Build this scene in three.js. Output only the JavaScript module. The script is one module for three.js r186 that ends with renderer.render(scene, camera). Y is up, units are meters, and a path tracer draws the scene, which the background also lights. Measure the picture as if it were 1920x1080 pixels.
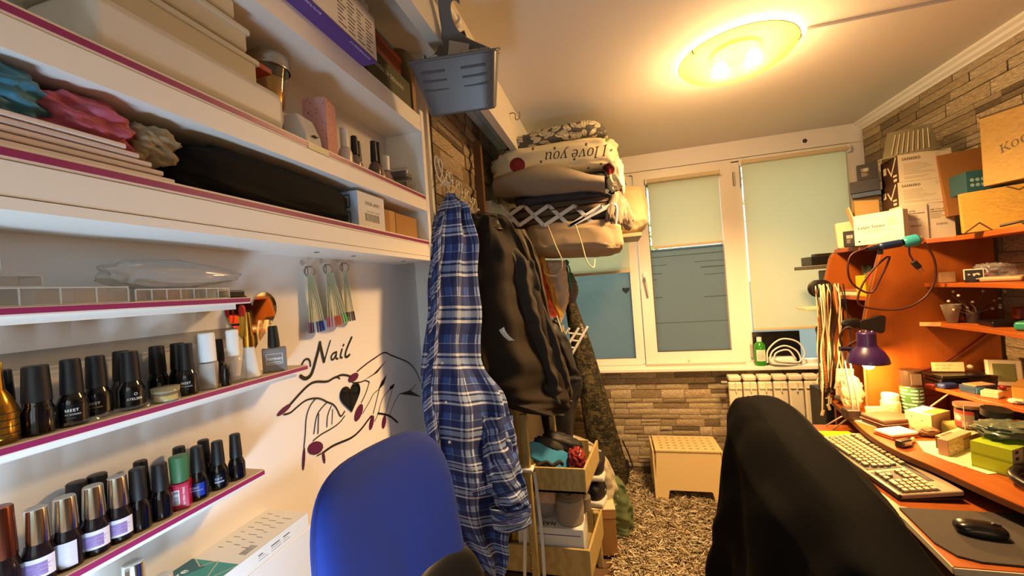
import * as THREE from 'three';
import { RoundedBoxGeometry } from 'three/addons/geometries/RoundedBoxGeometry.js';
import { mergeGeometries, mergeVertices } from 'three/addons/utils/BufferGeometryUtils.js';
import { RectAreaLightUniformsLib } from 'three/addons/lights/RectAreaLightUniformsLib.js';
import { ImprovedNoise } from 'three/addons/math/ImprovedNoise.js';

// ---------- camera, sky, exposure ----------
const renderer = new THREE.WebGLRenderer({ antialias: true });
renderer.toneMapping = THREE.LinearToneMapping;
renderer.toneMappingExposure = 1.0;
renderer.shadowMap.enabled = true;
RectAreaLightUniformsLib.init();
const scene = new THREE.Scene();
const camera = new THREE.PerspectiveCamera(71.87, 16 / 9, 0.02, 60);
camera.position.set(0, 1.52, 0);
camera.quaternion.set(-0.002009, 0.12343, -0.036575, 0.991677);
scene.background = new THREE.Color(1.75, 2.0, 1.85);   // overcast sky outside the window

// ---------- helpers ----------
let seed = 7;
const rnd = () => { seed = (seed * 1664525 + 1013904223) >>> 0; return seed / 4294967296; };
const rr = (a, b) => a + (b - a) * rnd();
const pick = (a) => a[Math.floor(rnd() * a.length)];
const noise = new ImprovedNoise();
const fbm = (x, y, z) => noise.noise(x, y, z) + 0.5 * noise.noise(x * 2.1, y * 2.1, z * 2.1) + 0.25 * noise.noise(x * 4.3, y * 4.3, z * 4.3);
const V = (x, y, z) => new THREE.Vector3(x, y, z);
const lin = (r, g, b) => new THREE.Color().setRGB(r, g, b);
const mats = {};
function M(color, rough = 0.6, o = {}) {
  const key = JSON.stringify([color, rough, Object.keys(o).map((k) => [k, o[k]?.uuid ?? o[k]])]);
  if (!mats[key]) mats[key] = new THREE.MeshPhysicalMaterial({ color, roughness: rough, side: THREE.DoubleSide, ...o });
  return mats[key];
}
const used = {};
function numbered(n) { const k = used[n] = (used[n] ?? -1) + 1; return k ? n + '_' + String(k).padStart(3, '0') : n; }
function setShadow(o) { o.castShadow = true; o.receiveShadow = true; return o; }
function thing(name, label, category, p = [0, 0, 0], turn = 0, group) {
  const o = new THREE.Group(); o.name = numbered(name); o.position.set(...p); o.rotation.y = turn;
  o.userData = { label, category }; if (group) o.userData.group = group;
  scene.add(o); return o;
}
function part(name, geo, mat, parent, p, r) {
  const o = setShadow(new THREE.Mesh(geo, mat)); o.name = name;
  if (p) o.position.set(...p); if (r) o.rotation.set(...r);
  parent.add(o); return o;
}
function solo(name, geo, mat, label, category, p, r, group) {
  const o = part(numbered(name), geo, mat, scene, p, r); o.userData = { label, category }; if (group) o.userData.group = group; return o;
}
function struct(name, geo, mat, p, r) { const o = part(name, geo, mat, scene, p, r); o.userData = { kind: 'structure' }; return o; }
const geoCache = {};
function bx(w, h, d, r = 0) {
  const k = [w, h, d, r].join();
  return geoCache[k] ??= r ? new RoundedBoxGeometry(w, h, d, 2, r) : new THREE.BoxGeometry(w, h, d);
}
const at = (g, x, y, z, rx = 0, ry = 0, rz = 0) => { g = g.clone(); g.applyMatrix4(new THREE.Matrix4().compose(V(x, y, z), new THREE.Quaternion().setFromEuler(new THREE.Euler(rx, ry, rz)), V(1, 1, 1))); return g; };
const merge = (list) => mergeGeometries(list.map((g) => { g = g.index ? g.toNonIndexed() : g; for (const k of Object.keys(g.attributes)) if (!['position', 'normal', 'uv'].includes(k)) g.deleteAttribute(k); return g; }));
// box between two corners
const span = (x0, x1, y0, y1, z0, z1) => at(new THREE.BoxGeometry(Math.abs(x1 - x0), Math.abs(y1 - y0), Math.abs(z1 - z0)), (x0 + x1) / 2, (y0 + y1) / 2, (z0 + z1) / 2);
const cyl = (r0, r1, h, n = 20) => new THREE.CylinderGeometry(r1, r0, h, n);
const lathe = (pts, n = 24) => new THREE.LatheGeometry(pts.map(([r, y]) => new THREE.Vector2(r, y)), n);
const curve = (pts, closed = false) => new THREE.CatmullRomCurve3(pts.map((p) => V(...p)), closed);
const tube = (pts, r, n = 40, k = 6, closed = false) => new THREE.TubeGeometry(curve(pts, closed), n, r, k, closed);
// straight bar between two points
function bar(a, b, r, n = 8) {
  const A = V(...a), B = V(...b), d = B.clone().sub(A), g = new THREE.CylinderGeometry(r, r, d.length(), n);
  g.applyQuaternion(new THREE.Quaternion().setFromUnitVectors(V(0, 1, 0), d.clone().normalize())); g.translate(...A.add(B).multiplyScalar(0.5).toArray()); return g;
}
function slat(a, b, w, t, up = [0, 1, 0]) { // flat bar from a to b, w tall along up, t thick
  const A = V(...a), B = V(...b), X = B.clone().sub(A), L = X.length(), mid = A.clone().add(B).multiplyScalar(0.5); X.normalize();
  const Zv = X.clone().cross(V(...up)).normalize(), Y = Zv.clone().cross(X), g = new RoundedBoxGeometry(L, w, t, 1, Math.min(w, t) * 0.3);
  g.applyMatrix4(new THREE.Matrix4().makeBasis(X, Y, Zv).setPosition(mid)); return g;
}
// parametric sheet: f(s,t) -> [x,y,z]
function sheet(f, nu, nv, closedU = false) {
  const pos = [], uv = [], idx = [];
  for (let j = 0; j <= nv; j++) for (let i = 0; i <= nu; i++) { const s = i / nu, t = j / nv; pos.push(...f(s, t)); uv.push(s, t); }
  for (let j = 0; j < nv; j++) for (let i = 0; i < nu; i++) { const a = j * (nu + 1) + i, b = a + 1, c = a + nu + 1, d = c + 1; idx.push(a, b, d, a, d, c); }
  const g = new THREE.BufferGeometry(); g.setAttribute('position', new THREE.Float32BufferAttribute(pos, 3)); g.setAttribute('uv', new THREE.Float32BufferAttribute(uv, 2)); g.setIndex(idx); g.computeVertexNormals(); return g;
}
// lumpy closed blob: superellipsoid with noise
function blob(w, h, d, amp = 0.1, freq = 3, e = 0.6, sd = 0, nu = 40, nv = 24) {
  const sp = (v, p) => Math.sign(v) * Math.pow(Math.abs(v), p);
  const g = sheet((s, t) => {
    const a = s * Math.PI * 2, b = (t - 0.5) * Math.PI, cx = sp(Math.cos(b), e) * sp(Math.cos(a), e), cz = sp(Math.cos(b), e) * sp(Math.sin(a), e), cy = sp(Math.sin(b), e);
    const k = 1 + amp * fbm(cx * freq + sd, cy * freq + sd * 2, cz * freq);
    return [cx * w / 2 * k, cy * h / 2 * k, cz * d / 2 * k];
  }, nu, nv);
  return smoothSeam(g);
}
function smoothSeam(g) { const u = g.getAttribute('uv').clone(); const m = g.clone(); m.deleteAttribute('uv'); m.deleteAttribute('normal'); const w = mergeVertices(m, 1e-5); w.computeVertexNormals(); const p = w.getAttribute('position'); w.setAttribute('uv', new THREE.Float32BufferAttribute(Array.from({ length: p.count * 2 }, (_, i) => p.array[(i >> 1) * 3 + (i % 2 ? 1 : 0)] * 3), 2)); return w; }
function bend(g, f) { const p = g.getAttribute('position'); for (let i = 0; i < p.count; i++) { const q = f(p.getX(i), p.getY(i), p.getZ(i)); p.setXYZ(i, ...q); } g.computeVertexNormals(); return g; }
// textures
function canvasTex(w, h, draw, rep) {
  const c = document.createElement('canvas'); c.width = w; c.height = h; const x = c.getContext('2d'); draw(x, w, h);
  const t = new THREE.CanvasTexture(c); t.colorSpace = THREE.SRGBColorSpace; if (rep) { t.wrapS = t.wrapT = THREE.RepeatWrapping; t.repeat.set(...rep); } return t;
}
function noiseTex(n, f, srgb = false, rep = [1, 1]) { // f(u,v)->[r,g,b] 0..255
  const d = new Uint8Array(n * n * 4); for (let y = 0; y < n; y++) for (let x = 0; x < n; x++) { const c = f(x / n, y / n); d.set([c[0], c[1], c[2], 255], (y * n + x) * 4); }
  const t = new THREE.DataTexture(d, n, n); t.wrapS = t.wrapT = THREE.RepeatWrapping; t.magFilter = THREE.LinearFilter; if (srgb) t.colorSpace = THREE.SRGBColorSpace; t.repeat.set(...rep); t.needsUpdate = true; return t;
}
const g8 = (v) => { const c = Math.max(0, Math.min(255, v * 255)); return [c, c, c]; };
const printMat = (tex, rough = 0.55, o = {}) => new THREE.MeshPhysicalMaterial({ map: tex, roughness: rough, ...o });
// flat print on a face
function print(parent, w, h, tex, p, r, name = 'printed_label', rough = 0.55, o = {}) { const m = part(name, new THREE.PlaneGeometry(w, h), printMat(tex, rough, o), parent, p, r); return m; }
// box with a colour and optional prints on +z (front) face
function carton(name, label, cat, p, turn, w, h, d, mat, group, r = 0.002) { const t = thing(name, label, cat, p, turn, group); part('carton', bx(w, h, d, r), mat, t, [0, h / 2, 0]); return t; }
const fabricBump = noiseTex(128, (u, v) => g8(0.5 + 0.25 * Math.sin(u * 402) + 0.25 * Math.sin(v * 402)), false, [8, 8]);
// ---------- lights ----------
const WARM = lin(1, 0.60, 0.255), WARM2 = lin(1, 0.55, 0.18), COOL = lin(0.62, 0.89, 1.15);
function pointLight(name, color, cd, p, radius) { const l = new THREE.PointLight(color, cd, 0, 2); l.name = name; l.position.set(...p); l.castShadow = true; l.shadow.radius = radius; scene.add(l); return l; }
function spotLight(name, color, cd, p, to, angle, pen, radius) { const l = new THREE.SpotLight(color, cd, 0, angle, pen, 2); l.name = name; l.position.set(...p); l.target.position.set(...to); scene.add(l.target); l.castShadow = true; l.shadow.radius = radius; scene.add(l); return l; }
pointLight('ceiling_lamp_light', WARM, 1.2, [0.66, 2.415, -1.93], 4);
pointLight('ceiling_lamp_light_001', WARM, 1.2, [0.54, 2.415, -1.99], 4);

spotLight('ceiling_lamp_light_002', WARM, 19, [0.60, 2.385, -1.96], [0.60, 0, -1.96], 1.27, 0.4, 6);

// ---------- structure ----------
const XL = -0.77, XB = -0.66, XR = 1.735, ZF = -3.27, ZN = -1.47, H = 2.5, ZB = 0.95;
const plasterBump = noiseTex(256, (u, v) => g8(0.5 + 0.25 * fbm(u * 24, v * 24, 1)), false, [3, 3]);
const white = M(0xe9e6e2, 0.55), whiteWall = M(0xeeebe8, 0.5, { bumpMap: plasterBump, bumpScale: 0.0006 }), plastic = M(0xefece6, 0.32);
const ceilTex = M(0xe6e2da, 0.8, { bumpMap: plasterBump, bumpScale: 0.0007 });
struct('floor', span(-0.95, 1.9, -0.1, 0, 1.1, -3.6), M(0x6b5138, 0.6));
struct('ceiling', span(-0.95, 1.9, H, H + 0.1, 1.1, -3.6), ceilTex);
struct('wall_left', span(-0.95, XL, 0, H, 1.1, ZN), whiteWall); struct('wall_left_return', span(-0.95, XB - 0.012, 0, H, ZN, ZN - 0.02), whiteWall);
const mortar = M(0x6e604c, 0.95);
const wallLB = struct('wall_left_brick', span(-0.95, XB - 0.012, 0, H, ZN - 0.02, -3.6), mortar);
const wallR = struct('wall_right', span(XR + 0.012, 1.9, 0, H, 1.1, -3.6), mortar);
const bw = struct('wall_back', merge([span(-0.95, 1.9, 0, 0.9, ZB, 1.1), span(-0.95, 1.9, 2.1, H, ZB, 1.1), span(-0.95, -0.45, 0.9, 2.1, ZB, 1.1), span(0.75, 1.9, 0.9, 2.1, ZB, 1.1)]), whiteWall);
const wallF = struct('wall_far', span(-0.7, XR + 0.02, 0, 0.83, ZF - 0.012, -3.55), mortar);
const wx0 = -0.64, wx1 = 1.665;
struct('wall_far_header', merge([span(-0.7, XR + 0.02, 2.368, H, ZF, -3.55), span(-0.7, wx0, 0.83, 2.37, ZF, -3.55), span(wx1, XR + 0.02, 0.83, 2.37, ZF, -3.55)]), whiteWall);
struct('trim_1', (() => { // crown moulding on the right wall
  const s = new THREE.Shape(); [[0, 0], [0, -0.055], [-0.012, -0.055], [-0.016, -0.045], [-0.03, -0.035], [-0.034, -0.022], [-0.048, -0.012], [-0.05, 0]].forEach(([x, y], i) => i ? s.lineTo(x, y) : s.moveTo(x, y));
  const g = new THREE.ExtrudeGeometry(s, { depth: 4.2, bevelEnabled: false }); g.translate(XR + 0.012, H, ZF); return g; })(), white);
struct('trim_2', (() => {
  const s = new THREE.Shape(); [[0, 0], [0, -0.055], [0.012, -0.055], [0.016, -0.045], [0.03, -0.035], [0.034, -0.022], [0.048, -0.012], [0.05, 0]].forEach(([x, y], i) => i ? s.lineTo(x, y) : s.moveTo(x, y));
  const g = new THREE.ExtrudeGeometry(s, { depth: 1.76, bevelEnabled: false }); g.translate(XB - 0.012, H, ZF); return g; })(), white);
struct('trim_3', span(-0.488, -0.45, 2.285, H, ZB, ZF), M(0xe2dccf, 0.5));
struct('trim_4', span(0.84, XR, H - 0.012, H, -1.898, -1.875), white);    // cable duct on the ceiling
struct('baseboard_far', span(-0.65, XR, 0, 0.045, ZF, ZF + 0.012), M(0x6a5844, 0.6));

// stacked stone cladding, every stone a mesh of its own
const stoneTex = noiseTex(256, (u, v) => { const a = fbm(u * 9, v * 9, 3), b = fbm(u * 40, v * 30, 8), k = 0.82 + 0.2 * a + 0.12 * b; return [240 * k, 230 * k, 212 * k].map((q) => Math.min(255, q)); }, true);
const stoneBump = noiseTex(256, (u, v) => g8(0.5 + 0.3 * fbm(u * 10, v * 14, 5) + 0.12 * fbm(u * 50, v * 50, 9)));
const stoneMats = [0xfbf0dc, 0xf2e4ca, 0xe6d6ba, 0xd9c8ac, 0xbfae94, 0xa39480, 0xf6ead4, 0xeedfc4].map((c) => M(c, 0.9, { map: stoneTex, bumpMap: stoneBump, bumpScale: 0.006 }));
const stoneGeos = [0, 1, 2, 3].map((k) => { // rough face: unit stone, front +z
  const g = sheet((s, t) => { const e = Math.min(s, 1 - s, t, 1 - t), z = e < 0.01 ? 0 : 1 + 0.35 * fbm(s * 3 + k * 9, t * 3, k); return [s - 0.5, t - 0.5, e < 0.01 ? (s < 0.01 || s > 0.99 || t < 0.01 || t > 0.99 ? 0.55 : 1) : z]; }, 5, 3);
  const sides = sheet((s, t) => { const q = s * 4, i = Math.floor(q) % 4, r = q - Math.floor(q), c = [[-0.5, -0.5], [0.5, -0.5], [0.5, 0.5], [-0.5, 0.5]], a = c[i], b = c[(i + 1) % 4]; return [a[0] + (b[0] - a[0]) * r, a[1] + (b[1] - a[1]) * r, t * 0.55]; }, 4, 1);
  return merge([g, sides]);
});
function cladding(parent, u0, u1, v0, v1, place, sc = 1) { // lay courses of stones between u0..u1, v0..v1
  let v = v0, row = 0;
  while (v < v1 - 0.012) {
    let h = Math.min(pick([0.036, 0.045, 0.055, 0.068]) * sc, v1 - v); if (v1 - v - h < 0.015) h = v1 - v;
    let u = u0 - rr(0, 0.12);
    while (u < u1) {
      const w = rr(0.09, 0.3) * sc * (h > 0.06 ? 0.8 : 1), a = Math.max(u, u0), b = Math.min(u + w, u1);
      if (b - a > 0.015) {
        const split = h > 0.05 && rnd() < 0.3 ? 2 : 1;
        for (let k = 0; k < split; k++) { const m = part('stone', pick(stoneGeos), pick(stoneMats), parent); place(m, (a + b) / 2, v + h * (k + 0.5) / split, b - a - 0.003, h / split - 0.003, rr(0.007, 0.02)); }
      }
      u += w;
    }
    v += h; row++;
  }
}
cladding(wallF, -0.64, XR - 0.005, 0.05, 0.828, (m, u, v, w, h, d) => { m.position.set(u, v, ZF - 0.014); m.scale.set(w, h, d); });
cladding(wallR, -3.255, -1.15, 1.86, 2.448, (m, u, v, w, h, d) => { m.position.set(XR + 0.014, v, u); m.rotation.y = -Math.PI / 2; m.scale.set(w, h, d); }, 1.25);
cladding(wallR, -2.34, -1.5, 0.86, 1.86, (m, u, v, w, h, d) => { m.position.set(XR + 0.014, v, u); m.rotation.y = -Math.PI / 2; m.scale.set(w, h, d); }, 1.4);
cladding(wallLB, -3.25, ZN - 0.025, 1.62, 2.445, (m, u, v, w, h, d) => { m.position.set(XB - 0.014, v, u); m.rotation.y = Math.PI / 2; m.scale.set(w, h, d); }, 1.2);

// ---------- window ----------
const pvc = M(0xeee8dc, 0.35);
const frameG = (x0, x1, y0, y1, b, z0, z1) => merge([span(x0, x1, y0, y0 + b, z0, z1), span(x0, x1, y1 - b, y1, z0, z1), span(x0, x0 + b, y0 + b, y1 - b, z0, z1), span(x1 - b, x1, y0 + b, y1 - b, z0, z1)]);
const win = struct('window_1', merge([frameG(wx0, wx1, 0.84, 2.372, 0.03, ZF + 0.0, ZF - 0.06), span(0.168, 0.208, 0.86, 2.35, ZF - 0.06, ZF), span(0.9, 0.975, 0.86, 2.35, ZF - 0.06, ZF)]), pvc);
const sashL = part('sash', frameG(-0.60, 0.19, 0.862, 2.345, 0.05, ZF - 0.05, ZF + 0.008), pvc, win);
const sashM = part('sash', frameG(0.212, 0.91, 0.868, 2.345, 0.088, ZF - 0.05, ZF + 0.022), pvc, win);
part('glazing_bead', frameG(0.295, 0.836, 0.948, 2.262, 0.012, ZF - 0.04, ZF + 0.012), M(0x55524c, 0.5), sashM);
part('glazing_bead', frameG(-0.555, 0.15, 0.905, 2.3, 0.01, ZF - 0.04, ZF + 0.004), M(0x6e6c66, 0.5), sashL);
const frost = new THREE.MeshPhysicalMaterial({ color: lin(0.46, 0.47, 0.42), roughness: 0.92, transmission: 1, thickness: 0, side: THREE.DoubleSide, bumpMap: noiseTex(256, (u, v) => g8(0.5 + 0.5 * Math.sin(u * 402) * Math.sin(v * 402)), false, [6, 14]), bumpScale: 0.0008 });
const foil = new THREE.MeshPhysicalMaterial({ color: lin(0.40, 0.46, 0.45), roughness: 0.85, transmission: 1, thickness: 0, side: THREE.DoubleSide, bumpMap: noiseTex(256, (u, v) => g8(0.5 + 0.3 * fbm(u * 4, v * 3, 2))), bumpScale: 0.02 });
const clearPane = new THREE.MeshPhysicalMaterial({ color: 0xffffff, roughness: 0.02, transmission: 1, thickness: 0, side: THREE.DoubleSide });
part('pane', span(0.30, 0.832, 0.952, 2.262, ZF - 0.032, ZF - 0.028), clearPane, sashM);
part('privacy_film', span(0.30, 0.832, 0.952, 1.752, ZF - 0.0225, ZF - 0.0215), frost, sashM);
part('pane', span(-0.552, 0.148, 0.908, 2.3, ZF - 0.034, ZF - 0.03), clearPane, sashL);
part('privacy_film', span(-0.552, 0.148, 0.908, 1.64, ZF - 0.0245, ZF - 0.0235), foil, sashL);
part('pane', span(0.975, 1.64, 0.868, 2.345, ZF - 0.04, ZF - 0.036), clearPane, win);
const stripe = M(0x3b464c, 0.6);
for (const [x0, x1, y, h] of [[0.3, 0.83, 1.735, 0.005], [0.3, 0.83, 1.69, 0.005], [0.3, 0.42, 1.625, 0.004], [0.62, 0.83, 1.63, 0.004], [0.3, 0.38, 1.56, 0.005], [0.66, 0.83, 1.585, 0.007], [0.31, 0.34, 1.515, 0.004], [0.68, 0.83, 1.53, 0.004], [0.3, 0.37, 1.375, 0.006], [0.67, 0.83, 1.36, 0.005], [0.3, 0.83, 1.175, 0.004]]) part('film_stripe', span(x0, x1, y, y + h, ZF - 0.0175, ZF - 0.0165), stripe, sashM);
const handle = part('handle', merge([bx(0.03, 0.075, 0.012, 0.005), at(bx(0.016, 0.14, 0.014, 0.006), 0.012, -0.06, 0.04, 0, 0, 0.14), at(cyl(0.009, 0.009, 0.04), 0, 0.0, 0.02, Math.PI / 2)]), M(0xf3efe6, 0.3), sashM, [0.248, 1.545, ZF + 0.03]);
for (const [x, y, m] of [[0.925, 2.22, win], [0.955, 0.945, win]]) part('hinge', bx(0.014, 0.1, 0.02, 0.004), M(0xb9b09f, 0.4), m, [x, y, ZF + 0.01]);
part('drain_cap', cyl(0.008, 0.008, 0.004), M(0xbcb4a4, 0.5), sashM, [0.52, 0.885, ZF + 0.024], [Math.PI / 2, 0, 0]);
struct('window_sill', at(bx(2.33, 0.03, 0.16, 0.008), 0.51, 0.832, ZF + 0.015), pvc);
// roller blinds
const blindCloth = new THREE.MeshPhysicalMaterial({ color: 0xf2eed4, roughness: 1, transmission: 0.75, thickness: 0, side: THREE.DoubleSide, bumpMap: noiseTex(128, (u, v) => g8(0.5 + 0.5 * Math.sin(v * 804)), false, [1, 2]), bumpScale: 0.0006 });
function blind(label, x0, x1, y0, y1, z) {
  const t = thing('roller_blind', label, 'blind', [(x0 + x1) / 2, y0, z], 0, 'roller blinds on the window');
  const w = x1 - x0, h = y1 - y0;
  part('cloth', at(new THREE.BoxGeometry(w, h, 0.0012), 0, h / 2, 0), blindCloth, t);
  part('roller', at(cyl(0.016, 0.016, w + 0.02, 20), 0, h, 0.014, 0, 0, Math.PI / 2), M(0xd9c9a4, 0.7), t);
  part('bottom_bar', at(bx(w, 0.02, 0.008, 0.003), 0, 0.004, 0), M(0xd2c19c, 0.6), t);
  for (const s of [-1, 1]) part('bracket', at(bx(0.012, 0.045, 0.035, 0.004), s * (w / 2 + 0.014), h, 0.01), plastic, t);
  return t;
}
blind('short cream roller blind pulled halfway down on the middle sash', 0.318, 0.815, 1.76, 2.275, ZF + 0.03);
blind('cream roller blind on the left sash behind the hanging clothes', -0.56, 0.146, 1.597, 2.3, ZF + 0.015);
const bR = blind('long wide roller blind covering the right part of the window', 0.978, 1.63, 1.098, 2.325, ZF + 0.02);
part('bead_chain', tube([[-0.345, 1.2, 0.02], [-0.35, 1.12, 0.024], [-0.346, 1.04, 0.02], [-0.34, 1.12, 0.02]], 0.002, 24, 5, true), M(0x6b5f4c, 0.5), bR);
const win2 = struct('window_2', merge([frameG(-0.45, 0.75, 0.9, 2.1, 0.06, ZB + 0.02, ZB + 0.08), span(0.12, 0.18, 0.96, 2.04, ZB + 0.02, ZB + 0.08)]), pvc);   // window behind the camera
part('pane', span(-0.39, 0.69, 0.96, 2.04, ZB + 0.048, ZB + 0.052), new THREE.MeshPhysicalMaterial({ color: 0xffffff, roughness: 0.02, transmission: 1, thickness: 0, side: THREE.DoubleSide }), win2);
// outdoors: fence, trees, ground
struct('ground', span(-12, 14, -0.3, -0.15, 12, -20), M(0x6e7468, 0.9));
solo('garden_wall', bx(7, 1.55, 0.15, 0.02), M(0xb4bab8, 0.8), 'plain pale grey garden wall outside the frosted window', 'garden wall', [0.5, 0.625, -6.4]);
const leafMat = M(lin(0.34, 0.52, 0.10), 0.7, { transmission: 0.4, thickness: 0 });
for (const [x, z, s] of [[-2.2, -7.9, 1.25], [0.7, -7.9, 1.25], [3.5, -7.9, 1.25]]) {
  const t = thing('tree', x < -1 ? 'bright green tree outside behind the left sash' : x < 1 ? 'bright green tree outside behind the middle sash' : 'bright green tree outside behind the right blind', 'tree', [x, -0.15, z], 0, 'trees outside');
  part('trunk', cyl(0.09, 0.06, 2.2), M(0x4f3f2e, 0.9), t, [0, 1.1, 0]);
  const L = []; const q = new THREE.BufferGeometry().setFromPoints([V(0, 0, 0), V(0.06, 0.03, 0), V(0.14, 0, 0), V(0, 0, 0), V(0.14, 0, 0), V(0.06, -0.03, 0)]); q.computeVertexNormals(); q.setAttribute('uv', new THREE.Float32BufferAttribute(new Float32Array(12), 2));
  for (let i = 0; i < 700; i++) { const a = rr(0, 6.3), b = Math.acos(rr(-1, 1)), r = s * Math.cbrt(rr(0.2, 1)); L.push(at(q, Math.cos(a) * Math.sin(b) * r, 2.6 * s + Math.cos(b) * r * 1.1, Math.sin(a) * Math.sin(b) * r, rr(0, 3), rr(0, 6), rr(0, 3))); }
  part('foliage', mergeGeometries(L), leafMat, t);
}
// ---------- left wall: cabinet, little shelves and what stands on them ----------
const cabWhite = M(0xf3f0ea, 0.45), glitterTex = noiseTex(256, (u, v) => { const k = rnd(), s = k > 0.985 ? 1.9 : 0.8 + 0.35 * k; return [150 * s, 42 * s, 96 * s].map((c) => Math.min(255, c)); }, true, [60, 2]);
const glitter = new THREE.MeshPhysicalMaterial({ map: glitterTex, roughness: 0.35 });
const ZE = -1.30, XC = -0.62, Z0 = 0.1;
const cab = thing('wall_cabinet', 'long white wall cabinet with open shelves and magenta glitter edging', 'cabinet', [0, 0, 0]);
part('side_panel', span(XL, XC + 0.002, 1.648, 2.185, ZE, ZE - 0.022), cabWhite, cab);
part('back_panel', span(XL, XL + 0.006, 1.65, 2.16, Z0, ZE), M(0xdcd8d4, 0.5), cab);
const shelfBoard = (y, h) => part('shelf', span(XL + 0.006, XC, y - h, y, Z0, ZE + 0.0005), cabWhite, cab);
const sT = shelfBoard(2.163, 0.056), sM = shelfBoard(1.877, 0.016), sLo = shelfBoard(1.716, 0.016);
part('fascia', span(XC - 0.014, XC + 0.001, 1.822, 1.8595, Z0, ZE + 0.001), cabWhite, sM);
part('fascia', span(XC - 0.014, XC + 0.001, 1.66, 1.6985, Z0, ZE + 0.001), cabWhite, sLo);
part('mid_underside', span(XL + 0.006, XC - 0.014, 1.822, 1.8605, Z0, ZE + 0.001), cabWhite, sM);
part('bottom_board', span(XL, XC + 0.002, 1.645, 1.6585, Z0, ZE - 0.022), cabWhite, cab);
part('glitter_tape', span(XC, XC + 0.0012, 1.8645, 1.8735, Z0, ZE + 0.002), glitter, sM);
part('glitter_tape', span(XC, XC + 0.0012, 1.7035, 1.7125, Z0, ZE + 0.002), glitter, sLo);
part('tape_scrap', span(XC + 0.0012, XC + 0.002, 1.861, 1.874, -0.735, -0.80), M(0xe6dba8, 0.5), sM);
for (const z of [-0.81, -1.22, -0.95]) part('screw_cap', at(cyl(0.006, 0.006, 0.002, 12), -0.68, 1.6445, z), M(0x777470, 0.5), cab);
// three narrow polish shelves
const shelfTop = M(0xb9a98f, 0.55);
function polishShelf(label, y, z1) {
  const t = thing('polish_shelf', label, 'shelf', [0, 0, 0], 0, 'narrow polish shelves');
  part('board', span(XL, -0.691, y - 0.012, y - 0.001, Z0, z1), cabWhite, t);
  part('top_sheet', span(XL, -0.692, y - 0.001, y, Z0, z1 + 0.001), shelfTop, t);
  part('glitter_tape', span(-0.691, -0.69, y - 0.0095, y - 0.002, Z0, z1 + 0.001), glitter, t);
  part('under_rail', span(XL, -0.705, y - 0.022, y - 0.012, Z0, z1 + 0.02), cabWhite, t);
}
polishShelf('short upper wall shelf holding clear plastic palettes and a plastic bag', 1.544, -0.632);
polishShelf('longest polish shelf ending with the grey square bottle', 1.383, -0.769);
polishShelf('lowest polish shelf with the silver-capped bottles', 1.203, -0.637);
const clear = new THREE.MeshPhysicalMaterial({ color: lin(0.93, 0.93, 0.92), roughness: 0.06, transmission: 0.97, thickness: 0, side: THREE.DoubleSide });
const milky = new THREE.MeshPhysicalMaterial({ color: 0xe6dfc9, roughness: 0.5, transmission: 0.35, thickness: 0, side: THREE.DoubleSide });
const bagFilm = new THREE.MeshPhysicalMaterial({ color: lin(0.9, 0.9, 0.9), roughness: 0.1, transmission: 0.88, thickness: 0, side: THREE.DoubleSide });
solo('acrylic_rail', merge([span(XL, XL + 0.012, 1.462, 1.486, Z0, -0.66), span(XL + 0.012, XL + 0.016, 1.456, 1.46, Z0, -0.66)]), clear, 'clear acrylic rail on the wall under the upper polish shelf', 'rail');

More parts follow.
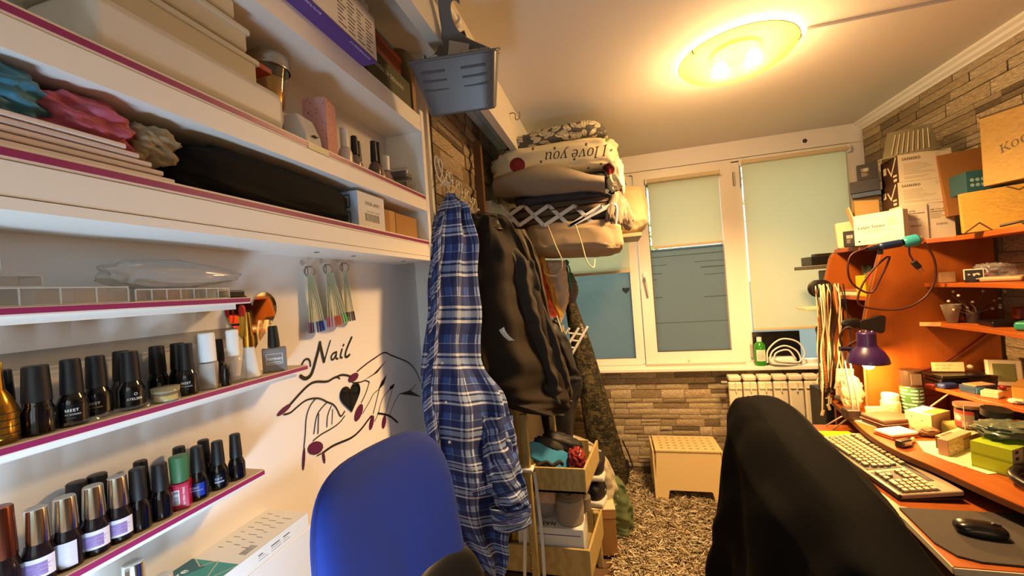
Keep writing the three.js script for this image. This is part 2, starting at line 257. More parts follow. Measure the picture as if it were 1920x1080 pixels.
// bottles -------------------------------------------------------------
const blackCap = M(0x141416, 0.42), blackGloss = M(0x0b0b10, 0.12, { clearcoat: 0.6 }), silver = M(0xd8d6d2, 0.16, { metalness: 1 }), goldM = M(0xd6a446, 0.2, { metalness: 1 }), whiteCap = M(0xeeeeec, 0.35);
const tagTex = {};
const labelTex = (key, draw, w = 128, h = 128) => tagTex[key] ??= canvasTex(w, h, draw);
const T = (s, fs, x, y, col, bold) => (c) => { c.fillStyle = col; c.font = (bold ? 'bold ' : '') + fs + 'px sans-serif'; c.fillText(s, x, y); };
const tex = {
  meet: labelTex('meet', (c, w, h) => { c.fillStyle = '#0b0b10'; c.fillRect(0, 0, w, h); T('MEET', 26, 14, 50, '#d8d2c8', 1)(c); T('BY DONNA', 16, 14, 74, '#d8d2c8')(c); T('gel polish', 12, 14, 96, '#888')(c); }),
  wid: labelTex('wid', (c, w, h) => { c.fillStyle = '#0b0b10'; c.fillRect(0, 0, w, h); c.strokeStyle = '#ddd'; c.lineWidth = 3; c.beginPath(); c.arc(64, 30, 9, 0, 6.3); c.stroke(); T('ATELIER', 24, 10, 74, '#e6e0d6', 1)(c); }),
  key: labelTex('key', (c, w, h) => { c.fillStyle = '#0b0c12'; c.fillRect(0, 0, w, h); T('SKY', 34, 30, 60, '#9aa4c4', 1)(c); c.fillStyle = '#9aa0b0'; c.fillRect(30, 74, 70, 18); }),
  blue: labelTex('blue', (c, w, h) => { c.fillStyle = '#10143a'; c.fillRect(0, 0, w, h); c.fillStyle = '#2038a0'; c.fillRect(64, 0, 40, h); T('SKY', 26, 20, 50, '#9aa4d4', 1)(c); T('ABRABOLLI', 16, 12, 74, '#ccd')(c); }),
  purple: labelTex('purple', (c, w, h) => { c.fillStyle = '#d9d2dc'; c.fillRect(0, 0, w, h); c.fillStyle = '#8d74a8'; c.fillRect(0, 28, 100, 84); c.fillStyle = '#a68ec0'; for (let i = 0; i < 20; i++) c.fillRect(rr(0, 90), rr(28, 108), rr(10, 40), 3); }),
  plain: labelTex('plain', (c, w, h) => { c.fillStyle = '#cfc8d2'; c.fillRect(0, 0, w, h); c.fillStyle = '#bdb4c2'; for (let i = 0; i < 14; i++) c.fillRect(rr(0, 110), rr(0, 120), rr(6, 30), 2); }),
  red: labelTex('red', (c, w, h) => { c.fillStyle = '#c01c48'; c.fillRect(0, 0, w, h); c.fillStyle = '#f2e6e8'; c.fillRect(20, 22, 46, 90); c.fillStyle = '#333'; for (let i = 0; i < 20; i++) c.fillRect(26, 28 + i * 4, 34, rr(1, 3)); c.save(); c.translate(104, 116); c.rotate(-Math.PI / 2); T('ULTRA FREE', 19, 0, 0, '#f2dfe4', 1)(c); c.restore(); }),
  farm: labelTex('farm', (c, w, h) => { c.fillStyle = '#8f8480'; c.fillRect(0, 0, w, h); c.fillStyle = '#dad6d2'; c.fillRect(16, 24, 96, 70); c.fillStyle = '#8f8480'; c.fillRect(20, 28, 88, 62); T('farmec', 27, 20, 66, '#f0edea', 1)(c); c.fillStyle = '#d8d2ce'; c.fillRect(24, 76, 80, 8); }),
};
const bodyMat = {};
const wrap = (key) => bodyMat[key] ??= new THREE.MeshPhysicalMaterial({ map: tex[key], roughness: 0.25 });
function polish(name, label, cat, [x, y, z], o) {
  const t = thing(name, label, cat, [x, y, z], o.turn ?? 0, o.group);
  const { r = 0.0140, bh = 0.042, ch = 0.042, c0 = 0.0103, c1 = 0.0086, sq } = o;
  const bm = o.body ?? blackGloss, cm = o.cap ?? blackCap;
  if (sq) { part('bottle', bx(sq[0], bh, sq[1], 0.003), bm, t, [0, bh / 2, 0]); part('neck', cyl(0.007, 0.007, 0.006, 14), bm, t, [0, bh + 0.002, 0]); }
  else part('bottle', lathe(o.prof ? o.prof.map(([a, b]) => [a * r, b * bh]) : [[0, 0], [r * 0.9, 0], [r, 0.003], [r, bh * 0.72], [r * 0.8, bh * 0.92], [c0 * 0.95, bh], [c0 * 0.9, bh + 0.002]], 20), bm, t);
  part('cap', lathe([[c0, bh + 0.001], [c0 * 0.99, bh + ch * 0.2], [c1, bh + ch - 0.0015], [c1 - 0.0015, bh + ch], [0, bh + ch - (o.dish ?? 0)]], 20), cm, t);
  if (o.label) {
    const a = o.la ?? 0.9, r2 = r + 0.0004, h0 = o.l0 ?? 0.18, h1 = o.l1 ?? 0.66, fx = o.face ?? 0.35;
    if (sq) part('label', new THREE.PlaneGeometry(sq[0] * 0.92, bh * 0.8), wrap(o.label), t, [0, bh * 0.5, sq[1] / 2 + 0.0004]);
    else part('label', sheet((s, v) => { const q = fx + (s - 0.5) * 2 * a; return [Math.sin(q) * r2, bh * (h0 + (h1 - h0) * v), Math.cos(q) * r2]; }, 12, 1), wrap(o.label), t);
  }
  return t;
}
const FR = -0.712, BK = -0.749, FACE = 0.9;
const G5 = 'bottles on the lowest polish shelf', G4 = 'bottles on the long polish shelf';
const y5 = 1.203, y4 = 1.383;
const Bk = 'black gel polish bottle ';
// lowest shelf
polish('polish_bottle', Bk + 'at the far right end of the lowest polish shelf', 'bottle', [FR, y5, -0.597], { bh: 0.04, ch: 0.044, group: G5 });
polish('polish_bottle', Bk + 'with a small grey sticker, second from the shelf end', 'bottle', [FR, y5, -0.562], { label: 'key', face: FACE, group: G5 });
polish('polish_bottle', Bk + 'with a blue label right beside the green-capped one', 'bottle', [FR, y5, -0.526], { label: 'blue', face: FACE, bh: 0.045, ch: 0.044, group: G5 });
polish('polish_bottle', Bk + 'in the back row behind the blue-labelled bottle', 'bottle', [BK, y5, -0.566], { group: G5 });
polish('polish_bottle', 'crimson square polish bottle with a green cap and barcode', 'bottle', [FR, y5, -0.497], { sq: [0.026, 0.024], bh: 0.043, ch: 0.042, c0: 0.0125, c1: 0.0135, body: M(0xb51a44, 0.2, { clearcoat: 0.5 }), cap: M(0x3c6b45, 0.4), label: 'red', turn: 0.75, group: G5 });
polish('polish_bottle', Bk + 'in the back row behind the green-capped bottle', 'bottle', [BK, y5, -0.524], { ch: 0.046, group: G5 });
polish('polish_bottle', 'matte black polish bottle just left of the green-capped bottle', 'bottle', [FR, y5, -0.468], { bh: 0.043, r: 0.0142, c0: 0.0105, c1: 0.0095, group: G5 });
polish('polish_bottle', 'matte black polish bottle right of the silver-capped pair', 'bottle', [FR, y5, -0.438], { bh: 0.044, ch: 0.047, r: 0.0142, c0: 0.0105, c1: 0.0095, group: G5 });
polish('polish_bottle', Bk + 'in the back row behind the two matte bottles', 'bottle', [BK, y5, -0.466], { ch: 0.047, group: G5 });
const sil = { cap: silver, body: M(0x1d1419, 0.18), r: 0.0152, bh: 0.048, ch: 0.043, c0: 0.0122, c1: 0.0106, l0: 0.2, l1: 0.7, la: 1.2, face: FACE, dish: 0.002, group: G5 };
polish('polish_bottle', 'silver-capped polish bottle with a purple label beside the matte black bottle', 'bottle', [FR, y5, -0.4125], { ...sil, label: 'purple' });
polish('polish_bottle', 'silver-capped polish bottle with a purple label, second of the purple pair', 'bottle', [FR, y5, -0.3855], { ...sil, label: 'purple' });
polish('polish_bottle', 'black-capped bottle hidden behind the right purple-labelled bottle', 'bottle', [BK - 0.003, y5, -0.413], { ch: 0.05, c0: 0.012, c1: 0.011, group: G5 });
polish('polish_bottle', 'black-capped bottle hidden behind the left purple-labelled bottle', 'bottle', [BK - 0.003, y5, -0.390], { ch: 0.05, c0: 0.012, c1: 0.011, group: G5 });
polish('polish_bottle', 'silver-capped polish bottle with a plain square lilac-white label', 'bottle', [FR, y5, -0.3565], { ...sil, label: 'plain', la: 0.75, l0: 0.1, l1: 0.75 });
polish('polish_bottle', 'silver-capped polish bottle at the bottom left with a torn purple label', 'bottle', [FR, y5, -0.330], { ...sil, label: 'purple' });
polish('polish_bottle', 'polish bottle with a copper cap at the left edge of the lowest shelf', 'bottle', [FR, y5, -0.3005], { ...sil, ch: 0.06, cap: M(0x9a5a45, 0.25, { metalness: 1 }) });
// long shelf
const glassClear = new THREE.MeshPhysicalMaterial({ color: lin(0.97, 0.96, 0.93), roughness: 0.05, transmission: 0.9, thickness: 0, side: THREE.DoubleSide });
const square = polish('polish_bottle', 'grey-mauve square polish bottle with a white printed label and black cap', 'bottle', [FR, y4, -0.700], { sq: [0.045, 0.02], bh: 0.052, ch: 0.046, c0: 0.0115, c1: 0.0085, body: M(0x8a7d78, 0.25), label: 'farm', turn: 0.75, group: G4 });
const cone = thing('polish_bottle', 'white cone-shaped bottle with a slim gold cap', 'bottle', [FR, y4, -0.641], 0.5, G4);
part('bottle', lathe([[0, 0], [0.0185, 0], [0.0185, 0.004], [0.0095, 0.062], [0.0095, 0.064], [0, 0.064]], 6), M(0xe8e4dd, 0.3), cone);
part('cap', lathe([[0.0105, 0.062], [0.0105, 0.083], [0.0085, 0.085], [0.0045, 0.13], [0, 0.131]], 20), goldM, cone);
polish('polish_bottle', 'clear round bottle with a white cap next to the white cone', 'bottle', [FR, y4, -0.606], { r: 0.017, bh: 0.05, ch: 0.05, c0: 0.0105, c1: 0.0105, body: glassClear, cap: whiteCap, group: G4 });
polish('polish_bottle', Bk + 'behind the clear bottle and its neighbour', 'bottle', [BK, y4, -0.606], { group: G4 });
polish('polish_bottle', 'tiny black bottle standing in front of the clear bottle', 'bottle', [-0.7, y4, -0.578], { r: 0.008, bh: 0.03, ch: 0.008, c0: 0.007, c1: 0.006, group: G4 });
polish('polish_bottle', 'milky square-shouldered bottle with a tall white cap', 'bottle', [FR, y4, -0.556], { sq: [0.026, 0.024], bh: 0.048, ch: 0.052, c0: 0.0135, c1: 0.0125, body: new THREE.MeshPhysicalMaterial({ color: 0xe6dcd0, roughness: 0.1, transmission: 0.5, thickness: 0 }), cap: whiteCap, turn: 0.6, group: G4 });
const fat = { r: 0.0155, bh: 0.041, ch: 0.046, c0: 0.0115, c1: 0.0100, l0: 0.1, l1: 0.72, la: 0.8, face: 1.0, group: G4 };
polish('polish_bottle', 'black bottle with white MEET lettering left of the milky bottle', 'bottle', [FR, y4, -0.519], { ...fat, label: 'meet' });
polish('polish_bottle', 'black bottle in the back row between the round jar and the lettered bottle', 'bottle', [BK, y4, -0.533], { ...fat, r: 0.0145 });
polish('polish_bottle', 'black bottle with a ring emblem behind the little round jar', 'bottle', [BK, y4, -0.500], { ...fat, r: 0.0145, label: 'wid' });
polish('polish_bottle', 'black bottle just left of the round jar, front of a close pair', 'bottle', [-0.715, y4, -0.440], { ...fat, label: 'wid', face: 1.3 });
polish('polish_bottle', 'black bottle left behind the close pair beside the round jar', 'bottle', [BK - 0.001, y4, -0.451], { ...fat, r: 0.0145 });
polish('polish_bottle', 'black bottle with MEET lettering beside the loose clear nail tips', 'bottle', [-0.722, y4, -0.403], { ...fat, label: 'meet' });
polish('polish_bottle', 'black bottle with a pale sticker, third from the left edge of the long shelf', 'bottle', [FR, y4, -0.371], { ...fat, ch: 0.047, label: 'meet', face: 1.2 });
polish('polish_bottle', 'broad plain black bottle standing next to the gold flask', 'bottle', [FR, y4, -0.3375], { ...fat, r: 0.0158, bh: 0.04, c0: 0.0135, c1: 0.0118 });
polish('polish_bottle', 'dark blue bottle half hidden behind the gold flask', 'bottle', [BK, y4, -0.325], { body: M(0x0c1a2a, 0.2), cap: M(0x0c1a2a, 0.3), group: G4 });
const flask = thing('gold_flask', 'gold glass flask with a netted silver base at the left edge', 'bottle', [FR, y4, -0.303], 0, G4);
part('bottle', lathe([[0, 0], [0.0155, 0], [0.0172, 0.01], [0.0172, 0.035], [0.013, 0.052], [0.0075, 0.064]], 24), M(0xb8862e, 0.16, { metalness: 0.85 }), flask);
part('neck', lathe([[0.0075, 0.062], [0.0068, 0.08], [0.0072, 0.096], [0, 0.096]], 20), goldM, flask);
for (let i = 0; i < 5; i++) part('net_ring', new THREE.TorusGeometry(0.0175, 0.0005, 4, 30), blackCap, flask, [0, 0.004 + i * 0.008, 0], [Math.PI / 2, 0, 0]);
const rj = thing('round_jar', 'small round glass jar lying flat on the long polish shelf', 'jar', [-0.704, y4, -0.479]);
part('glass', lathe([[0, 0], [0.0175, 0], [0.019, 0.006], [0.0175, 0.014], [0.016, 0.016]], 28), glassClear, rj); part('lid', lathe([[0.018, 0.015], [0.0185, 0.023], [0, 0.023]], 28), new THREE.MeshPhysicalMaterial({ color: 0xd8cfa8, roughness: 0.15, transmission: 0.5, thickness: 0 }), rj);
part('filling', cyl(0.015, 0.015, 0.008), M(0xc9b04a, 0.4), rj, [0, 0.006, 0]);
for (const [z, a] of [[-0.40, 0.4], [-0.425, -0.2], [-0.378, 0.1]]) { const g = sheet((s, t) => { const w = 0.0065 * Math.sin(Math.PI * Math.min(1, 0.12 + t * 0.88)); return [(s - 0.5) * 2 * w, 0.003 + 0.004 * (1 - (2 * s - 1) ** 2), (t - 0.5) * 0.05]; }, 8, 10); solo('nail_tip', g, clear, z === -0.4 ? 'middle one of the clear plastic nail tips lying before black bottles' : z === -0.425 ? 'clear plastic nail tip nearest the round jar' : 'clear plastic nail tip furthest left before the black bottles', 'nail tip', [-0.7, y4, z], [0, a, 0], 'loose clear nail tips'); }
// upper little shelf: clear palettes and bag
const palRim = new THREE.MeshPhysicalMaterial({ color: 0xd6d2c8, roughness: 0.2, transmission: 0.4, thickness: 0 });
function palette(label, x, y, z, w, h, l, n) {
  const t = thing('clear_palette', label, 'palette', [x, y, z], 0, 'clear plastic palettes');
  part('tray', merge([bx(w, 0.0015, l), at(bx(0.0015, h, l), w / 2, h / 2, 0), at(bx(0.0015, h, l), -w / 2, h / 2, 0), at(bx(w, h, 0.0015), 0, h / 2, l / 2), at(bx(w, h, 0.0015), 0, h / 2, -l / 2)]), clear, t);
  for (let i = 1; i < n; i++) part('divider', bx(w, h * 0.9, 0.002), clear, t, [0, h / 2, l / 2 - i * l / n]);
  part('lid', bx(w, 0.002, l), clear, t, [0, h, 0]);
  const b = 0.0012; part('rim', merge([0, h].flatMap((y) => [bar([w / 2, y, l / 2], [w / 2, y, -l / 2], b, 5), bar([-w / 2, y, -l / 2], [w / 2, y, -l / 2], b, 5)]).concat(Array.from({ length: n + 1 }, (_, i) => bar([w / 2, 0, l / 2 - i * l / n], [w / 2, h, l / 2 - i * l / n], b, 5)))), palRim, t);
}
palette('clear divided palette at the front of the upper shelf', -0.714, 1.544, -0.30, 0.044, 0.022, 0.26, 7);
palette('clear divided palette stacked on the front one', -0.725, 1.568, -0.235, 0.044, 0.014, 0.22, 5);
palette('upper clear palette with a silvery rim', -0.725, 1.5845, -0.21, 0.044, 0.018, 0.2, 4);
palette('topmost clear palette of the pile', -0.725, 1.605, -0.205, 0.044, 0.014, 0.2, 3);
palette('long clear palette under the plastic bag', -0.714, 1.544, -0.515, 0.042, 0.018, 0.15, 7);
solo('plastic_bag', bend(blob(0.05, 0.05, 0.22, 0.1, 2.2, 0.75, 5, 60, 36), (x, y, z) => [x, y * (1 - 0.5 * Math.max(0, -z / 0.1)), z]), new THREE.MeshPhysicalMaterial({ color: 0xe6e4e0, roughness: 0.1, transmission: 0.72, thickness: 0, side: THREE.DoubleSide, bumpMap: noiseTex(128, (u, v) => g8(0.5 + 0.4 * fbm(u * 8, v * 8, 4)), false, [2, 2]), bumpScale: 0.006 }), 'crinkled clear plastic bag lying on the palettes', 'plastic bag', [-0.72, 1.587, -0.525]);
solo('black_case', bx(0.03, 0.014, 0.035, 0.003), M(0x1a1b22, 0.3), 'small black case at the right end of the upper shelf', 'case', [-0.715, 1.5515, -0.612]);
// heart mirror behind the shelf and heart sticker
function heartShape(w, h) { const s = new THREE.Shape(); s.moveTo(0, -h / 2); s.bezierCurveTo(w * 0.15, -h * 0.3, w / 2, -h * 0.02, w / 2, h * 0.2); s.bezierCurveTo(w / 2, h * 0.55, w * 0.08, h * 0.6, 0, h * 0.25); s.bezierCurveTo(-w * 0.08, h * 0.6, -w / 2, h * 0.55, -w / 2, h * 0.2); s.bezierCurveTo(-w / 2, -h * 0.02, -w * 0.15, -h * 0.3, 0, -h / 2); return s; }
const mirrorM = M(0xdedede, 0.03, { metalness: 1 });
solo('heart_mirror', new THREE.ExtrudeGeometry(heartShape(0.13, 0.125), { depth: 0.002, bevelEnabled: false }), mirrorM, 'heart-shaped mirror on the wall behind the upper polish shelf', 'mirror', [XL + 0.001, 1.495, -0.705], [0, Math.PI / 2, 0]);
const pen = thing('correction_pen', 'little red and yellow glue stick beside the heart mirror', 'glue stick', [-0.745, 1.44, -0.66], 0);
part('tube_body', cyl(0.006, 0.006, 0.042, 14), M(0xe0a41e, 0.35), pen, [0, 0.045, 0]); part('cap', lathe([[0.0062, 0.066], [0.0062, 0.083], [0.003, 0.09], [0, 0.09]], 14), M(0xc42420, 0.35), pen);
part('hanger', bar([0, 0.05, 0], [-0.02, 0.05, 0], 0.0025), M(0x333, 0.5), pen);

// wall decal with lettering and hands (a flat sticker)
const decalLines = [[5, [[-1.0531, 1.3077], [-1.1022, 1.3224], [-1.1546, 1.3318], [-1.1867, 1.3395], [-1.2150, 1.3383], [-1.2426, 1.3228], [-1.3026, 1.3000], [-1.3674, 1.2727], [-1.4143, 1.2321], [-1.4365, 1.1954], [-1.4506, 1.1761]]],
 [4, [[-1.0275, 1.2794], [-1.0621, 1.2710], [-1.0894, 1.2727], [-1.1091, 1.2616]]],
 [4, [[-1.1091, 1.2616], [-1.0918, 1.2344], [-1.0616, 1.2098]]],
 [3, [[-1.1527, 1.2247], [-1.1260, 1.2210], [-1.1094, 1.2043], [-1.0644, 1.1762]]],
 [4, [[-1.1604, 1.2249], [-1.1414, 1.1951], [-1.1184, 1.1590]]],
 [3, [[-1.2188, 1.2074], [-1.1850, 1.2006], [-1.1578, 1.1728], [-1.1472, 1.1498], [-1.1224, 1.1320]]],
 [3, [[-1.2353, 1.2031], [-1.2145, 1.1742], [-1.1800, 1.1304]]],
 [3, [[-1.2809, 1.1767], [-1.2374, 1.1536], [-1.2075, 1.1214]]],
 [3, [[-1.2809, 1.1767], [-1.3521, 1.1674], [-1.3839, 1.1718], [-1.4067, 1.1816]]],
 [7, [[-1.1435, 1.1510], [-1.2004, 1.1306], [-1.2545, 1.0835]]],
 [11, [[-0.9047, 1.4168], [-0.8950, 1.3934], [-0.8860, 1.3773], [-0.8739, 1.3518], [-0.8631, 1.3368], [-0.8443, 1.3327], [-0.8298, 1.3438]]],
 [11, [[-0.9044, 1.4133], [-0.9094, 1.3874], [-0.9147, 1.3648]]],
 [5, [[-0.9174, 1.3661], [-0.9304, 1.3911], [-0.9452, 1.4165]]],
 [6, [[-0.8354, 1.3706], [-0.8419, 1.3788], [-0.8490, 1.3825], [-0.8590, 1.3823], [-0.8648, 1.3744], [-0.8646, 1.3624]]],
 [6, [[-0.9674, 1.3811], [-0.9536, 1.3816], [-0.9416, 1.3707], [-0.9475, 1.3603], [-0.9605, 1.3691], [-0.9672, 1.3793], [-0.9616, 1.3633], [-0.9710, 1.3616]]],
 [7, [[-0.9907, 1.3849], [-0.9786, 1.3640], [-0.9882, 1.3614]]],
 [7, [[-0.9997, 1.3971], [-0.9976, 1.3947]]],
 [8, [[-1.0381, 1.4133], [-1.0184, 1.3922], [-1.0004, 1.3658], [-1.0085, 1.3577], [-1.0226, 1.3638]]],
 [7, [[-0.7928, 1.2854], [-0.8193, 1.3006], [-0.8566, 1.3178], [-0.8803, 1.3189], [-0.9193, 1.3077], [-0.9353, 1.3093], [-0.9464, 1.3123], [-0.9629, 1.3122], [-0.9802, 1.3140], [-1.0089, 1.3055], [-1.0262, 1.2957]]],
 [5, [[-0.9464, 1.3123], [-0.9629, 1.3118], [-0.9723, 1.3043]]],
 [5, [[-0.7712, 1.2673], [-0.7867, 1.2633], [-0.8081, 1.2711], [-0.8395, 1.2816], [-0.8715, 1.2777], [-0.8951, 1.2693], [-0.9139, 1.2549], [-0.9391, 1.2421], [-0.9535, 1.2228], [-0.9646, 1.1949], [-0.9833, 1.2079]]],
 [4, [[-0.8760, 1.2747], [-0.8589, 1.2692], [-0.8380, 1.2418], [-0.8316, 1.1972], [-0.8246, 1.1700]]],
 [4, [[-0.9138, 1.2532], [-0.8875, 1.2432], [-0.8714, 1.2274], [-0.8606, 1.1898]]],
 [4, [[-0.8816, 1.2328], [-0.8744, 1.1847]]],
 [4, [[-0.9307, 1.2390], [-0.9133, 1.2227], [-0.9084, 1.1902]]],
 [3, [[-0.9350, 1.2286], [-0.9283, 1.1905]]],
 [4, [[-0.8566, 1.1725], [-0.8812, 1.1788], [-0.9218, 1.1782], [-0.9605, 1.1831], [-0.9819, 1.1949]]],
 [7, [[-0.8911, 1.1292], [-0.9171, 1.1329], [-0.9603, 1.1287], [-1.0069, 1.1224], [-1.0525, 1.1314], [-1.0884, 1.1477], [-1.1069, 1.1542]]],
 [4, [[-0.8812, 1.1298], [-0.8666, 1.1297]]]];
const decalWedges = [[[-1.0827, 1.2743], [-1.1334, 1.2817], [-1.2157, 1.3115], [-1.1559, 1.2810], [-1.1109, 1.2761]], [[-1.2093, 1.2624], [-1.1766, 1.2475], [-1.1524, 1.2226], [-1.1894, 1.2354]], [[-1.2553, 1.2214], [-1.2244, 1.2175], [-1.2170, 1.2065], [-1.2447, 1.2077]], [[-1.2809, 1.1767], [-1.3623, 1.1672], [-1.4420, 1.1206], [-1.3599, 1.1502]]];
const decalNails = [[[-1.0551, 1.2999], [-1.0567, 1.2941], [-1.0516, 1.2881], [-1.0414, 1.2836], [-1.0289, 1.2819], [-1.0175, 1.2832], [-1.0102, 1.2872], [-1.0087, 1.2929], [-1.0135, 1.2986], [-1.0233, 1.3031], [-1.0357, 1.3051], [-1.0474, 1.3039]],
 [[-1.0594, 1.1765], [-1.0487, 1.1675], [-1.0373, 1.1631], [-1.0283, 1.1644], [-1.0239, 1.1709], [-1.0252, 1.1809], [-1.0318, 1.1919], [-1.0423, 1.2010], [-1.0538, 1.2058], [-1.0632, 1.2048], [-1.0679, 1.1982], [-1.0665, 1.1878]],
 [[-1.1152, 1.1290], [-1.1086, 1.1198], [-1.1012, 1.1144], [-1.0952, 1.1141], [-1.0920, 1.1189], [-1.0926, 1.1276], [-1.0966, 1.1378], [-1.1032, 1.1470], [-1.1105, 1.1526], [-1.1167, 1.1531], [-1.1200, 1.1482], [-1.1194, 1.1394]],
 [[-1.1843, 1.1080], [-1.1788, 1.0989], [-1.1720, 1.0935], [-1.1657, 1.0933], [-1.1616, 1.0981], [-1.1607, 1.1067], [-1.1633, 1.1168], [-1.1686, 1.1259], [-1.1754, 1.1314], [-1.1818, 1.1319], [-1.1860, 1.1271], [-1.1869, 1.1183]],
 [[-0.7757, 1.2724], [-0.7650, 1.2697], [-0.7564, 1.2690], [-0.7520, 1.2706], [-0.7529, 1.2739], [-0.7589, 1.2782], [-0.7685, 1.2824], [-0.7792, 1.2853], [-0.7882, 1.2861], [-0.7929, 1.2845], [-0.7919, 1.2810], [-0.7856, 1.2766]],
 [[-0.8249, 1.1399], [-0.8221, 1.1269], [-0.8191, 1.1180], [-0.8167, 1.1154], [-0.8154, 1.1198], [-0.8156, 1.1301], [-0.8173, 1.1435], [-0.8200, 1.1564], [-0.8230, 1.1655], [-0.8255, 1.1682], [-0.8268, 1.1638], [-0.8266, 1.1534]],
 [[-0.8879, 1.1500], [-0.8882, 1.1414], [-0.8813, 1.1356], [-0.8692, 1.1342], [-0.8554, 1.1376], [-0.8436, 1.1446], [-0.8367, 1.1533], [-0.8364, 1.1615], [-0.8427, 1.1672], [-0.8542, 1.1689], [-0.8680, 1.1660], [-0.8804, 1.1591]],
 [[-0.8931, 1.1147], [-0.8933, 1.1067], [-0.8922, 1.1012], [-0.8903, 1.0998], [-0.8879, 1.1027], [-0.8858, 1.1092], [-0.8845, 1.1175], [-0.8843, 1.1255], [-0.8853, 1.1309], [-0.8873, 1.1324], [-0.8896, 1.1296], [-0.8918, 1.1231]]];
const DZ0 = -0.68, DZ1 = -1.52, DY0 = 1.05, DY1 = 1.50;   // the sticker's patch of wall: z along, y up
const decalTex = canvasTex(1680, 900, (c, w, h) => {
  const X = (z) => (DZ0 - z) / (DZ0 - DZ1) * w, Y = (y) => (DY1 - y) / (DY1 - DY0) * h;
  const path = (pts, close) => { c.beginPath(); pts.forEach(([z, y], i) => { if (!i) c.moveTo(X(z), Y(y)); else if (close || i === pts.length - 1) c.lineTo(X(z), Y(y)); else { const n = pts[i + 1]; c.quadraticCurveTo(X(z), Y(y), (X(z) + X(n[0])) / 2, (Y(y) + Y(n[1])) / 2); } }); if (close) c.closePath(); };
  c.lineCap = 'round'; c.lineJoin = 'round'; c.strokeStyle = '#120d10'; c.fillStyle = '#120d10';
  for (const [wd, pts] of decalLines) { c.lineWidth = wd * 1.75; path(pts); c.stroke(); }
  for (const p of decalWedges) { path(p, true); c.fill(); }
  for (const p of decalNails) { path(p, true); c.fillStyle = '#5f1146'; c.fill(); c.lineWidth = 3; c.stroke(); }
});
solo('wall_sticker', (() => { const g = new THREE.PlaneGeometry(DZ0 - DZ1, DY1 - DY0); return g; })(), new THREE.MeshPhysicalMaterial({ map: decalTex, transparent: true, roughness: 0.4 }), 'black and plum wall sticker of the word Nail above two manicured hands', 'wall sticker', [XL + 0.0012, (DY0 + DY1) / 2, (DZ0 + DZ1) / 2], [0, Math.PI / 2, 0]);
solo('heart_sticker', new THREE.ExtrudeGeometry(heartShape(0.092, 0.082), { depth: 0.0015, bevelEnabled: false }), M(0x1a2236, 0.04, { metalness: 1 }), 'glossy dark heart between the two drawn hands on the wall', 'heart sticker', [XL + 0.0015, 1.237, -1.013], [0, Math.PI / 2, 0]);
// swatch rings
const stickM = new THREE.MeshPhysicalMaterial({ color: 0xd9d8b4, roughness: 0.3, transmission: 0.35, thickness: 0, side: THREE.DoubleSide });
function swatches(label, y, z, tips, spread) {
  const t = thing('swatch_ring', label, 'colour swatches', [XL + 0.012, y, z], 0, 'nail colour swatch rings');
  part('wall_hook', merge([at(cyl(0.008, 0.008, 0.003, 16), -0.0105, 0.012, 0, 0, 0, Math.PI / 2), tube([[-0.01, 0.012, 0], [0.004, 0.008, 0], [0.008, 0.0, 0], [0.003, -0.006, 0], [-0.002, -0.002, 0]], 0.0016, 16)]), clear, t);
  for (const k of [-1, 1]) part('ring', at(new THREE.TorusGeometry(0.013, 0.0012, 6, 24), 0.004, -0.012, k * 0.005, 0, Math.PI / 2 + k * 0.5, 0), M(0x8f8d8a, 0.25, { metalness: 1 }), t);
  const n = tips.length, L = 0.125;
  tips.forEach((c, i) => {
    const a = (i / (n - 1) - 0.15) * spread, stick = part('swatch_stick', at(bx(0.0022, L, 0.013, 0.001), 0, -L / 2, 0), stickM, t, [0.004 + i * 0.0012, -0.022, -i * 0.0012], [0, 0.9 + i * 0.05, 0]);
    stick.rotation.set(a * 0.9, 0.4 + 0.12 * i, 0, 'XYZ');
    part('tip', at(bx(0.004, 0.028, 0.016, 0.0015), 0, -L - 0.01, 0), M(c, 0.2), stick);
  });
}
swatches('left nail swatch ring with purple and blue tips', 1.618, -0.862, [0x7a5578, 0x7a5578, 0xb8cfe0, 0x2c4f86, 0x1d2c7c, 0x26388a, 0x8aa0c4], 0.28);
swatches('middle nail swatch ring with orange, pink and green tips', 1.626, -0.932, [0xb4647c, 0xc98a98, 0xc9a2a2, 0xd44a1e, 0xdc5a24, 0xd47c60, 0x8fc27e, 0x6cc455], 0.42);
swatches('right nail swatch ring with brown-grey tips', 1.634, -1.002, [0x6b5652, 0x7c6660, 0x5c4a48, 0x6e5c58, 0x4e3f3e], 0.2);

// ---------- in the cabinet ----------
// top shelf
const yT = 2.163;
const pb = thing('device_box', 'white and purple gadget box overhanging the top shelf', 'box', [-0.655, yT, -0.80]);
part('carton', bx(0.16, 0.12, 0.33, 0.002), M(0xd9d6d2, 0.5), pb, [0, 0.06, 0]);
part('base_band', bx(0.162, 0.004, 0.332), M(0x5b3f8e, 0.45), pb, [0, 0.001, 0]);
print(pb, 0.33, 0.12, canvasTex(512, 186, (c, w, h) => { c.fillStyle = '#dedad6'; c.fillRect(0, 0, w, h); c.fillStyle = '#333'; c.font = '34px serif'; c.font = 'italic 44px serif'; c.fillText('o a))', 130, 74); for (let r = 0; r < 9; r++) for (let k = 0; k < 4; k++) c.fillRect(270 + k * 58, 40 + r * 15, rr(20, 50), 5); }), [0.0806, 0.06, 0], [0, Math.PI / 2, 0]);
print(pb, 0.15, 0.325, canvasTex(256, 512, (c, w, h) => { c.fillStyle = '#5d4193'; c.fillRect(0, 0, w, h); c.fillStyle = '#c8bfe0'; c.save(); c.translate(246, 60); c.rotate(Math.PI / 2); c.font = 'bold 24px sans-serif'; c.fillText('STARMOON', 0, 0); c.fillText('STARMOON', 290, 0); c.restore(); }), [0.001, -0.0016, 0], [Math.PI / 2, 0, 0], 'base_print');
